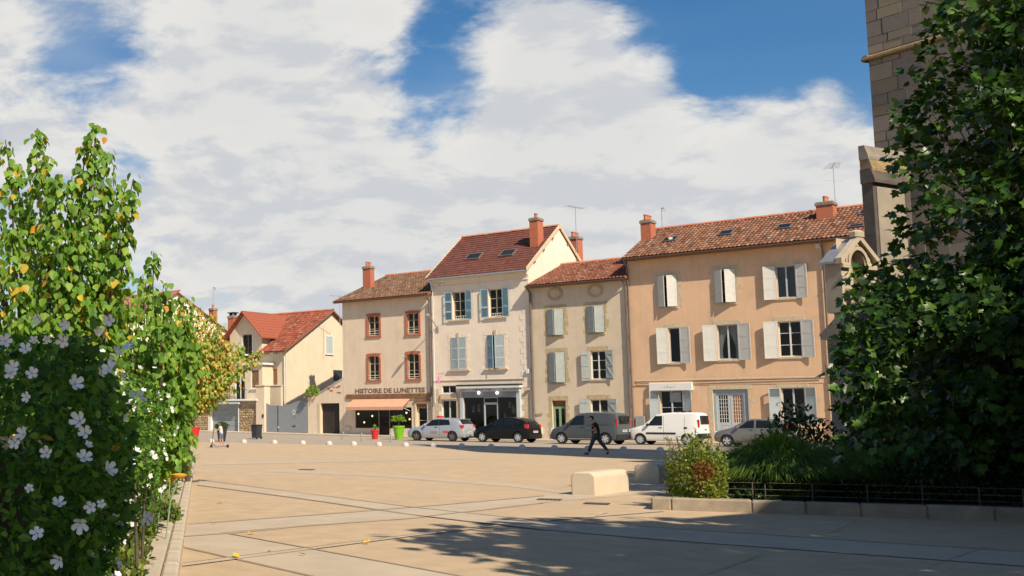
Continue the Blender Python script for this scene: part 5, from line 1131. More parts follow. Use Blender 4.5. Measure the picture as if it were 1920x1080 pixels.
# flowers
def flower_mesh(op):
    m = MB()
    for k in range(5):
        a = 2*PI*k/5+random.uniform(-.1, .1); ca, sa = math.cos(a), math.sin(a); f = lambda u, v_, z: (u*ca-v_*sa, u*sa+v_*ca, z)
        l = random.uniform(.9, 1.1); up = op*.55
        P = [f(.05, 0, 0), f(.45*l, -.30, up*.35+.04), f(.85*l, -.33, up*.8), f(1.0*l, 0, up*.9-.04), f(.85*l, .33, up*.8+.02), f(.45*l, .30, up*.35), f(.6*l, 0, up*.45-.03)]
        m.add(P, ((0, 1, 6), (1, 2, 6), (2, 3, 6), (3, 4, 6), (4, 5, 6), (5, 0, 6)))
    me = bpy.data.meshes.new('flower_mesh'); me.from_pydata(m.v, [], m.f); me.update(); me.materials.append(M['petal']); return me
FM = [flower_mesh(o) for o in (.35, .6, .9, 1.5, 1.1, 1.9, .75)]
seed_px = [(65, 640), (88, 636), (48, 655), (50, 745), (88, 850), (160, 812), (150, 790), (118, 640), (205, 690), (158, 858), (165, 835), (190, 945), (215, 968), (228, 990), (112, 1050), (45, 815), (28, 830), (265, 980), (240, 650), (215, 660), (280, 648), (290, 690), (210, 730), (275, 770), (300, 790), (330, 800), (325, 815), (170, 950), (70, 1000), (55, 915), (10, 640), (20, 700), (60, 700), (25, 690), (140, 720), (190, 700), (245, 740), (262, 690), (230, 705), (255, 610), (205, 600), (185, 620), (150, 585), (40, 590), (10, 565), (75, 600), (125, 610), (295, 740), (312, 860), (300, 920), (150, 980), (110, 945), (345, 790)]
fl = []
for px, py in seed_px:
    d = ray(px, py); best = None
    for ax, val, nv in ((0, HX+.02, (1, 0, 0)), (1, HY0-.05, (0, -1, 0)), (2, HZ, (0, 0, 1))):
        if abs(d[ax]) < 1e-5: continue
        t = (val-CAMP[ax])/d[ax]
        if t <= 0: continue
        Q = CAMP+d*t
        if Q.x <= HX+.05 and HY0-.1 <= Q.y <= HY1 and 0 <= Q.z <= HZ+.05 and (best is None or t < best[0]): best = (t, Q, nv)
    if best: fl.append((np.array(best[1]), np.array(best[2], float)))
q, qn = hedge_pts(230, 10, 110); qd = hedge_disp(q); keep = (q[:, 2] > .5); q, qn, qd = q[keep], qn[keep], qd[keep]
fl += [(q[i]+qn[i]*(qd[i]*.8+.0), qn[i]) for i in range(len(q))]
for p_, n_ in fl[:300]:
    o = bpy.data.objects.new('flower', random.choice(FM)); COL.objects.link(o); o.parent = hd
    nv = Vector(n_)*.7+Vector((random.gauss(0, .35), random.gauss(-.45, .35), random.gauss(.15, .35))); s_ = random.choice((.018, .022, .025, .028, .033))
    o.matrix_local = Matrix.Translation(Vector(p_)-hd.location) @ nv.to_track_quat('Z', 'Y').to_matrix().to_4x4() @ Matrix.Rotation(random.uniform(0, 6), 4, 'Z') @ Matrix.Diagonal((s_, s_, s_, 1))
# ------------------------------------------------------------------ left planting bed: kerb and low plants
bed = empty('planting_bed', (-1.5, 20, 0), 0, 'long planting bed edged with pale kerb stones under the flowering hedge', 'planting bed')
kA, kB = onz(336, 1080), onz(365, 872); dv = (kB-kA).normalized(); nv_ = Vector((-dv.y, dv.x, 0)); st0 = kA-dv*8.0; rk = math.atan2(dv.y, dv.x)
MB().quad(tuple(st0+nv_*.2+Vector((0, 0, .09))), tuple(st0+dv*34+nv_*.2+Vector((0, 0, .09))), tuple(st0+dv*34+nv_*4.5+Vector((0, 0, .09))), tuple(st0+nv_*4.5+Vector((0, 0, .09)))).build('soil', 'soil', bed, off=bed.location)
ks = MB(); ks.bbox(.005, .995, 0, .16, -.1, .13, .025); kme = bpy.data.meshes.new('kerb_mesh'); kme.from_pydata(ks.v, [], ks.f); kme.update(); kme.materials.append(M['kerb'])
for k in range(34):
    o = bpy.data.objects.new('kerb_stone', kme); COL.objects.link(o); o.parent = bed; o.location = st0+dv*k-bed.location; o.rotation_euler = (0, 0, rk)
for k in range(12):
    o = MB().bbox(.01, 2.77, .17, .62, -.1, .115+.006*(k % 3), .02).build('edging_slab', 'sidewalk', bed); o.location = st0+dv*2.8*k-bed.location; o.rotation_euler = (0, 0, rk)
MB().box(.0, .15, -34, 34, -.02, .005).build('gutter_strip', 'band', bed).location = (0, 0, -5)
bed.children[-1].hide_render = False
bpy.data.objects.remove(bed.children[-1])
def bushlet(name, label, c, rx, ry, rz, nleaf, size, pal, wts, tpl=OVAL, mat='leaf', cat='plant', parts=0, group=None, top=0.0, stems=0, low=0.0):
    t = empty(name, (c[0], c[1], c[2]), 0, label, cat, group)
    d = unit(rnd(nleaf)); d[:, 2] = np.abs(d[:, 2])*1.0-low; r_ = RNG.uniform(.45, 1.0, (nleaf, 1))**.5*(1+.14*np.sin(d[:, :1]*7+d[:, 1:2]*5+c[0]*3)+.10*np.sin(d[:, 2:3]*9+d[:, :1]*4))
    p = d*r_*np.array([rx, ry, rz])+np.array(c)
    tp = d*.8+rnd(nleaf, .5)+np.array([0, 0, .25-top]); nm = d*.5+rnd(nleaf, .5)+np.array([0, -.2, .5])
    leaves('foliage', tpl, p, tp, nm, size*RNG.uniform(.6, 1.2, nleaf), palette(nleaf, pal, wts), mat, t, parts=parts)
    if stems:
        m = MB()
        for k in range(stems):
            a = RNG.uniform(0, 2*PI); q = np.array([rx*.75*math.cos(a), ry*.75*math.sin(a), rz*RNG.uniform(.6, .95)]); m.tube([(0, 0, 0), tuple(q*.5+np.array([0, 0, .1])), tuple(q)], [.012, .009, .003], 5)
        m.build('stems', 'bark', t)['kind'] = 'stuff'
    return t
FN = [(.20, .26, .05), (.13, .20, .04), (.28, .30, .07), (.08, .13, .03)]
for k, (px, py, sz) in enumerate(((270, 985, .30), (300, 930, .32), (318, 900, .30), (335, 870, .34), (250, 1035, .3), (322, 950, .25), (345, 860, .25), (232, 1075, .3))):
    Q = onz(px, py+28, .1); bushlet('low_plant', ('yellow-green fern', 'feathery pale fern', 'olive low herb', 'brownish dry herb', 'thin trailing fern', 'small silvery herb', 'dark low herb', 'wispy trailing herb')[k]+' spilling over the kerb below the flowering hedge', (Q.x-.1, Q.y, .08), sz, sz*1.3, sz*1.1, 420, .075, FN if k != 3 else [(.26, .20, .10), (.18, .15, .06), (.14, .18, .05)], [3, 3, 1, 2][:4] if k != 3 else [3, 2, 2], group='low plants along the left kerb', stems=8)
for k, (px, py) in enumerate(((333, 838), (318, 869), (336, 893))):
    H_ = at_y(px, py, (19, 16, 14)[k]); t = empty('yarrow', (H_.x-.16, H_.y, .1), 0, ('tallest', 'middle', 'lowest')[k]+' flat golden yarrow head leaning out of the hedge over the kerb', 'flower', 'yarrow flowers by the hedge')
    MB().tube([(0, 0, 0), (.05, 0, (H_.z-.1)*.6), (.16, 0, H_.z-.1)], .01, 5).build('stem', 'door_green', t); MB().lathe([(.02, -.03), (.09, 0), (.10, .02), (.05, .035)], 10, (.16, 0, H_.z-.1)).build('flower_head', 'gold_flower', t, True)
Q = onz(348, 880, .1); t = empty('spiky_plant', (Q.x-.05, Q.y, .1), 0, 'rosette of long pointed green leaves at the end of the hedge', 'plant')
lf = MB()
for k in range(70):
    a = RNG.uniform(0, 2*PI); e = RNG.uniform(.2, 1.2); L_ = RNG.uniform(.6, .95); dx, dy, dz = math.cos(a)*math.cos(e), math.sin(a)*math.cos(e), math.sin(e); sx, sy = -math.sin(a)*.03, math.cos(a)*.03
    p1 = (dx*L_*.5, dy*L_*.5, dz*L_*.55); p2 = (dx*L_, dy*L_, dz*L_*.8-.05)
    o = MB().add([(-sx*.5, -sy*.5, 0), (sx*.5, sy*.5, 0), (p1[0]+sx, p1[1]+sy, p1[2]), p2, (p1[0]-sx, p1[1]-sy, p1[2])], ((0, 1, 2, 3, 4),)).build('blade', 'door_green', t)
MB().lathe([(.01, .55), (.06, .58), (.05, .64), (.01, .67)], 8, (.1, -.1, 0)).build('flower_head', 'red_flower', t, True)
# fallen leaves on the square
lm_ = bpy.data.meshes.new('fallen_leaf_mesh'); lm_.from_pydata([(0, 0, .01), (-.05, .05, .03), (-.035, .10, .02), (0, .14, .035), (.035, .10, .015), (.05, .05, .02)], [], [(0, 3, 2, 1), (0, 5, 4, 3)]); lm_.update(); lm_.materials.append(M['leaf_yellow'])
for k, (px, py) in enumerate(((405, 943), (406, 982), (478, 1001), (510, 1033), (572, 1041), (448, 1046), (682, 1019))):
    Q = onz(px, py, .012); o = bpy.data.objects.new('fallen_leaf', lm_); COL.objects.link(o); o.location = Q; o.rotation_euler = (random.uniform(-.3, .3), random.uniform(-.3, .3), random.uniform(0, 6)); s_ = 1.3 if k == 0 else random.uniform(.5, .8); o.scale = (s_,)*3
    if k == 0: tag(o, 'large curled yellow leaf lying on the square near the kerb', 'leaf', 'fallen leaves on the square')
    else: tag(o, 'small dry yellow leaf lying on the sunlit square', 'leaf', 'fallen leaves on the square')
# ------------------------------------------------------------------ right planting bed
K0, K1 = onz(1262, 957), onz(1920, 979); kd = (K1-K0).normalized(); kn = Vector((-kd.y, kd.x, 0)); rk2 = math.atan2(kd.y, kd.x); K0 = K0-kd*.35
rb_ = empty('planting_bed', tuple(K0), rk2, 'wide raised bed edged with rough stone kerb under the broad-leaved tree', 'planting bed')
MB().quad((.1, .1, .14), (14, .1, .14), (14, 7.5, .14), (.1, 7.5, .14)).build('soil', 'soil', rb_)
def kl(px): 
    d = ray(px, 962); a = math.atan2(0, 1); t = None
    n_ = Vector((-kd.y, kd.x, 0)); t = (K0-CAMP).dot(n_)/d.dot(n_); return ((CAMP+d*t)-K0).dot(kd)
js = [0, .32, kl(1410), kl(1512), kl(1615), kl(1740), kl(1866), kl(1866)+1.3, kl(1866)+2.6, kl(1866)+3.9]
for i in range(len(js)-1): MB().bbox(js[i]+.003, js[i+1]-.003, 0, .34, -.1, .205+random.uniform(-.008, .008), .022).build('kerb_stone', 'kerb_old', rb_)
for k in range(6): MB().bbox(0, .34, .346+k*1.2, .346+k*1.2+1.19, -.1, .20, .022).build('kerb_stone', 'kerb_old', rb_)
def rbw(x, y, z=.14): return K0+kd*x+kn*y+Vector((0, 0, z))
# low hoop fence
fe = empty('low_fence', tuple(rbw(1.0, .55)), rk2, 'low dark wire fence along the front of the shaded bed', 'fence')
px_posts = (1349, 1413, 1437, 1528, 1634, 1740, 1850, 1935); x0 = kl(px_posts[0])
for q in px_posts: MB().tube([(kl(q)-1.0, 0, -.05), (kl(q)-1.0, 0, .34)], .008, 6).build('post', 'gutter', fe)
for z in (.12, .22, .33): MB().tube([(kl(1349)-1.0, 0, z), (kl(1600)-1.0, .01, z+.005), (kl(1935)-1.0, 0, z)], .004, 5).build('wire', 'gutter', fe)
# sunlit shrub at the corner
SG = [(.24, .31, .045), (.17, .24, .035), (.33, .35, .06), (.09, .13, .02), (.24, .07, .03)]
c = at_y(1308, 905, 20.0); cs = bushlet('shrub', 'sunlit yellow-green shrub with a reddish heart at the corner of the bed', (c.x, c.y, .12), .50, .50, 1.02, 4200, .062, SG, [4, 3, 4, 1.5, .0], cat='shrub', stems=26, parts=0)
dd_ = rnd(500, .085); pz = np.array([c.x-.05, c.y-.42, .62])+dd_*np.array([1, .3, 1.3]); leaves('red_foliage', OVAL, pz, rnd(500), rnd(500)+np.array([0, -1, .3]), RNG.uniform(.03, .05, 500), palette(500, [(.22, .05, .02), (.16, .06, .02), (.28, .10, .03)], [1, 1, 1]), 'leaf', cs)
for k in range(16):                                   # thin shoots standing above the shrub
    x, y = RNG.uniform(-.55, .5), RNG.uniform(-.4, .4); h = RNG.uniform(.98, 1.32)-.25*abs(x); top_ = np.array([c.x+x*1.15, c.y+y, .12+h]); n = 26; f = RNG.uniform(.25, 1, n)
    p = np.array([c.x+x*.9, c.y+y, .5])[None]+(top_-np.array([c.x+x*.9, c.y+y, .5]))[None]*f[:, None]+rnd(n, .022); o = leaves('shoot', OVAL, p, rnd(n, .6)+np.array([0, 0, .6]), rnd(n), RNG.uniform(.025, .05, n), palette(n, SG[:4]+[(.30, .22, .10)], [3, 3, 3, 1, 1.5]), 'leaf', cs)
    MB().tube([(x*.6, y*.6, .3), tuple(top_-np.array([c.x, c.y, .12]))], .005, 4).build('twig', 'bark', cs)
c = at_y(1352, 850, 20.9); yl = bushlet('flower_clump', 'small clump of yellow flowers between the sunlit shrub and the grass', (c.x, c.y, .5), .22, .2, .42, 260, .06, [(.72, .50, .03), (.62, .46, .05), (.25, .28, .05)], [3, 2, 1], cat='flower', low=.2)
# ornamental grass
def grass(label, c, R_, H_, n, pal, wts):
    t = empty('ornamental_grass', c, 0, label, 'grass'); S = 6; a = RNG.uniform(0, 2*PI, n); rr = np.sqrt(RNG.uniform(0, 1, n))*R_; h = H_*RNG.uniform(.75, 1.05, n); b0 = np.stack([np.cos(a)*rr*.35, np.sin(a)*rr*.35, np.zeros(n)], 1)
    a2 = a+RNG.normal(0, .5, n); dx, dy = np.cos(a2), np.sin(a2); V = np.zeros((n, S*2, 3)); wd = RNG.uniform(.006, .011, n)
    for k in range(S):
        f = k/(S-1); q_ = rr/R_; r_ = rr*(.12+1.0*f**1.25); z = h*(1-.25*q_)*(1-(1-f)**2.0)-h*.42*q_**1.5*f**2.2; P = b0+np.stack([dx*r_*.9, dy*r_*.9, z], 1); w_ = (wd*(1-f*.85))[:, None]*np.stack([-dy, dx, np.zeros(n)], 1)
        V[:, 2*k] = P-w_; V[:, 2*k+1] = P+w_
    fc = np.array([(2*k, 2*k+1, 2*k+3, 2*k+2) for k in range(S-1)]); Fs = (fc[None]+(np.arange(n)*S*2)[:, None, None]).ravel()
    o = np_mesh('blades', V.reshape(-1, 3), Fs, 4, 'blade', t, np.repeat(palette(n, pal, wts), S*2, 0)); o['kind'] = 'stuff'; return t
GP = [(.17, .27, .035), (.12, .20, .03), (.22, .32, .05), (.08, .14, .025)]
c = at_y(1462, 900, 21.0); grass('big fountain of fine green grass, its left side in the sun', (c.x, c.y, .14), 1.5, 1.28, 10000, GP, [3, 3, 2, 1])
c = at_y(1590, 900, 21.4); grass('fountain of fine grass in the shade next to the sunlit one', (c.x, c.y, .14), 1.4, 1.1, 7000, GP, [2, 3, 1, 2])
DG = [(.03, .06, .015), (.045, .085, .02), (.025, .045, .012), (.06, .11, .025)]
for k, (px, Y, rx, rz, lab) in enumerate(((1500, 23.2, .9, 1.55, 'leafy dark shrub rising behind the fountain grass'), (1700, 22.6, 1.3, 1.5, 'broad dark shrub beside the tree trunk'), (1860, 22.0, 1.5, 1.9, 'tall dark shrub at the far end of the shaded bed'), (1660, 20.2, .8, .62, 'low dark shrub close behind the wire fence'), (1790, 20.0, 1.0, .7, 'low rounded shrub under the broad-leaved tree'), (1905, 19.6, .9, .8, 'low dense shrub beyond the last fence post'), (1400, 20.2, .45, .35, 'little dark herb between the shrub and the grass'))):
    c = at_y(px, 900, Y); bushlet('shrub', lab, (c.x, c.y, .14), rx, .8, rz, 2600 if rx > .6 else 700, .10, DG, [3, 3, 2, 1], cat='shrub', mat='leaf_gloss', stems=10)
for k, (px, py) in enumerate(((1566, 862), (1577, 904), (1500, 884))):
    Q = at_y(px, py, 19.7); o = bpy.data.objects.new('white_flower', FM[k]); COL.objects.link(o); o.location = Q; o.scale = (.06,)*3; o.rotation_euler = (1.2, 0, k); tag(o, ('small white flower beside the shaded fountain grass', 'lone white flower low over the wire fence', 'white flower in the dark grass near the shrub')[k], 'flower', 'single white flowers in the shade')
# ------------------------------------------------------------------ broad-leaved trees
BG = [(.028, .07, .011), (.04, .10, .014), (.06, .135, .018), (.02, .045, .009), (.10, .17, .025), (.22, .20, .04)]
def broad_tree(name, label, base, trunk_h, clumps, per, size, mat='leaf_gloss', parts=0, r_cl=.7, tr=.2, group=None):
    t = empty(name, base, 0, label, 'tree', group); m = MB(); B = np.array(base); fk = np.array([.1, 0, trunk_h]); limb(m, (0, 0, -.1), tuple(fk), tr, tr*.75, .02); pos, out = [], []
    hubs = []
    for k in range(7): 
        q = clumps[RNG.integers(len(clumps))]-B; h = fk+(q-fk)*.55; hubs.append(h); limb(m, tuple(fk), tuple(h), tr*.5, tr*.22, .12)
    for c_ in clumps:
        q = c_-B; h = hubs[int(np.argmin([np.linalg.norm(q-x) for x in hubs]))]; limb(m, tuple(h), tuple(q), tr*.09, .006, .10, 4)
        d = unit(rnd(per)); r_ = RNG.uniform(.2, 1, (per, 1))**.6*r_cl; pos.append(c_+d*r_*np.array([1, 1, .75])); out.append(d)
    m.build('trunk', 'bark', t, True); pos = np.concatenate(pos); out = np.concatenate(out); n = len(pos)
    ctr = clumps.mean(0); o2 = unit(pos-ctr); tp = out*.5+o2*.5+rnd(n, .45)+np.array([0, 0, -.55]); nm = out*.5+o2*.6+rnd(n, .55)+np.array([0, 0, .35])
    leaves('crown', LOBED, pos, tp, nm, size*RNG.uniform(.55, 1.15, n), palette(n, BG, [4, 4, 3, 3, 1, .12]), mat, t, parts=parts); return t
def clumps_ell(n, c, r, rmin=.45, cut=None):
    d = unit(rnd(n)); f = RNG.uniform(rmin**3, 1, (n, 1))**(1/3); p = np.array(c)+d*f*np.array(r)
    return p if cut is None else p[[cut(q) for q in p]]
def vis_cut(q):                                      # outline of the crown against tower and sky
    px, py, _ = project(q); lim = np.interp(py, [-200, 0, 60, 130, 200, 260, 330, 420, 480, 560, 620, 700, 800, 900, 1000], [1920, 1885, 1855, 1845, 1845, 1820, 1815, 1830, 1785, 1740, 1725, 1740, 1730, 1750, 1800])
    return px > lim
cl = np.concatenate([clumps_ell(420, (14.6, 19.4, 5.2), (4.6, 3.4, 5.8), .35, vis_cut), clumps_ell(330, (14.8, 19.8, 3.6), (4.8, 3.2, 3.2), .2, vis_cut)])
hand = [(1735, 215), (1745, 330), (1765, 130), (1790, 50), (1800, 20), (1680, 565), (1660, 600), (1652, 700), (1660, 760), (1645, 735), (1700, 505), (1730, 420), (1680, 640), (1725, 285), (1765, 190), (1665, 800), (1625, 600), (1618, 700), (1625, 650), (1622, 770), (1640, 540), (1635, 830)]
cl = np.concatenate([cl, np.array([tuple(at_y(px, py, 18.6+random.uniform(-.5, .8))) for px, py in hand])])
broad_tree('broad_leaved_tree', 'large dark green tree with lobed leaves in front of the church tower', (14.4, 20.2, .1), 2.2, cl, 100, .175, parts=295, r_cl=.58, tr=.20)
def caster(lab, base, c, r, n, per=26, size=.34): return broad_tree('broad_leaved_tree', lab, base, max(1.5, c[2]-r[2]), clumps_ell(n, c, r, .3), per, size, r_cl=.95, tr=.24)
caster('large tree standing right of the viewpoint, shading the paving', (11.2, 5.0, 0), (11.2, 5.3, 8.2), (4.6, 3.2, 2.8), 210, 34)
caster('large tree behind the viewpoint that shades the hedge', (4.5, -3.4, 0), (4.1, -3.9, 7.4), (3.9, 3.0, 2.8), 220, 44)
caster('very tall tree beside the parish house added out of view to shade the bed', (22.8, 9.0, 0), (22.5, 9.0, 17.0), (4.4, 4.2, 5.5), 150, 26, .5)  # unseen tree, put in to shade the broad-leaved tree and the bed
# ------------------------------------------------------------------ parked cars
def lerp1(t, a): return float(np.interp(t, [p[0] for p in a], [p[1] for p in a]))
def make_car(name, label, P, rz, L, Wd, top, belt, botz, hood_end, roof0, roof1, wheels, wr, paint, side_win, wide=1.0, tumble=.10, rear_flat=False, group='cars parked in front of the houses', rim_style=5, rim_mat='rim', rwin=None, plan=None):
    """top/belt: side profiles as (x, z) from nose (-L/2) to tail (+L/2)"""
    e = empty(name, P, rz, label, 'van' if 'van' in name else 'car', group)
    xs = sorted({round(p[0], 3) for p in top} | {round(p[0], 3) for p in belt} | {round(-L/2+L*k/26, 3) for k in range(27)})
    plan = plan or [(-L/2, .70), (-L/2+.06, .84), (-L/2+.2, .94), (-L/2+.55, 1), (L/2-.5, 1), (L/2-.18, .97), (L/2-.05, .92), (L/2, .86)]
    def ring(x):
        zt, zb_ = lerp1(x, top), lerp1(x, belt); zb_ = min(zb_, zt-.03); h = zt-zb_; wf = lerp1(x, plan)*Wd/2
        low = botz+.08*max(0, (abs(x)-(L/2-.35))/.35)
        wb = wf*.965; wt = wb-tumble*min(1, h/.45)*1.25-.05*(h < .1)
        return [(0, low), (wf*.88, low), (wf*.965, low+.07), (wf, low+.22), (wf, (low+zb_)/2+.1), (wb, zb_), (wb+(wt-wb)*.5, zb_+h*.5+.005), (wt, zt-min(.07, h*.35)), (wt*.93, zt-min(.02, h*.15)), (wt*.5, zt+.004), (0, zt+.008)]
    m = MB(); n = 11; rows = [ring(x) for x in xs]; V = []
    for x, r in zip(xs, rows):
        V += [(x, y, z) for y, z in r]+[(x, -y, z) for y, z in r[-2:0:-1]]
    K = 2*n-2; Fs = [(i*K+k, i*K+(k+1) % K, (i+1)*K+(k+1) % K, (i+1)*K+k) for i in range(len(xs)-1) for k in range(K)]
    Fs += [tuple(range(K)), tuple((len(xs)-1)*K+k for k in range(K-1, -1, -1))]
    m.add(V, Fs); body = m.build('body', paint, e)
    # wheel arches
    cut = MB()
    for wx in wheels:
        for sg in (-1, 1): cut.lathe([(wr+.055, sg*(Wd/2-.24)), (wr+.055, sg*(Wd/2+.2))], 24, (wx, 0, wr), 'y')
    c = cut.build('cutter', 'trim_black', None); c.matrix_world = Matrix.Translation(P) @ Matrix.Rotation(rz, 4, 'Z')
    bo = body.modifiers.new('b', 'BOOLEAN'); bo.object = c; bo.operation = 'DIFFERENCE'; bo.solver = 'EXACT'
    bpy.context.view_layer.update(); me = bpy.data.meshes.new_from_object(body.evaluated_get(bpy.context.evaluated_depsgraph_get()))
    body.modifiers.clear(); body.data = me; me.materials.clear(); me.materials.append(M[paint]); me.materials.append(M['trim_black']); bpy.data.objects.remove(c); set_smooth(me, 32)
    def sy(x, z):
        r = ring(x); ys = [p[0] for p in r[3:8]]; zs = [p[1] for p in r[3:8]]; return float(np.interp(z, zs, ys))
    def side_patch(nm, mat, lo, hi, off=.006, sgs=(-1, 1), nx=10, nz=4, th=0, par=None):
        """lo/hi: (x, z) polylines of the patch's lower and upper edges"""
        out = []
        for sg in sgs:
            q = MB(); x0, x1 = lo[0][0], lo[-1][0]; u0, u1 = hi[0][0], hi[-1][0]; G_ = []
            for i in range(nx+1):
                t = i/nx; xa, xb = x0+(x1-x0)*t, u0+(u1-u0)*t; za, zb_ = lerp1(xa, lo), lerp1(xb, hi)
                G_.append([(xa+(xb-xa)*k/nz, sg*(sy(xa+(xb-xa)*k/nz, za+(zb_-za)*k/nz)+off), za+(zb_-za)*k/nz) for k in range(nz+1)])
            for i in range(nx):
                for k in range(nz): q.quad(G_[i][k], G_[i+1][k], G_[i+1][k+1], G_[i][k+1])
            out.append(q.build(nm, mat, par or e, True, fix=False))
        return out
    for nm, lo, hi in side_win: side_patch(nm, 'car_glass' if 'window' in nm else 'trim_black', lo, hi)
    # windscreen and tailgate glass lie on the sloping top surface
    def top_patch(nm, mat, xa, xb, inset=.86, off=.012, ia=.90):
        q = MB(); nx, ny = 8, 8; G_ = []
        for i in range(nx+1):
            x = xa+(xb-xa)*i/nx; r = ring(x); wt = r[7][0]*inset; row = []
            for k in range(ny+1):
                y = -wt+2*wt*k/ny; ys = [r[10][0], r[9][0], r[8][0], r[7][0]]; zs = [r[10][1], r[9][1], r[8][1], r[7][1]]; row.append((x, y, float(np.interp(abs(y), ys, zs))+off))
            G_.append(row)
        for i in range(nx):
            for k in range(ny): q.quad(G_[i][k], G_[i+1][k], G_[i+1][k+1], G_[i][k+1])
        return q.build(nm, mat, e, True, fix=True)
    top_patch('windscreen', 'car_glass', hood_end+.03, roof0-.02)
    if rear_flat:
        x = L/2+.004; (y0, y1, z0, z1) = rwin
        for sg in (-1, 1):
            a, b = sorted((sg*.03, sg*y1)); MB().box(x-.02, x+.006, a, b, z0, z1).build('rear_window', 'car_glass', e)
    else:
        top_patch('rear_window', 'car_glass', rwin[0], rwin[1], .84, .012)
    # wheels
    for wx in wheels:
        for sg in (-1, 1):
            we = MB(); y1 = sg*(Wd/2-.01); y0 = sg*(Wd/2-.20); pr = [(wr*.62, y0), (wr*.97, y0), (wr, y0+sg*.03), (wr, y1-sg*.03), (wr*.96, y1), (wr*.66, y1+sg*.002), (wr*.64, y1-sg*.02)]
            we.lathe(pr, 24, (wx, 0, wr), 'y'); wo = we.build('wheel', 'tyre', e, True)
            rm = MB(); yy = y1-sg*.025; rm.lathe([(.02, yy+sg*.02), (wr*.16, yy+sg*.018), (wr*.18, yy)], 12, (wx, 0, wr), 'y')
            nsp = rim_style
            for k in range(nsp):
                a = 2*PI*k/nsp+.3; ca, sa = math.cos(a), math.sin(a); w0, w1 = .035, .055
                f = lambda r_, s_, y: (wx+ca*r_-sa*s_, y, wr+sa*r_+ca*s_)
                rm.add([f(.03, -w0, yy+sg*.012), f(.03, w0, yy+sg*.012), f(wr*.66, w1, yy+sg*.015), f(wr*.66, -w1, yy+sg*.015), f(.03, -w0, yy-sg*.02), f(.03, w0, yy-sg*.02), f(wr*.66, w1, yy-sg*.02), f(wr*.66, -w1, yy-sg*.02)], ((0, 1, 2, 3), (7, 6, 5, 4), (0, 4, 5, 1), (2, 6, 7, 3), (0, 3, 7, 4), (1, 5, 6, 2)))
            for k in range(24):
                a0, a1 = 2*PI*k/24, 2*PI*(k+1)/24; g = lambda a, r_, y: (wx+r_*math.cos(a), y, wr+r_*math.sin(a))
                rm.quad(g(a0, wr*.60, yy+sg*.016), g(a1, wr*.60, yy+sg*.016), g(a1, wr*.67, yy+sg*.018), g(a0, wr*.67, yy+sg*.018))
            rm.build('rim', rim_mat, wo); dk = MB(); dk.lathe([(.01, yy-sg*.05), (wr*.63, yy-sg*.05), (wr*.63, yy-sg*.06)], 16, (wx, 0, wr), 'y'); dk.build('brake_disc', 'gutter', wo)
    def mirror(x, z):
        for sg in (-1, 1):
            y = sg*(sy(x, z)+.10); MB().lathe([(.02, -.09), (.075, -.05), (.085, .03), (.06, .09), (.02, .10)], 8, (x, y, z+.06), 'y').build('mirror', 'trim_black' if 'van' in name else paint, e, True)
    def handle(x, z):
        for sg in (-1, 1): side_patch('door_handle', 'trim_black', [(x-.09, z-.02), (x+.09, z-.02)], [(x-.09, z+.02), (x+.09, z+.02)], .016, (sg,), 3, 1)
    def seam(x, z0, z1, dx=0):
        side_patch('door_seam', 'dark', [(x-.006, z0), (x+.006, z0)], [(x+dx-.006, z1), (x+dx+.006, z1)], .0045, (-1, 1), 1, 6)
    def tail(z0, z1, dx=.16, wy=.10, mat='tail_red', x=None):
        for sg in (-1, 1):
            zc = (z0+z1)/2; xe = L/2 if x is None else x; y = sg*(min(sy(xe-.1, zc), Wd/2*lerp1(xe-.02, plan)))
            q = MB(); q.bbox(xe-dx, xe+.012, y-wy if sg > 0 else y-.016, y+.016 if sg > 0 else y+wy, z0, z1, .012); q.build('tail_light', mat, e, True)
    def plate(z, y=0, x=None): 
        x = (L/2 if x is None else x); o = MB().box(x, x+.015, y-.26, y+.26, z-.055, z+.055).build('number_plate', 'plate', e); q = MB()
        for k in range(7): q.box(x+.0151, x+.018, y-.21+k*.06, y-.17+k*.06, z-.03, z+.03)
        q.build('plate_characters', 'dark', o)
    return dict(e=e, side=side_patch, mirror=mirror, handle=handle, seam=seam, tail=tail, plate=plate, sy=sy, L=L, W=Wd, top=top_patch)
def car_at(pxl, pxr, py):                            # ground point below the middle of the visible side
    return gpos((pxl+pxr)/2, py)
RZ = ROTZ
# silver hatchback with red roof sign
L_ = 4.15
P = gpos(818, 827)+EI*.55; P.z = elev(P)
cg = make_car('car', 'silver three-door hatchback with red roof sign and red side stripes', P, RZ+.05, L_, 1.76,
    [(-2.075, .60), (-2.0, .70), (-1.85, .78), (-1.2, .93), (-1.0, .98), (-.55, 1.22), (-.15, 1.40), (.2, 1.465), (.7, 1.475), (1.2, 1.44), (1.6, 1.38), (1.72, 1.34), (1.90, 1.08), (1.97, .98), (2.03, .86), (2.075, .66)],
    [(-2.075, .52), (-1.85, .72), (-1.0, .90), (-.6, .93), (.6, .97), (1.4, 1.00), (1.9, .98), (2.0, .84), (2.075, .60)], .20, -1.0, -.05, 1.65, (-1.28, 1.28), .315, 'paint_silver',
    [('side_window', [(-.62, .955), (.30, .985)], [(-.20, 1.33), (.30, 1.385)]), ('side_window', [(.37, .99), (1.15, 1.03)], [(.37, 1.385), (1.02, 1.35)]), ('pillar_trim', [(.30, .985), (.37, .99)], [(.30, 1.385), (.37, 1.387)])], rwin=(1.70, 1.91), rim_style=5, rim_mat='gutter')
cg['mirror'](-.62, .95); cg['handle'](.15, .88); cg['seam'](.42, .30, .98); cg['seam'](-.80, .34, .92, .02)
cg['tail'](.80, 1.02, .20, .22, x=2.0); cg['plate'](.55); MB().bbox(1.98, 2.09, -.80, .80, .26, .52, .03).build('bumper', 'paint_silver', cg['e'], True)
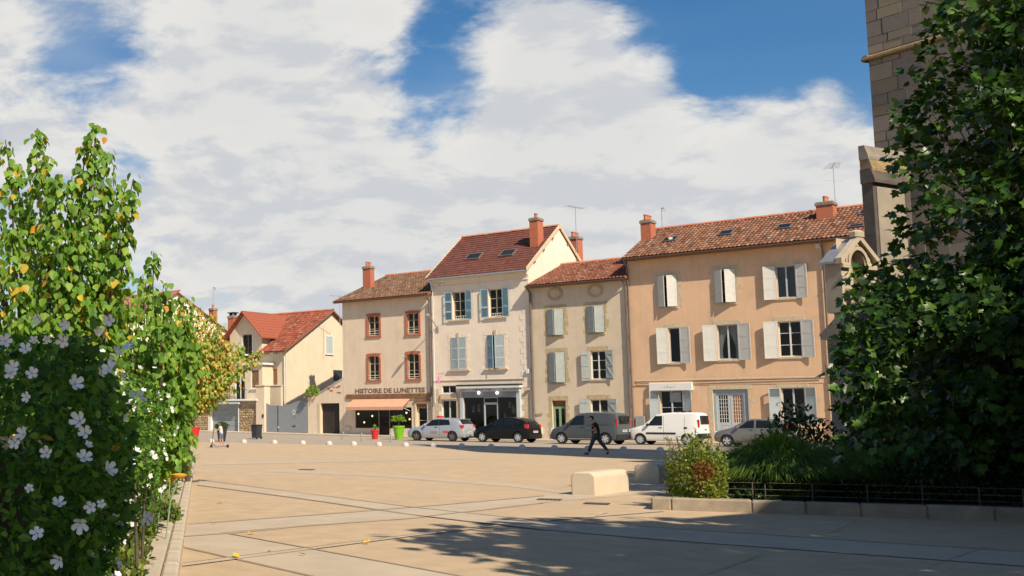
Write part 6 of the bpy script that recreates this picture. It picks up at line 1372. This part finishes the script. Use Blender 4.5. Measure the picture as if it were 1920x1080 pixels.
MB().bbox(1.90, 2.095, -.6, .6, .22, .33, .02).build('diffuser', 'trim_black', cg['e']); MB().box(1.55, 1.80, -.62, .62, 1.37, 1.40).build('roof_spoiler', 'paint_silver', cg['e'])
for sg in (-1, 1): MB().bbox(-2.05, -1.78, sg*.60-.12, sg*.60+.12, .60, .74, .03).build('headlight', 'lamp_clear', cg['e'], True)
for k, z in enumerate((.60, .52)): cg['side']('side_stripe', 'red_plastic', [(.62, z), (1.02, z)], [(.62, z+.055), (1.02, z+.055)], .006, (-1,), 4, 1)
for k, z in enumerate((.62, .54, .47)): cg['side']('side_lettering', 'wood_beam', [(-.25, z), (.22, z)], [(-.25, z+.022), (.22, z+.022)], .006, (-1,), 4, 1)
MB().bbox(-.12, .10, -.28, .28, 1.475, 1.60, .03).build('roof_sign', 'red_plastic', cg['e'], True)
for k, (px, s_) in enumerate(((1, 1),)): pass
# black small hatchback
P = gpos(942, 829.5)+EI*.55; P.z = elev(P)
cb = make_car('car', 'small black rounded hatchback with silver alloy wheels', P, RZ-.02, 3.94, 1.73,
    [(-1.97, .62), (-1.9, .74), (-1.7, .84), (-1.15, 1.00), (-.95, 1.04), (-.5, 1.30), (-.1, 1.47), (.3, 1.53), (.8, 1.52), (1.3, 1.44), (1.6, 1.34), (1.72, 1.24), (1.86, 1.02), (1.93, .90), (1.97, .66)],
    [(-1.97, .54), (-1.7, .78), (-.95, .95), (-.5, .98), (.6, 1.02), (1.3, 1.06), (1.8, 1.0), (1.9, .86), (1.97, .60)], .21, -.95, -.0, 1.6, (-1.22, 1.24), .32, 'paint_black',
    [('side_window', [(-.62, 1.0), (.22, 1.03)], [(-.15, 1.40), (.22, 1.455)]), ('side_window', [(.29, 1.03), (1.05, 1.07)], [(.29, 1.455), (.95, 1.41)]), ('side_window', [(1.12, 1.08), (1.42, 1.13)], [(1.04, 1.39), (1.30, 1.32)])], rwin=(1.60, 1.84), rim_style=6)
cb['mirror'](-.62, 1.0); cb['handle'](.10, .93); cb['handle'](.95, .96); cb['seam'](.26, .32, 1.0); cb['seam'](1.0, .40, 1.0); cb['tail'](.86, 1.10, .24, .16, x=1.90); cb['plate'](.66); MB().bbox(1.87, 1.985, -.78, .78, .26, .54, .03).build('bumper', 'paint_black', cb['e'], True)
for sg in (-1, 1): MB().bbox(-1.93, -1.60, sg*.62-.12, sg*.62+.10, .68, .82, .04).build('headlight', 'lamp_clear', cb['e'], True)
# grey panel van
P = gpos(1098, 833)+EI*.6; P.z = elev(P)
cv = make_car('van', 'dark grey small panel van parked in front of the beige house', P, RZ-.03, 4.21, 1.80,
    [(-2.105, .62), (-2.04, .78), (-1.85, .90), (-1.35, 1.06), (-1.15, 1.12), (-.70, 1.48), (-.35, 1.71), (0, 1.79), (.6, 1.82), (1.5, 1.80), (1.95, 1.75), (2.03, 1.68), (2.08, 1.35), (2.105, .9)],
    [(-2.105, .54), (-1.85, .84), (-1.15, 1.02), (-.5, 1.05), (1.9, 1.12), (2.06, 1.05), (2.105, .8)], .22, -1.15, -.36, 1.95, (-1.33, 1.36), .325, 'paint_grey',
    [('side_window', [(-.88, 1.08), (.10, 1.10)], [(-.42, 1.60), (.10, 1.64)])], tumble=.07, rear_flat=True, rwin=(.05, .62, 1.18, 1.60), rim_style=6)
cv['mirror'](-.80, 1.08); cv['handle'](.0, .96); cv['seam'](.16, .32, 1.6); cv['tail'](1.02, 1.46, .08, .07, x=2.06); cv['plate'](.78, 0, 2.107); MB().bbox(1.98, 2.13, -.84, .84, .30, .60, .04).build('bumper', 'trim_black', cv['e'], True)
MB().bbox(-2.12, -1.85, -.80, .80, .30, .58, .05).build('bumper', 'paint_grey', cv['e'], True)
cv['side']('panel_recess', 'paint_grey', [(.35, 1.14), (1.62, 1.17)], [(.35, 1.58), (1.50, 1.56)], .012, (-1, 1), 6, 3); cv['side']('door_rail', 'trim_black', [(.2, 1.06), (1.85, 1.09)], [(.2, 1.075), (1.85, 1.105)], .007, (-1,), 6, 1); cv['side']('sill_strip', 'rim', [(-.9, .30), (.85, .30)], [(-.9, .325), (.85, .325)], .008, (-1,), 6, 1)
MB().box(2.088, 2.10, -.62, -.36, 1.28, 1.42).build('sticker', 'plate', cv['e'])
for sg in (-1, 1): MB().bbox(-2.06, -1.72, sg*.66-.13, sg*.66+.11, .70, .90, .04).build('headlight', 'lamp_clear', cv['e'], True)
# white panel van
P = gpos(1246, 834.5)+EI*.6; P.z = elev(P)
cw = make_car('van', 'white small panel van with black bumpers and rubbing strip', P, RZ+.02, 4.0, 1.67,
    [(-2.0, .60), (-1.95, .80), (-1.78, .92), (-1.30, 1.06), (-1.10, 1.12), (-.66, 1.48), (-.36, 1.69), (-.1, 1.76), (.6, 1.81), (1.6, 1.80), (1.86, 1.77), (1.95, 1.68), (1.985, 1.35), (2.0, .9)],
    [(-2.0, .54), (-1.78, .86), (-1.1, 1.03), (-.5, 1.05), (1.9, 1.08), (1.98, 1.0), (2.0, .8)], .23, -1.10, -.36, 1.86, (-1.28, 1.30), .305, 'paint_white',
    [('side_window', [(-.86, 1.07), (-.02, 1.08)], [(-.42, 1.60), (-.02, 1.61)])], tumble=.07, rear_flat=True, rwin=(.05, .60, 1.15, 1.62), rim_style=7)
cw['mirror'](-.80, 1.06); cw['handle'](-.12, .96); cw['seam'](.06, .32, 1.6); cw['seam'](1.20, .60, 1.55); cw['tail'](.98, 1.42, .08, .07, x=1.97); cw['plate'](.86, .1, 1.998)
MB().bbox(1.80, 2.05, -.82, .82, .38, .66, .05).build('bumper', 'trim_black', cw['e'], True); MB().bbox(-2.05, -1.78, -.78, .78, .30, .58, .05).build('bumper', 'trim_black', cw['e'], True)
cw['side']('rubbing_strip', 'trim_black', [(-.92, .60), (.72, .60)], [(-.92, .70), (.72, .70)], .014, (-1, 1), 6, 1); cw['side']('fuel_cap', 'trim_black', [(1.16, .90), (1.34, .90)], [(1.16, 1.0), (1.34, 1.0)], .010, (-1,), 2, 1)
for x in (.75, 1.05): MB().box(x-.05, x+.05, -.55, .55, 1.83, 1.86).build('roof_bar', 'trim_black', cw['e']); 
for x in (.75, 1.05):
    for sg in (-1, 1): MB().box(x-.05, x+.05, sg*.55-.03, sg*.55+.03, 1.79, 1.90).build('roof_bar_foot', 'trim_black', cw['e'])
for sg in (-1, 1): MB().bbox(-1.97, -1.62, sg*.62-.12, sg*.62+.10, .70, .88, .04).build('headlight', 'lamp_clear', cw['e'], True)
# champagne grey hatchback half hidden by the grass
P = gpos(1413, 838)+EI*.5; P.z = elev(P)
cp_ = make_car('car', 'grey hatchback with tall red tail lights half hidden behind the grass', P, RZ+.0, 3.9, 1.66,
    [(-1.95, .62), (-1.88, .74), (-1.7, .82), (-1.15, .97), (-.98, 1.01), (-.5, 1.27), (-.1, 1.43), (.3, 1.47), (.9, 1.46), (1.4, 1.40), (1.66, 1.34), (1.76, 1.24), (1.88, 1.0), (1.93, .88), (1.95, .66)],
    [(-1.95, .54), (-1.7, .76), (-.98, .93), (-.5, .95), (.6, .97), (1.4, .98), (1.85, .94), (1.92, .82), (1.95, .58)], .21, -.98, 0, 1.66, (-1.22, 1.24), .30, 'paint_champagne',
    [('side_window', [(-.66, .96), (.16, .975)], [(-.18, 1.34), (.16, 1.39)]), ('side_window', [(.26, .98), (1.0, .99)], [(.26, 1.39), (.95, 1.37)]), ('side_window', [(1.08, .99), (1.40, 1.02)], [(1.03, 1.35), (1.30, 1.31)])], rwin=(1.68, 1.86), rim_style=5)
cp_['mirror'](-.64, .95); cp_['handle'](.02, .88); cp_['handle'](.88, .90); cp_['seam'](.21, .32, .95); cp_['tail'](.90, 1.34, .10, .10, x=1.80); cp_['plate'](.62); MB().bbox(1.86, 1.97, -.74, .74, .26, .54, .03).build('bumper', 'trim_black', cp_['e'], True)
for sg in (-1, 1): MB().bbox(-1.90, -1.60, sg*.58-.12, sg*.58+.10, .66, .80, .04).build('headlight', 'lamp_clear', cp_['e'], True)
# ------------------------------------------------------------------ dome bollards
bp = [(397, 827.5), (457.5, 829.5), (514.5, 831.5), (567.5, 833), (617, 834.5), (663, 835.5), (710, 836.5), (760, 837.2), (812, 838.2), (865, 839.8), (920, 841), (978, 842), (1038.5, 843), (1101, 843.5), (1167.5, 845), (1236, 846.5)]
n_ = MB(); n_.lathe([(.175, -.02), (.175, .05), (.17, .09), (.148, .15), (.105, .195), (.052, .218), (.005, .224)], 20); bme = bpy.data.meshes.new('bollard_mesh'); bme.from_pydata(n_.v, [], n_.f); bme.update(); bme.materials.append(M['bollard']); set_smooth(bme, 50)
wh = ['beside the boy on the scooter', 'in front of the garage stone wall', 'before the wheelie bin', 'facing the grey gate', 'facing the brown shed door', 'left of the red flower pot', 'in front of the red flower pot', 'before the green flower pot', 'by the front wheel of the silver hatchback', 'behind the silver hatchback', 'before the black hatchback front wheel', 'at the rear of the black hatchback', 'at the nose of the grey van', 'behind the walking man', 'before the front wheel of the white van', 'at the rear of the white van']
for k, (px, py) in enumerate(bp):
    xx = loc(onz(px, py))[0]; Q = w(xx, YB); d_ = ray(px, 800); 
    t = (YB-(CAMP-O).dot(EI))/d_.dot(EI); Q = CAMP+d_*t; o = bpy.data.objects.new('bollard', bme); COL.objects.link(o); o.location = (Q.x, Q.y, 0); tag(o, 'pale concrete dome bollard '+wh[k], 'bollard', 'dome bollards along the edge of the square')
# steel posts
for k, (px, py, tl) in enumerate(((641, 823, .25), (678, 827, 0), (733, 823, 0), (1351, 831, 0))):
    Q = gpos(px, py); t = empty('steel_post', Q, 0, ('leaning short steel post by the shed corner', 'short steel post left of the red pot', 'short steel post between the red and green pots', 'short steel post at the nose of the grey hatchback')[k], 'post', 'short steel posts on the pavement')
    o = MB().lathe([(.055, -.02), (.055, .46), (.045, .50), (.005, .51)], 12).build('shaft', 'grey_metal', t, True); o.rotation_euler = (0, tl, 0); MB().lathe([(.075, -.01), (.075, .02)], 12).build('base_ring', 'gutter', t)
# ------------------------------------------------------------------ flower pots
def pot(label, P, r0, r1, h, mat, name='flower_pot'):
    t = empty(name, P, 0, label, 'flower pot'); MB().lathe([(r0, 0), (r1*.93, h*.86), (r1, h*.86), (r1, h), (r1*.88, h), (r1*.84, h*.9)], 20).build('pot', mat, t, True); MB().lathe([(.01, h*.88), (r1*.86, h*.88)], 16).build('soil', 'soil', t); return t
LG = [(.22, .36, .04), (.16, .28, .03), (.30, .42, .07)]
Q = gpos(703, 823); pot('red plastic flower pot with a few stems outside the optician', Q, .17, .29, .62, 'red_plastic')
bushlet('potted_plant', 'sparse thin green stems in the red pot outside the optician', (Q.x, Q.y, Q.z+.52), .16, .16, .45, 60, .10, LG, [1, 1, 1], stems=8)
Q = gpos(748, 824); pot('tall lime green flower pot outside the optician', Q, .24, .40, .92, 'green_plastic')
bushlet('potted_plant', 'small clipped lime green tree in the green pot', (Q.x, Q.y, Q.z+1.30), .46, .46, .34, 700, .10, LG, [2, 1, 2], low=.25)
MB().tube([(Q.x, Q.y, Q.z+.8), (Q.x+.03, Q.y, Q.z+1.5)], .03, 6).build('stem', 'bark', bpy.data.objects[[o.name for o in bpy.data.objects if o.name.startswith('potted_plant')][-1]], off=(Q.x, Q.y, Q.z+1.30))
Q = gpos(364, 823); pot('large red flower pot holding a palm near the garage', Q, .26, .42, .84, 'red_plastic')
t = empty('potted_palm', (Q.x, Q.y, Q.z+.7), 0, 'small palm growing in the large red pot', 'plant'); MB().tube([(0, 0, 0), (.02, 0, .7)], [.07, .05], 7).build('trunk', 'bark', t)
for k in range(14):
    a = 2*PI*k/14; L2_ = .55; o = MB(); pts = [(math.cos(a)*L2_*f, math.sin(a)*L2_*f, .7+.35*math.sin(f*2.2)) for f in (0, .35, .7, 1)]
    for i in range(3):
        (x0, y0, z0), (x1, y1, z1) = pts[i], pts[i+1]; s0_, s1_ = .05*(1-i/3.2), .05*(1-(i+1)/3.2); nx_, ny_ = -math.sin(a), math.cos(a); o.quad((x0-nx_*s0_, y0-ny_*s0_, z0), (x0+nx_*s0_, y0+ny_*s0_, z0), (x1+nx_*s1_, y1+ny_*s1_, z1), (x1-nx_*s1_, y1-ny_*s1_, z1))
    o.build('frond', 'door_green', t)
Q = gpos(416, 828); pot('dark square-shouldered planter behind the boy on the scooter', Q, .22, .36, .95, 'anthracite')
bushlet('potted_plant', 'dark green shrub in the dark planter near the garage', (Q.x, Q.y, Q.z+.85), .42, .42, .38, 700, .09, [(.07, .14, .03), (.05, .10, .02), (.10, .18, .04)], [1, 1, 1])
# wheelie bin
Q = gpos(481.5, 812); t = empty('wheelie_bin', Q, ROTZ, 'dark grey wheelie bin against the rubble stone wall', 'bin')
MB().prism([(-.20, .08), (.20, .08), (.26, .92), (-.26, .92)], 'y', -.28, .26).build('body', 'anthracite', t); MB().bbox(-.29, .29, -.32, .30, .921, .98, .02).build('lid', 'black_metal', t); MB().tube([(-.24, .33, .9), (.24, .33, .9)], .018, 6).build('handle', 'black_metal', t)
for sg in (-1, 1): MB().lathe([(.09, sg*.2-.025), (.09, sg*.2+.025)], 14, (0, .22, .09), 'x').build('wheel', 'tyre', t).rotation_euler = (0, 0, 0)
# vine on the shed
Q = w(fp(586, 735, -.1)[0], -.12, fp(586, 730, -.1)[1]); vn = bushlet('climbing_vine', 'bright green vine hanging over the corner between gate and shed', Q, .55, .25, .75, 420, .16, LG+[(.45, .38, .05)], [2, 2, 2, .6], low=.7, stems=5)
# ------------------------------------------------------------------ stone seats on the square
def seat_block(label, P0_, P1_, dep, h):
    d = (P1_-P0_); L2_ = d.length; t = empty('stone_block', P0_, math.atan2(d.y, d.x), label, 'stone block', 'stone blocks on the square'); m = MB(); n = 8; r_ = .13
    prof = [(0, -.05), (0, h-r_)]+[(r_-r_*math.cos(PI/2*k/5), h-r_+r_*math.sin(PI/2*k/5)) for k in range(1, 6)]+[(dep-r_+r_*math.sin(PI/2*k/5), h-r_+r_*math.cos(PI/2*k/5)) for k in range(0, 5)]+[(dep, h-r_), (dep, -.05)]
    m.prism(prof, 'x', 0, L2_); o = m.build('block', 'block', t, 50); b = o.modifiers.new('bev', 'BEVEL'); b.width = .03; b.segments = 3; b.limit_method = 'ANGLE'; b.angle_limit = rad(50); return t
A_, B_, C_ = onz(1078, 927), onz(1117, 930), onz(1180, 921)
dirB = (C_-B_).normalized(); dA = (A_-B_); dep = abs(dA.dot(Vector((-dirB.y, dirB.x, 0)))); dep = max(.5, min(.75, dep))
hb_ = 2*.0+ (930-889)/((930-HOR)/HC)
seat_block('pale rounded stone seat standing in the sun on the square', B_, C_, dep, .47)
Q = onz(1237, 907); seat_block('rounded stone seat in the church shadow behind the corner shrub', Q, Q+dirB*1.3, .6, .46)
# ------------------------------------------------------------------ people
def skin(name, mat, verts, edges, radii, parent, root=0, sub=2):
    me = bpy.data.meshes.new(name); me.from_pydata(verts, edges, []); me.update(); o = bpy.data.objects.new(name, me); COL.objects.link(o)
    mo = o.modifiers.new('s', 'SKIN'); mo.use_smooth_shade = True
    for i, r in enumerate(radii):
        sv = me.skin_vertices[0].data[i]; sv.radius = r if isinstance(r, tuple) else (r, r); sv.use_root = (i == root)
    su = o.modifiers.new('u', 'SUBSURF'); su.levels = sub; su.render_levels = sub
    bpy.context.view_layer.update(); m2 = bpy.data.meshes.new_from_object(o.evaluated_get(bpy.context.evaluated_depsgraph_get())); bpy.data.objects.remove(o)
    m2.name = name; m2.materials.clear(); m2.materials.append(M[mat]); m2.polygons.foreach_set('use_smooth', [True]*len(m2.polygons)); return link(name, m2, mat, parent)
def ball(name, mat, c, r, parent, zmin=None, n=14, rot=None):
    m = MB(); pr = []
    for k in range(n+1):
        a = -PI/2+PI*k/n
        if zmin is not None and math.sin(a) < zmin: continue
        pr.append((max(.001, math.cos(a)), math.sin(a)))
    m.lathe(pr, 16); m.v = [(c[0]+x*r[0], c[1]+y*r[1], c[2]+z*r[2]) for x, y, z in m.v]; return m.build(name, mat, parent, 60)
def hand(parent, c, d, s_=1.0, mat='skin'):
    """palm and five bent fingers; d = direction of the fingers"""
    d = Vector(d).normalized(); up = Vector((0, 0, 1)); sd_ = d.cross(up).normalized(); up = sd_.cross(d); V = [Vector(c)]; E = []; R = [(.026*s_, .020*s_)]
    V.append(Vector(c)+d*.075*s_); E.append((0, 1)); R.append((.034*s_, .014*s_))
    me = []
    for k in range(4):
        b = Vector(c)+d*.08*s_+sd_*(k-1.5)*.021*s_; l = (.032, .038, .036, .028)[k]*s_; i = len(V); V += [b, b+d*l-up*.006*s_, b+d*l*1.5-up*.03*s_]; E += [(1, i), (i, i+1), (i+1, i+2)]; R += [.009*s_, .0085*s_, .0075*s_]
    i = len(V); b = Vector(c)+d*.03*s_-sd_*.030*s_; V += [b, b+d*.035*s_-sd_*.018*s_+up*.012*s_, b+d*.06*s_-sd_*.012*s_+up*.02*s_]; E += [(0, i), (i, i+1), (i+1, i+2)]; R += [.012*s_, .010*s_, .008*s_]
    return [tuple(v) for v in V], E, R
def add(V, E, R, hv):
    b = len(V); V += hv[0]; E += [(x+b, y+b) for x, y in hv[1]]; R += hv[2]; return b
# walking man: local -x is the way he walks
Q = gpos(1119, 853); SCL = .93
man = empty('person', Q, ROTZ+.35, 'man in black T-shirt, dark trousers and dark cap walking and looking at his phone', 'person')
V = [(0, 0, .92), (0, 0, 1.05), (-.02, 0, 1.22), (-.04, 0, 1.40), (-.07, 0, 1.50), (-.12, 0, 1.56)]; E = [(0, 1), (1, 2), (2, 3), (3, 4), (4, 5)]; R = [(.13, .16), (.13, .16), (.14, .18), (.12, .17), (.055, .055), (.05, .05)]
def chain(par, pts, rs):
    p = par
    for q, r in zip(pts, rs): V.append(q); R.append(r); E.append((p, len(V)-1)); p = len(V)-1
    return p
# legs: front heel down ahead (-x), rear leg trailing on the toe (+x)
chain(0, [(-.06, -.10, .84), (-.20, -.10, .48), (-.34, -.10, .12), (-.36, -.10, .06), (-.50, -.11, .05)], [(.10, .10), .072, .048, .045, (.038, .035)])
chain(0, [(.05, .10, .84), (.22, .10, .50), (.47, .10, .20), (.50, .10, .13), (.43, .11, .04)], [(.10, .10), .072, .050, .045, (.038, .035)])
wl = chain(3, [(-.02, -.19, 1.40), (-.0, -.235, 1.15), (-.20, -.17, 1.07), (-.27, -.12, 1.07)], [.065, .046, .036, .028]); wr_ = chain(3, [(-.02, .19, 1.40), (-.02, .235, 1.15), (-.20, .15, 1.06), (-.26, .09, 1.06)], [.065, .046, .036, .028])
for wv, sy_ in ((wl, 1), (wr_, -1)):
    hv = hand(None, V[wv], (-1, .35*sy_, .05)); b = add(V, E, R, hv); E.append((wv, b))
body = skin('body', 'skin', V, E, R, man)
# head
hc = Vector((-.17, 0, 1.63)); ball('head', 'skin', hc, (.095, .075, .115), man); o = man.children[-1]; 
hd_ = man.children[-1]
MB().prism([(hc.x-.085, hc.z-.03), (hc.x-.118, hc.z-.035), (hc.x-.09, hc.z+.02)], 'y', -.014, .014).build('nose', 'skin', hd_)
for sg in (-1, 1): ball('eye', 'hair', (hc.x-.088, sg*.03, hc.z+.012), (.01, .012, .008), hd_, n=6); ball('ear', 'skin', (hc.x+.012, sg*.076, hc.z-.0), (.025, .012, .034), hd_, n=6)
MB().box(hc.x-.096, hc.x-.08, -.025, .025, hc.z-.060, hc.z-.052).build('mouth', 'surround_red', hd_)
cap = ball('cap', 'shirt_black', (hc.x+.008, 0, hc.z+.022), (.104, .084, .105), man, .12); MB().prism([(hc.x-.08, hc.z+.05), (hc.x-.19, hc.z+.03), (hc.x-.185, hc.z+.04), (hc.x-.08, hc.z+.066)], 'y', -.06, .06).build('cap_peak', 'shirt_black', cap)
ball('hair', 'hair', (hc.x+.022, 0, hc.z-.01), (.088, .078, .10), man, -.35)
# clothes: shirt, trousers, shoes as close shells
def cloth(name, mat, vs, es, rs, root=0): return skin(name, mat, vs, es, rs, man, root)
cloth('t_shirt', 'shirt_black', [(0.01, 0, .80), (0, 0, 1.0), (-.02, 0, 1.20), (-.04, 0, 1.40), (-.06, 0, 1.46), (-.02, -.19, 1.40), (-.005, -.232, 1.19), (-.02, .19, 1.40), (-.02, .232, 1.19)], [(0, 1), (1, 2), (2, 3), (3, 4), (3, 5), (5, 6), (3, 7), (7, 8)], [(.17, .19), (.165, .19), (.162, .198), (.135, .185), (.072, .075), .080, .066, .080, .066])
cloth('trousers', 'trousers', [(0, 0, 1.04), (0, 0, .88), (-.06, -.10, .82), (-.20, -.10, .48), (-.335, -.10, .13), (.05, .10, .82), (.22, .10, .50), (.465, .10, .21)], [(0, 1), (1, 2), (2, 3), (3, 4), (1, 5), (5, 6), (6, 7)], [(.15, .175), (.15, .175), .115, .088, .068, .115, .088, .068], 0)
cloth('shoe', 'shoe_brown', [(-.33, -.10, .07), (-.40, -.105, .055), (-.53, -.11, .06)], [(0, 1), (1, 2)], [(.052, .055), (.048, .05), (.036, .04)]); cloth('shoe', 'shoe_brown', [(.505, .10, .16), (.47, .105, .09), (.40, .11, .035)], [(0, 1), (1, 2)], [(.055, .055), (.05, .05), (.036, .042)])
man.scale = (SCL,)*3
# the phone he holds
pq = man.matrix_basis @ Vector((-.36, -.02, 1.085)); ph_ = empty('phone', pq, ROTZ+.35, 'dark phone held in both hands by the walking man', 'phone'); MB().bbox(-.07, .07, -.036, .036, -.005, .005, .003).build('case', 'black_metal', ph_); MB().box(-.064, .064, -.032, .032, .0052, .006).build('screen', 'car_glass', ph_); ph_.rotation_euler = (0, -.5, ROTZ+.35)
# boy on a scooter
Q = gpos(414, 839.5); boy = empty('person', Q, ROTZ+.55, 'boy in white T-shirt, blue shorts and dark cap riding a scooter', 'person'); K = 1.0
V = [(.02, 0, .72), (.02, 0, .85), (0, 0, .98), (-.02, 0, 1.07), (-.03, 0, 1.12)]; E = [(0, 1), (1, 2), (2, 3), (3, 4)]; R = [(.09, .11), (.085, .105), (.09, .115), (.07, .10), (.04, .04)]
chain(0, [(.0, -.06, .64), (-.03, -.06, .40), (.0, -.05, .16), (-.08, -.05, .13)], [.07, .05, .036, .03]); chain(0, [(.06, .06, .64), (.06, .06, .40), (.13, .05, .17), (.05, .05, .135)], [.07, .05, .036, .03])
wl = chain(3, [(0, -.125, 1.06), (-.12, -.15, .90), (-.32, -.13, .93), (-.36, -.13, .935)], [.042, .034, .028, .022]); wr_ = chain(3, [(0, .125, 1.06), (-.12, .15, .90), (-.32, .13, .93), (-.36, .13, .935)], [.042, .034, .028, .022])
for wv in (wl, wr_): hv = hand(None, V[wv], (-1, 0, -.1), .75); b = add(V, E, R, hv); E.append((wv, b))
skin('body', 'skin', V, E, R, boy); hc = Vector((-.05, 0, 1.225)); ball('head', 'skin', hc, (.088, .072, .105), boy); hd_ = boy.children[-1]
MB().prism([(hc.x-.08, hc.z-.03), (hc.x-.104, hc.z-.03), (hc.x-.083, hc.z+.015)], 'y', -.011, .011).build('nose', 'skin', hd_)
for sg in (-1, 1): ball('eye', 'hair', (hc.x-.08, sg*.028, hc.z+.01), (.009, .011, .008), hd_, n=6); ball('ear', 'skin', (hc.x+.01, sg*.072, hc.z), (.022, .012, .03), hd_, n=6)
MB().box(hc.x-.088, hc.x-.074, -.02, .02, hc.z-.054, hc.z-.047).build('mouth', 'surround_red', hd_)
cap = ball('cap', 'cap_navy', (hc.x+.006, 0, hc.z+.02), (.098, .082, .10), boy, .08); MB().prism([(hc.x-.075, hc.z+.045), (hc.x-.18, hc.z+.035), (hc.x-.175, hc.z+.045), (hc.x-.075, hc.z+.06)], 'y', -.055, .055).build('cap_peak', 'cap_navy', cap); ball('hair', 'hair', (hc.x+.02, 0, hc.z-.01), (.082, .076, .09), boy, -.4)
skin('t_shirt', 'shirt_white', [(.02, 0, .64), (.02, 0, .80), (0, 0, .97), (-.02, 0, 1.06), (-.025, 0, 1.10), (0, -.125, 1.06), (-.06, -.14, .98), (0, .125, 1.06), (-.06, .14, .98)], [(0, 1), (1, 2), (2, 3), (3, 4), (3, 5), (5, 6), (3, 7), (7, 8)], [(.105, .125), (.10, .12), (.102, .128), (.082, .11), (.05, .052), .052, .048, .052, .048], boy)
skin('shorts', 'shorts_blue', [(.02, 0, .82), (.02, 0, .70), (.0, -.06, .62), (-.025, -.06, .46), (.06, .06, .62), (.06, .06, .46)], [(0, 1), (1, 2), (2, 3), (1, 4), (4, 5)], [(.10, .12), (.10, .12), .078, .068, .078, .068], boy)
for s_ in ([(.02, -.05, .145), (-.04, -.05, .135), (-.12, -.05, .13)], [(.14, .05, .15), (.08, .05, .138), (.0, .05, .132)]): skin('shoe', 'shirt_white', s_, [(0, 1), (1, 2)], [(.036, .04), .036, (.028, .034)], boy)
sc_ = empty('scooter', Q, ROTZ+.55, 'black kick scooter ridden by the boy in the cap', 'scooter')
MB().bbox(-.30, .30, -.06, .06, .07, .095, .008).build('deck', 'black_metal', sc_); MB().tube([(-.28, 0, .085), (-.46, 0, .20), (-.44, 0, .30)], .022, 6).build('neck', 'black_metal', sc_); MB().tube([(-.50, 0, .08), (-.44, 0, .34), (-.385, 0, .92)], .017, 7).build('steering_tube', 'black_metal', sc_); MB().tube([(-.385, -.2, .925), (-.385, .2, .925)], .016, 7).build('handlebar', 'black_metal', sc_)
for x in (-.50, .36): MB().lathe([(.035, -.016), (.07, -.018), (.075, 0), (.07, .018), (.035, .016)], 16, (x, 0, .075), 'y').build('wheel', 'tyre', sc_, True)
MB().tube([(.28, 0, .08), (.36, 0, .16), (.43, 0, .14)], .02, 6).build('rear_mudguard', 'black_metal', sc_)
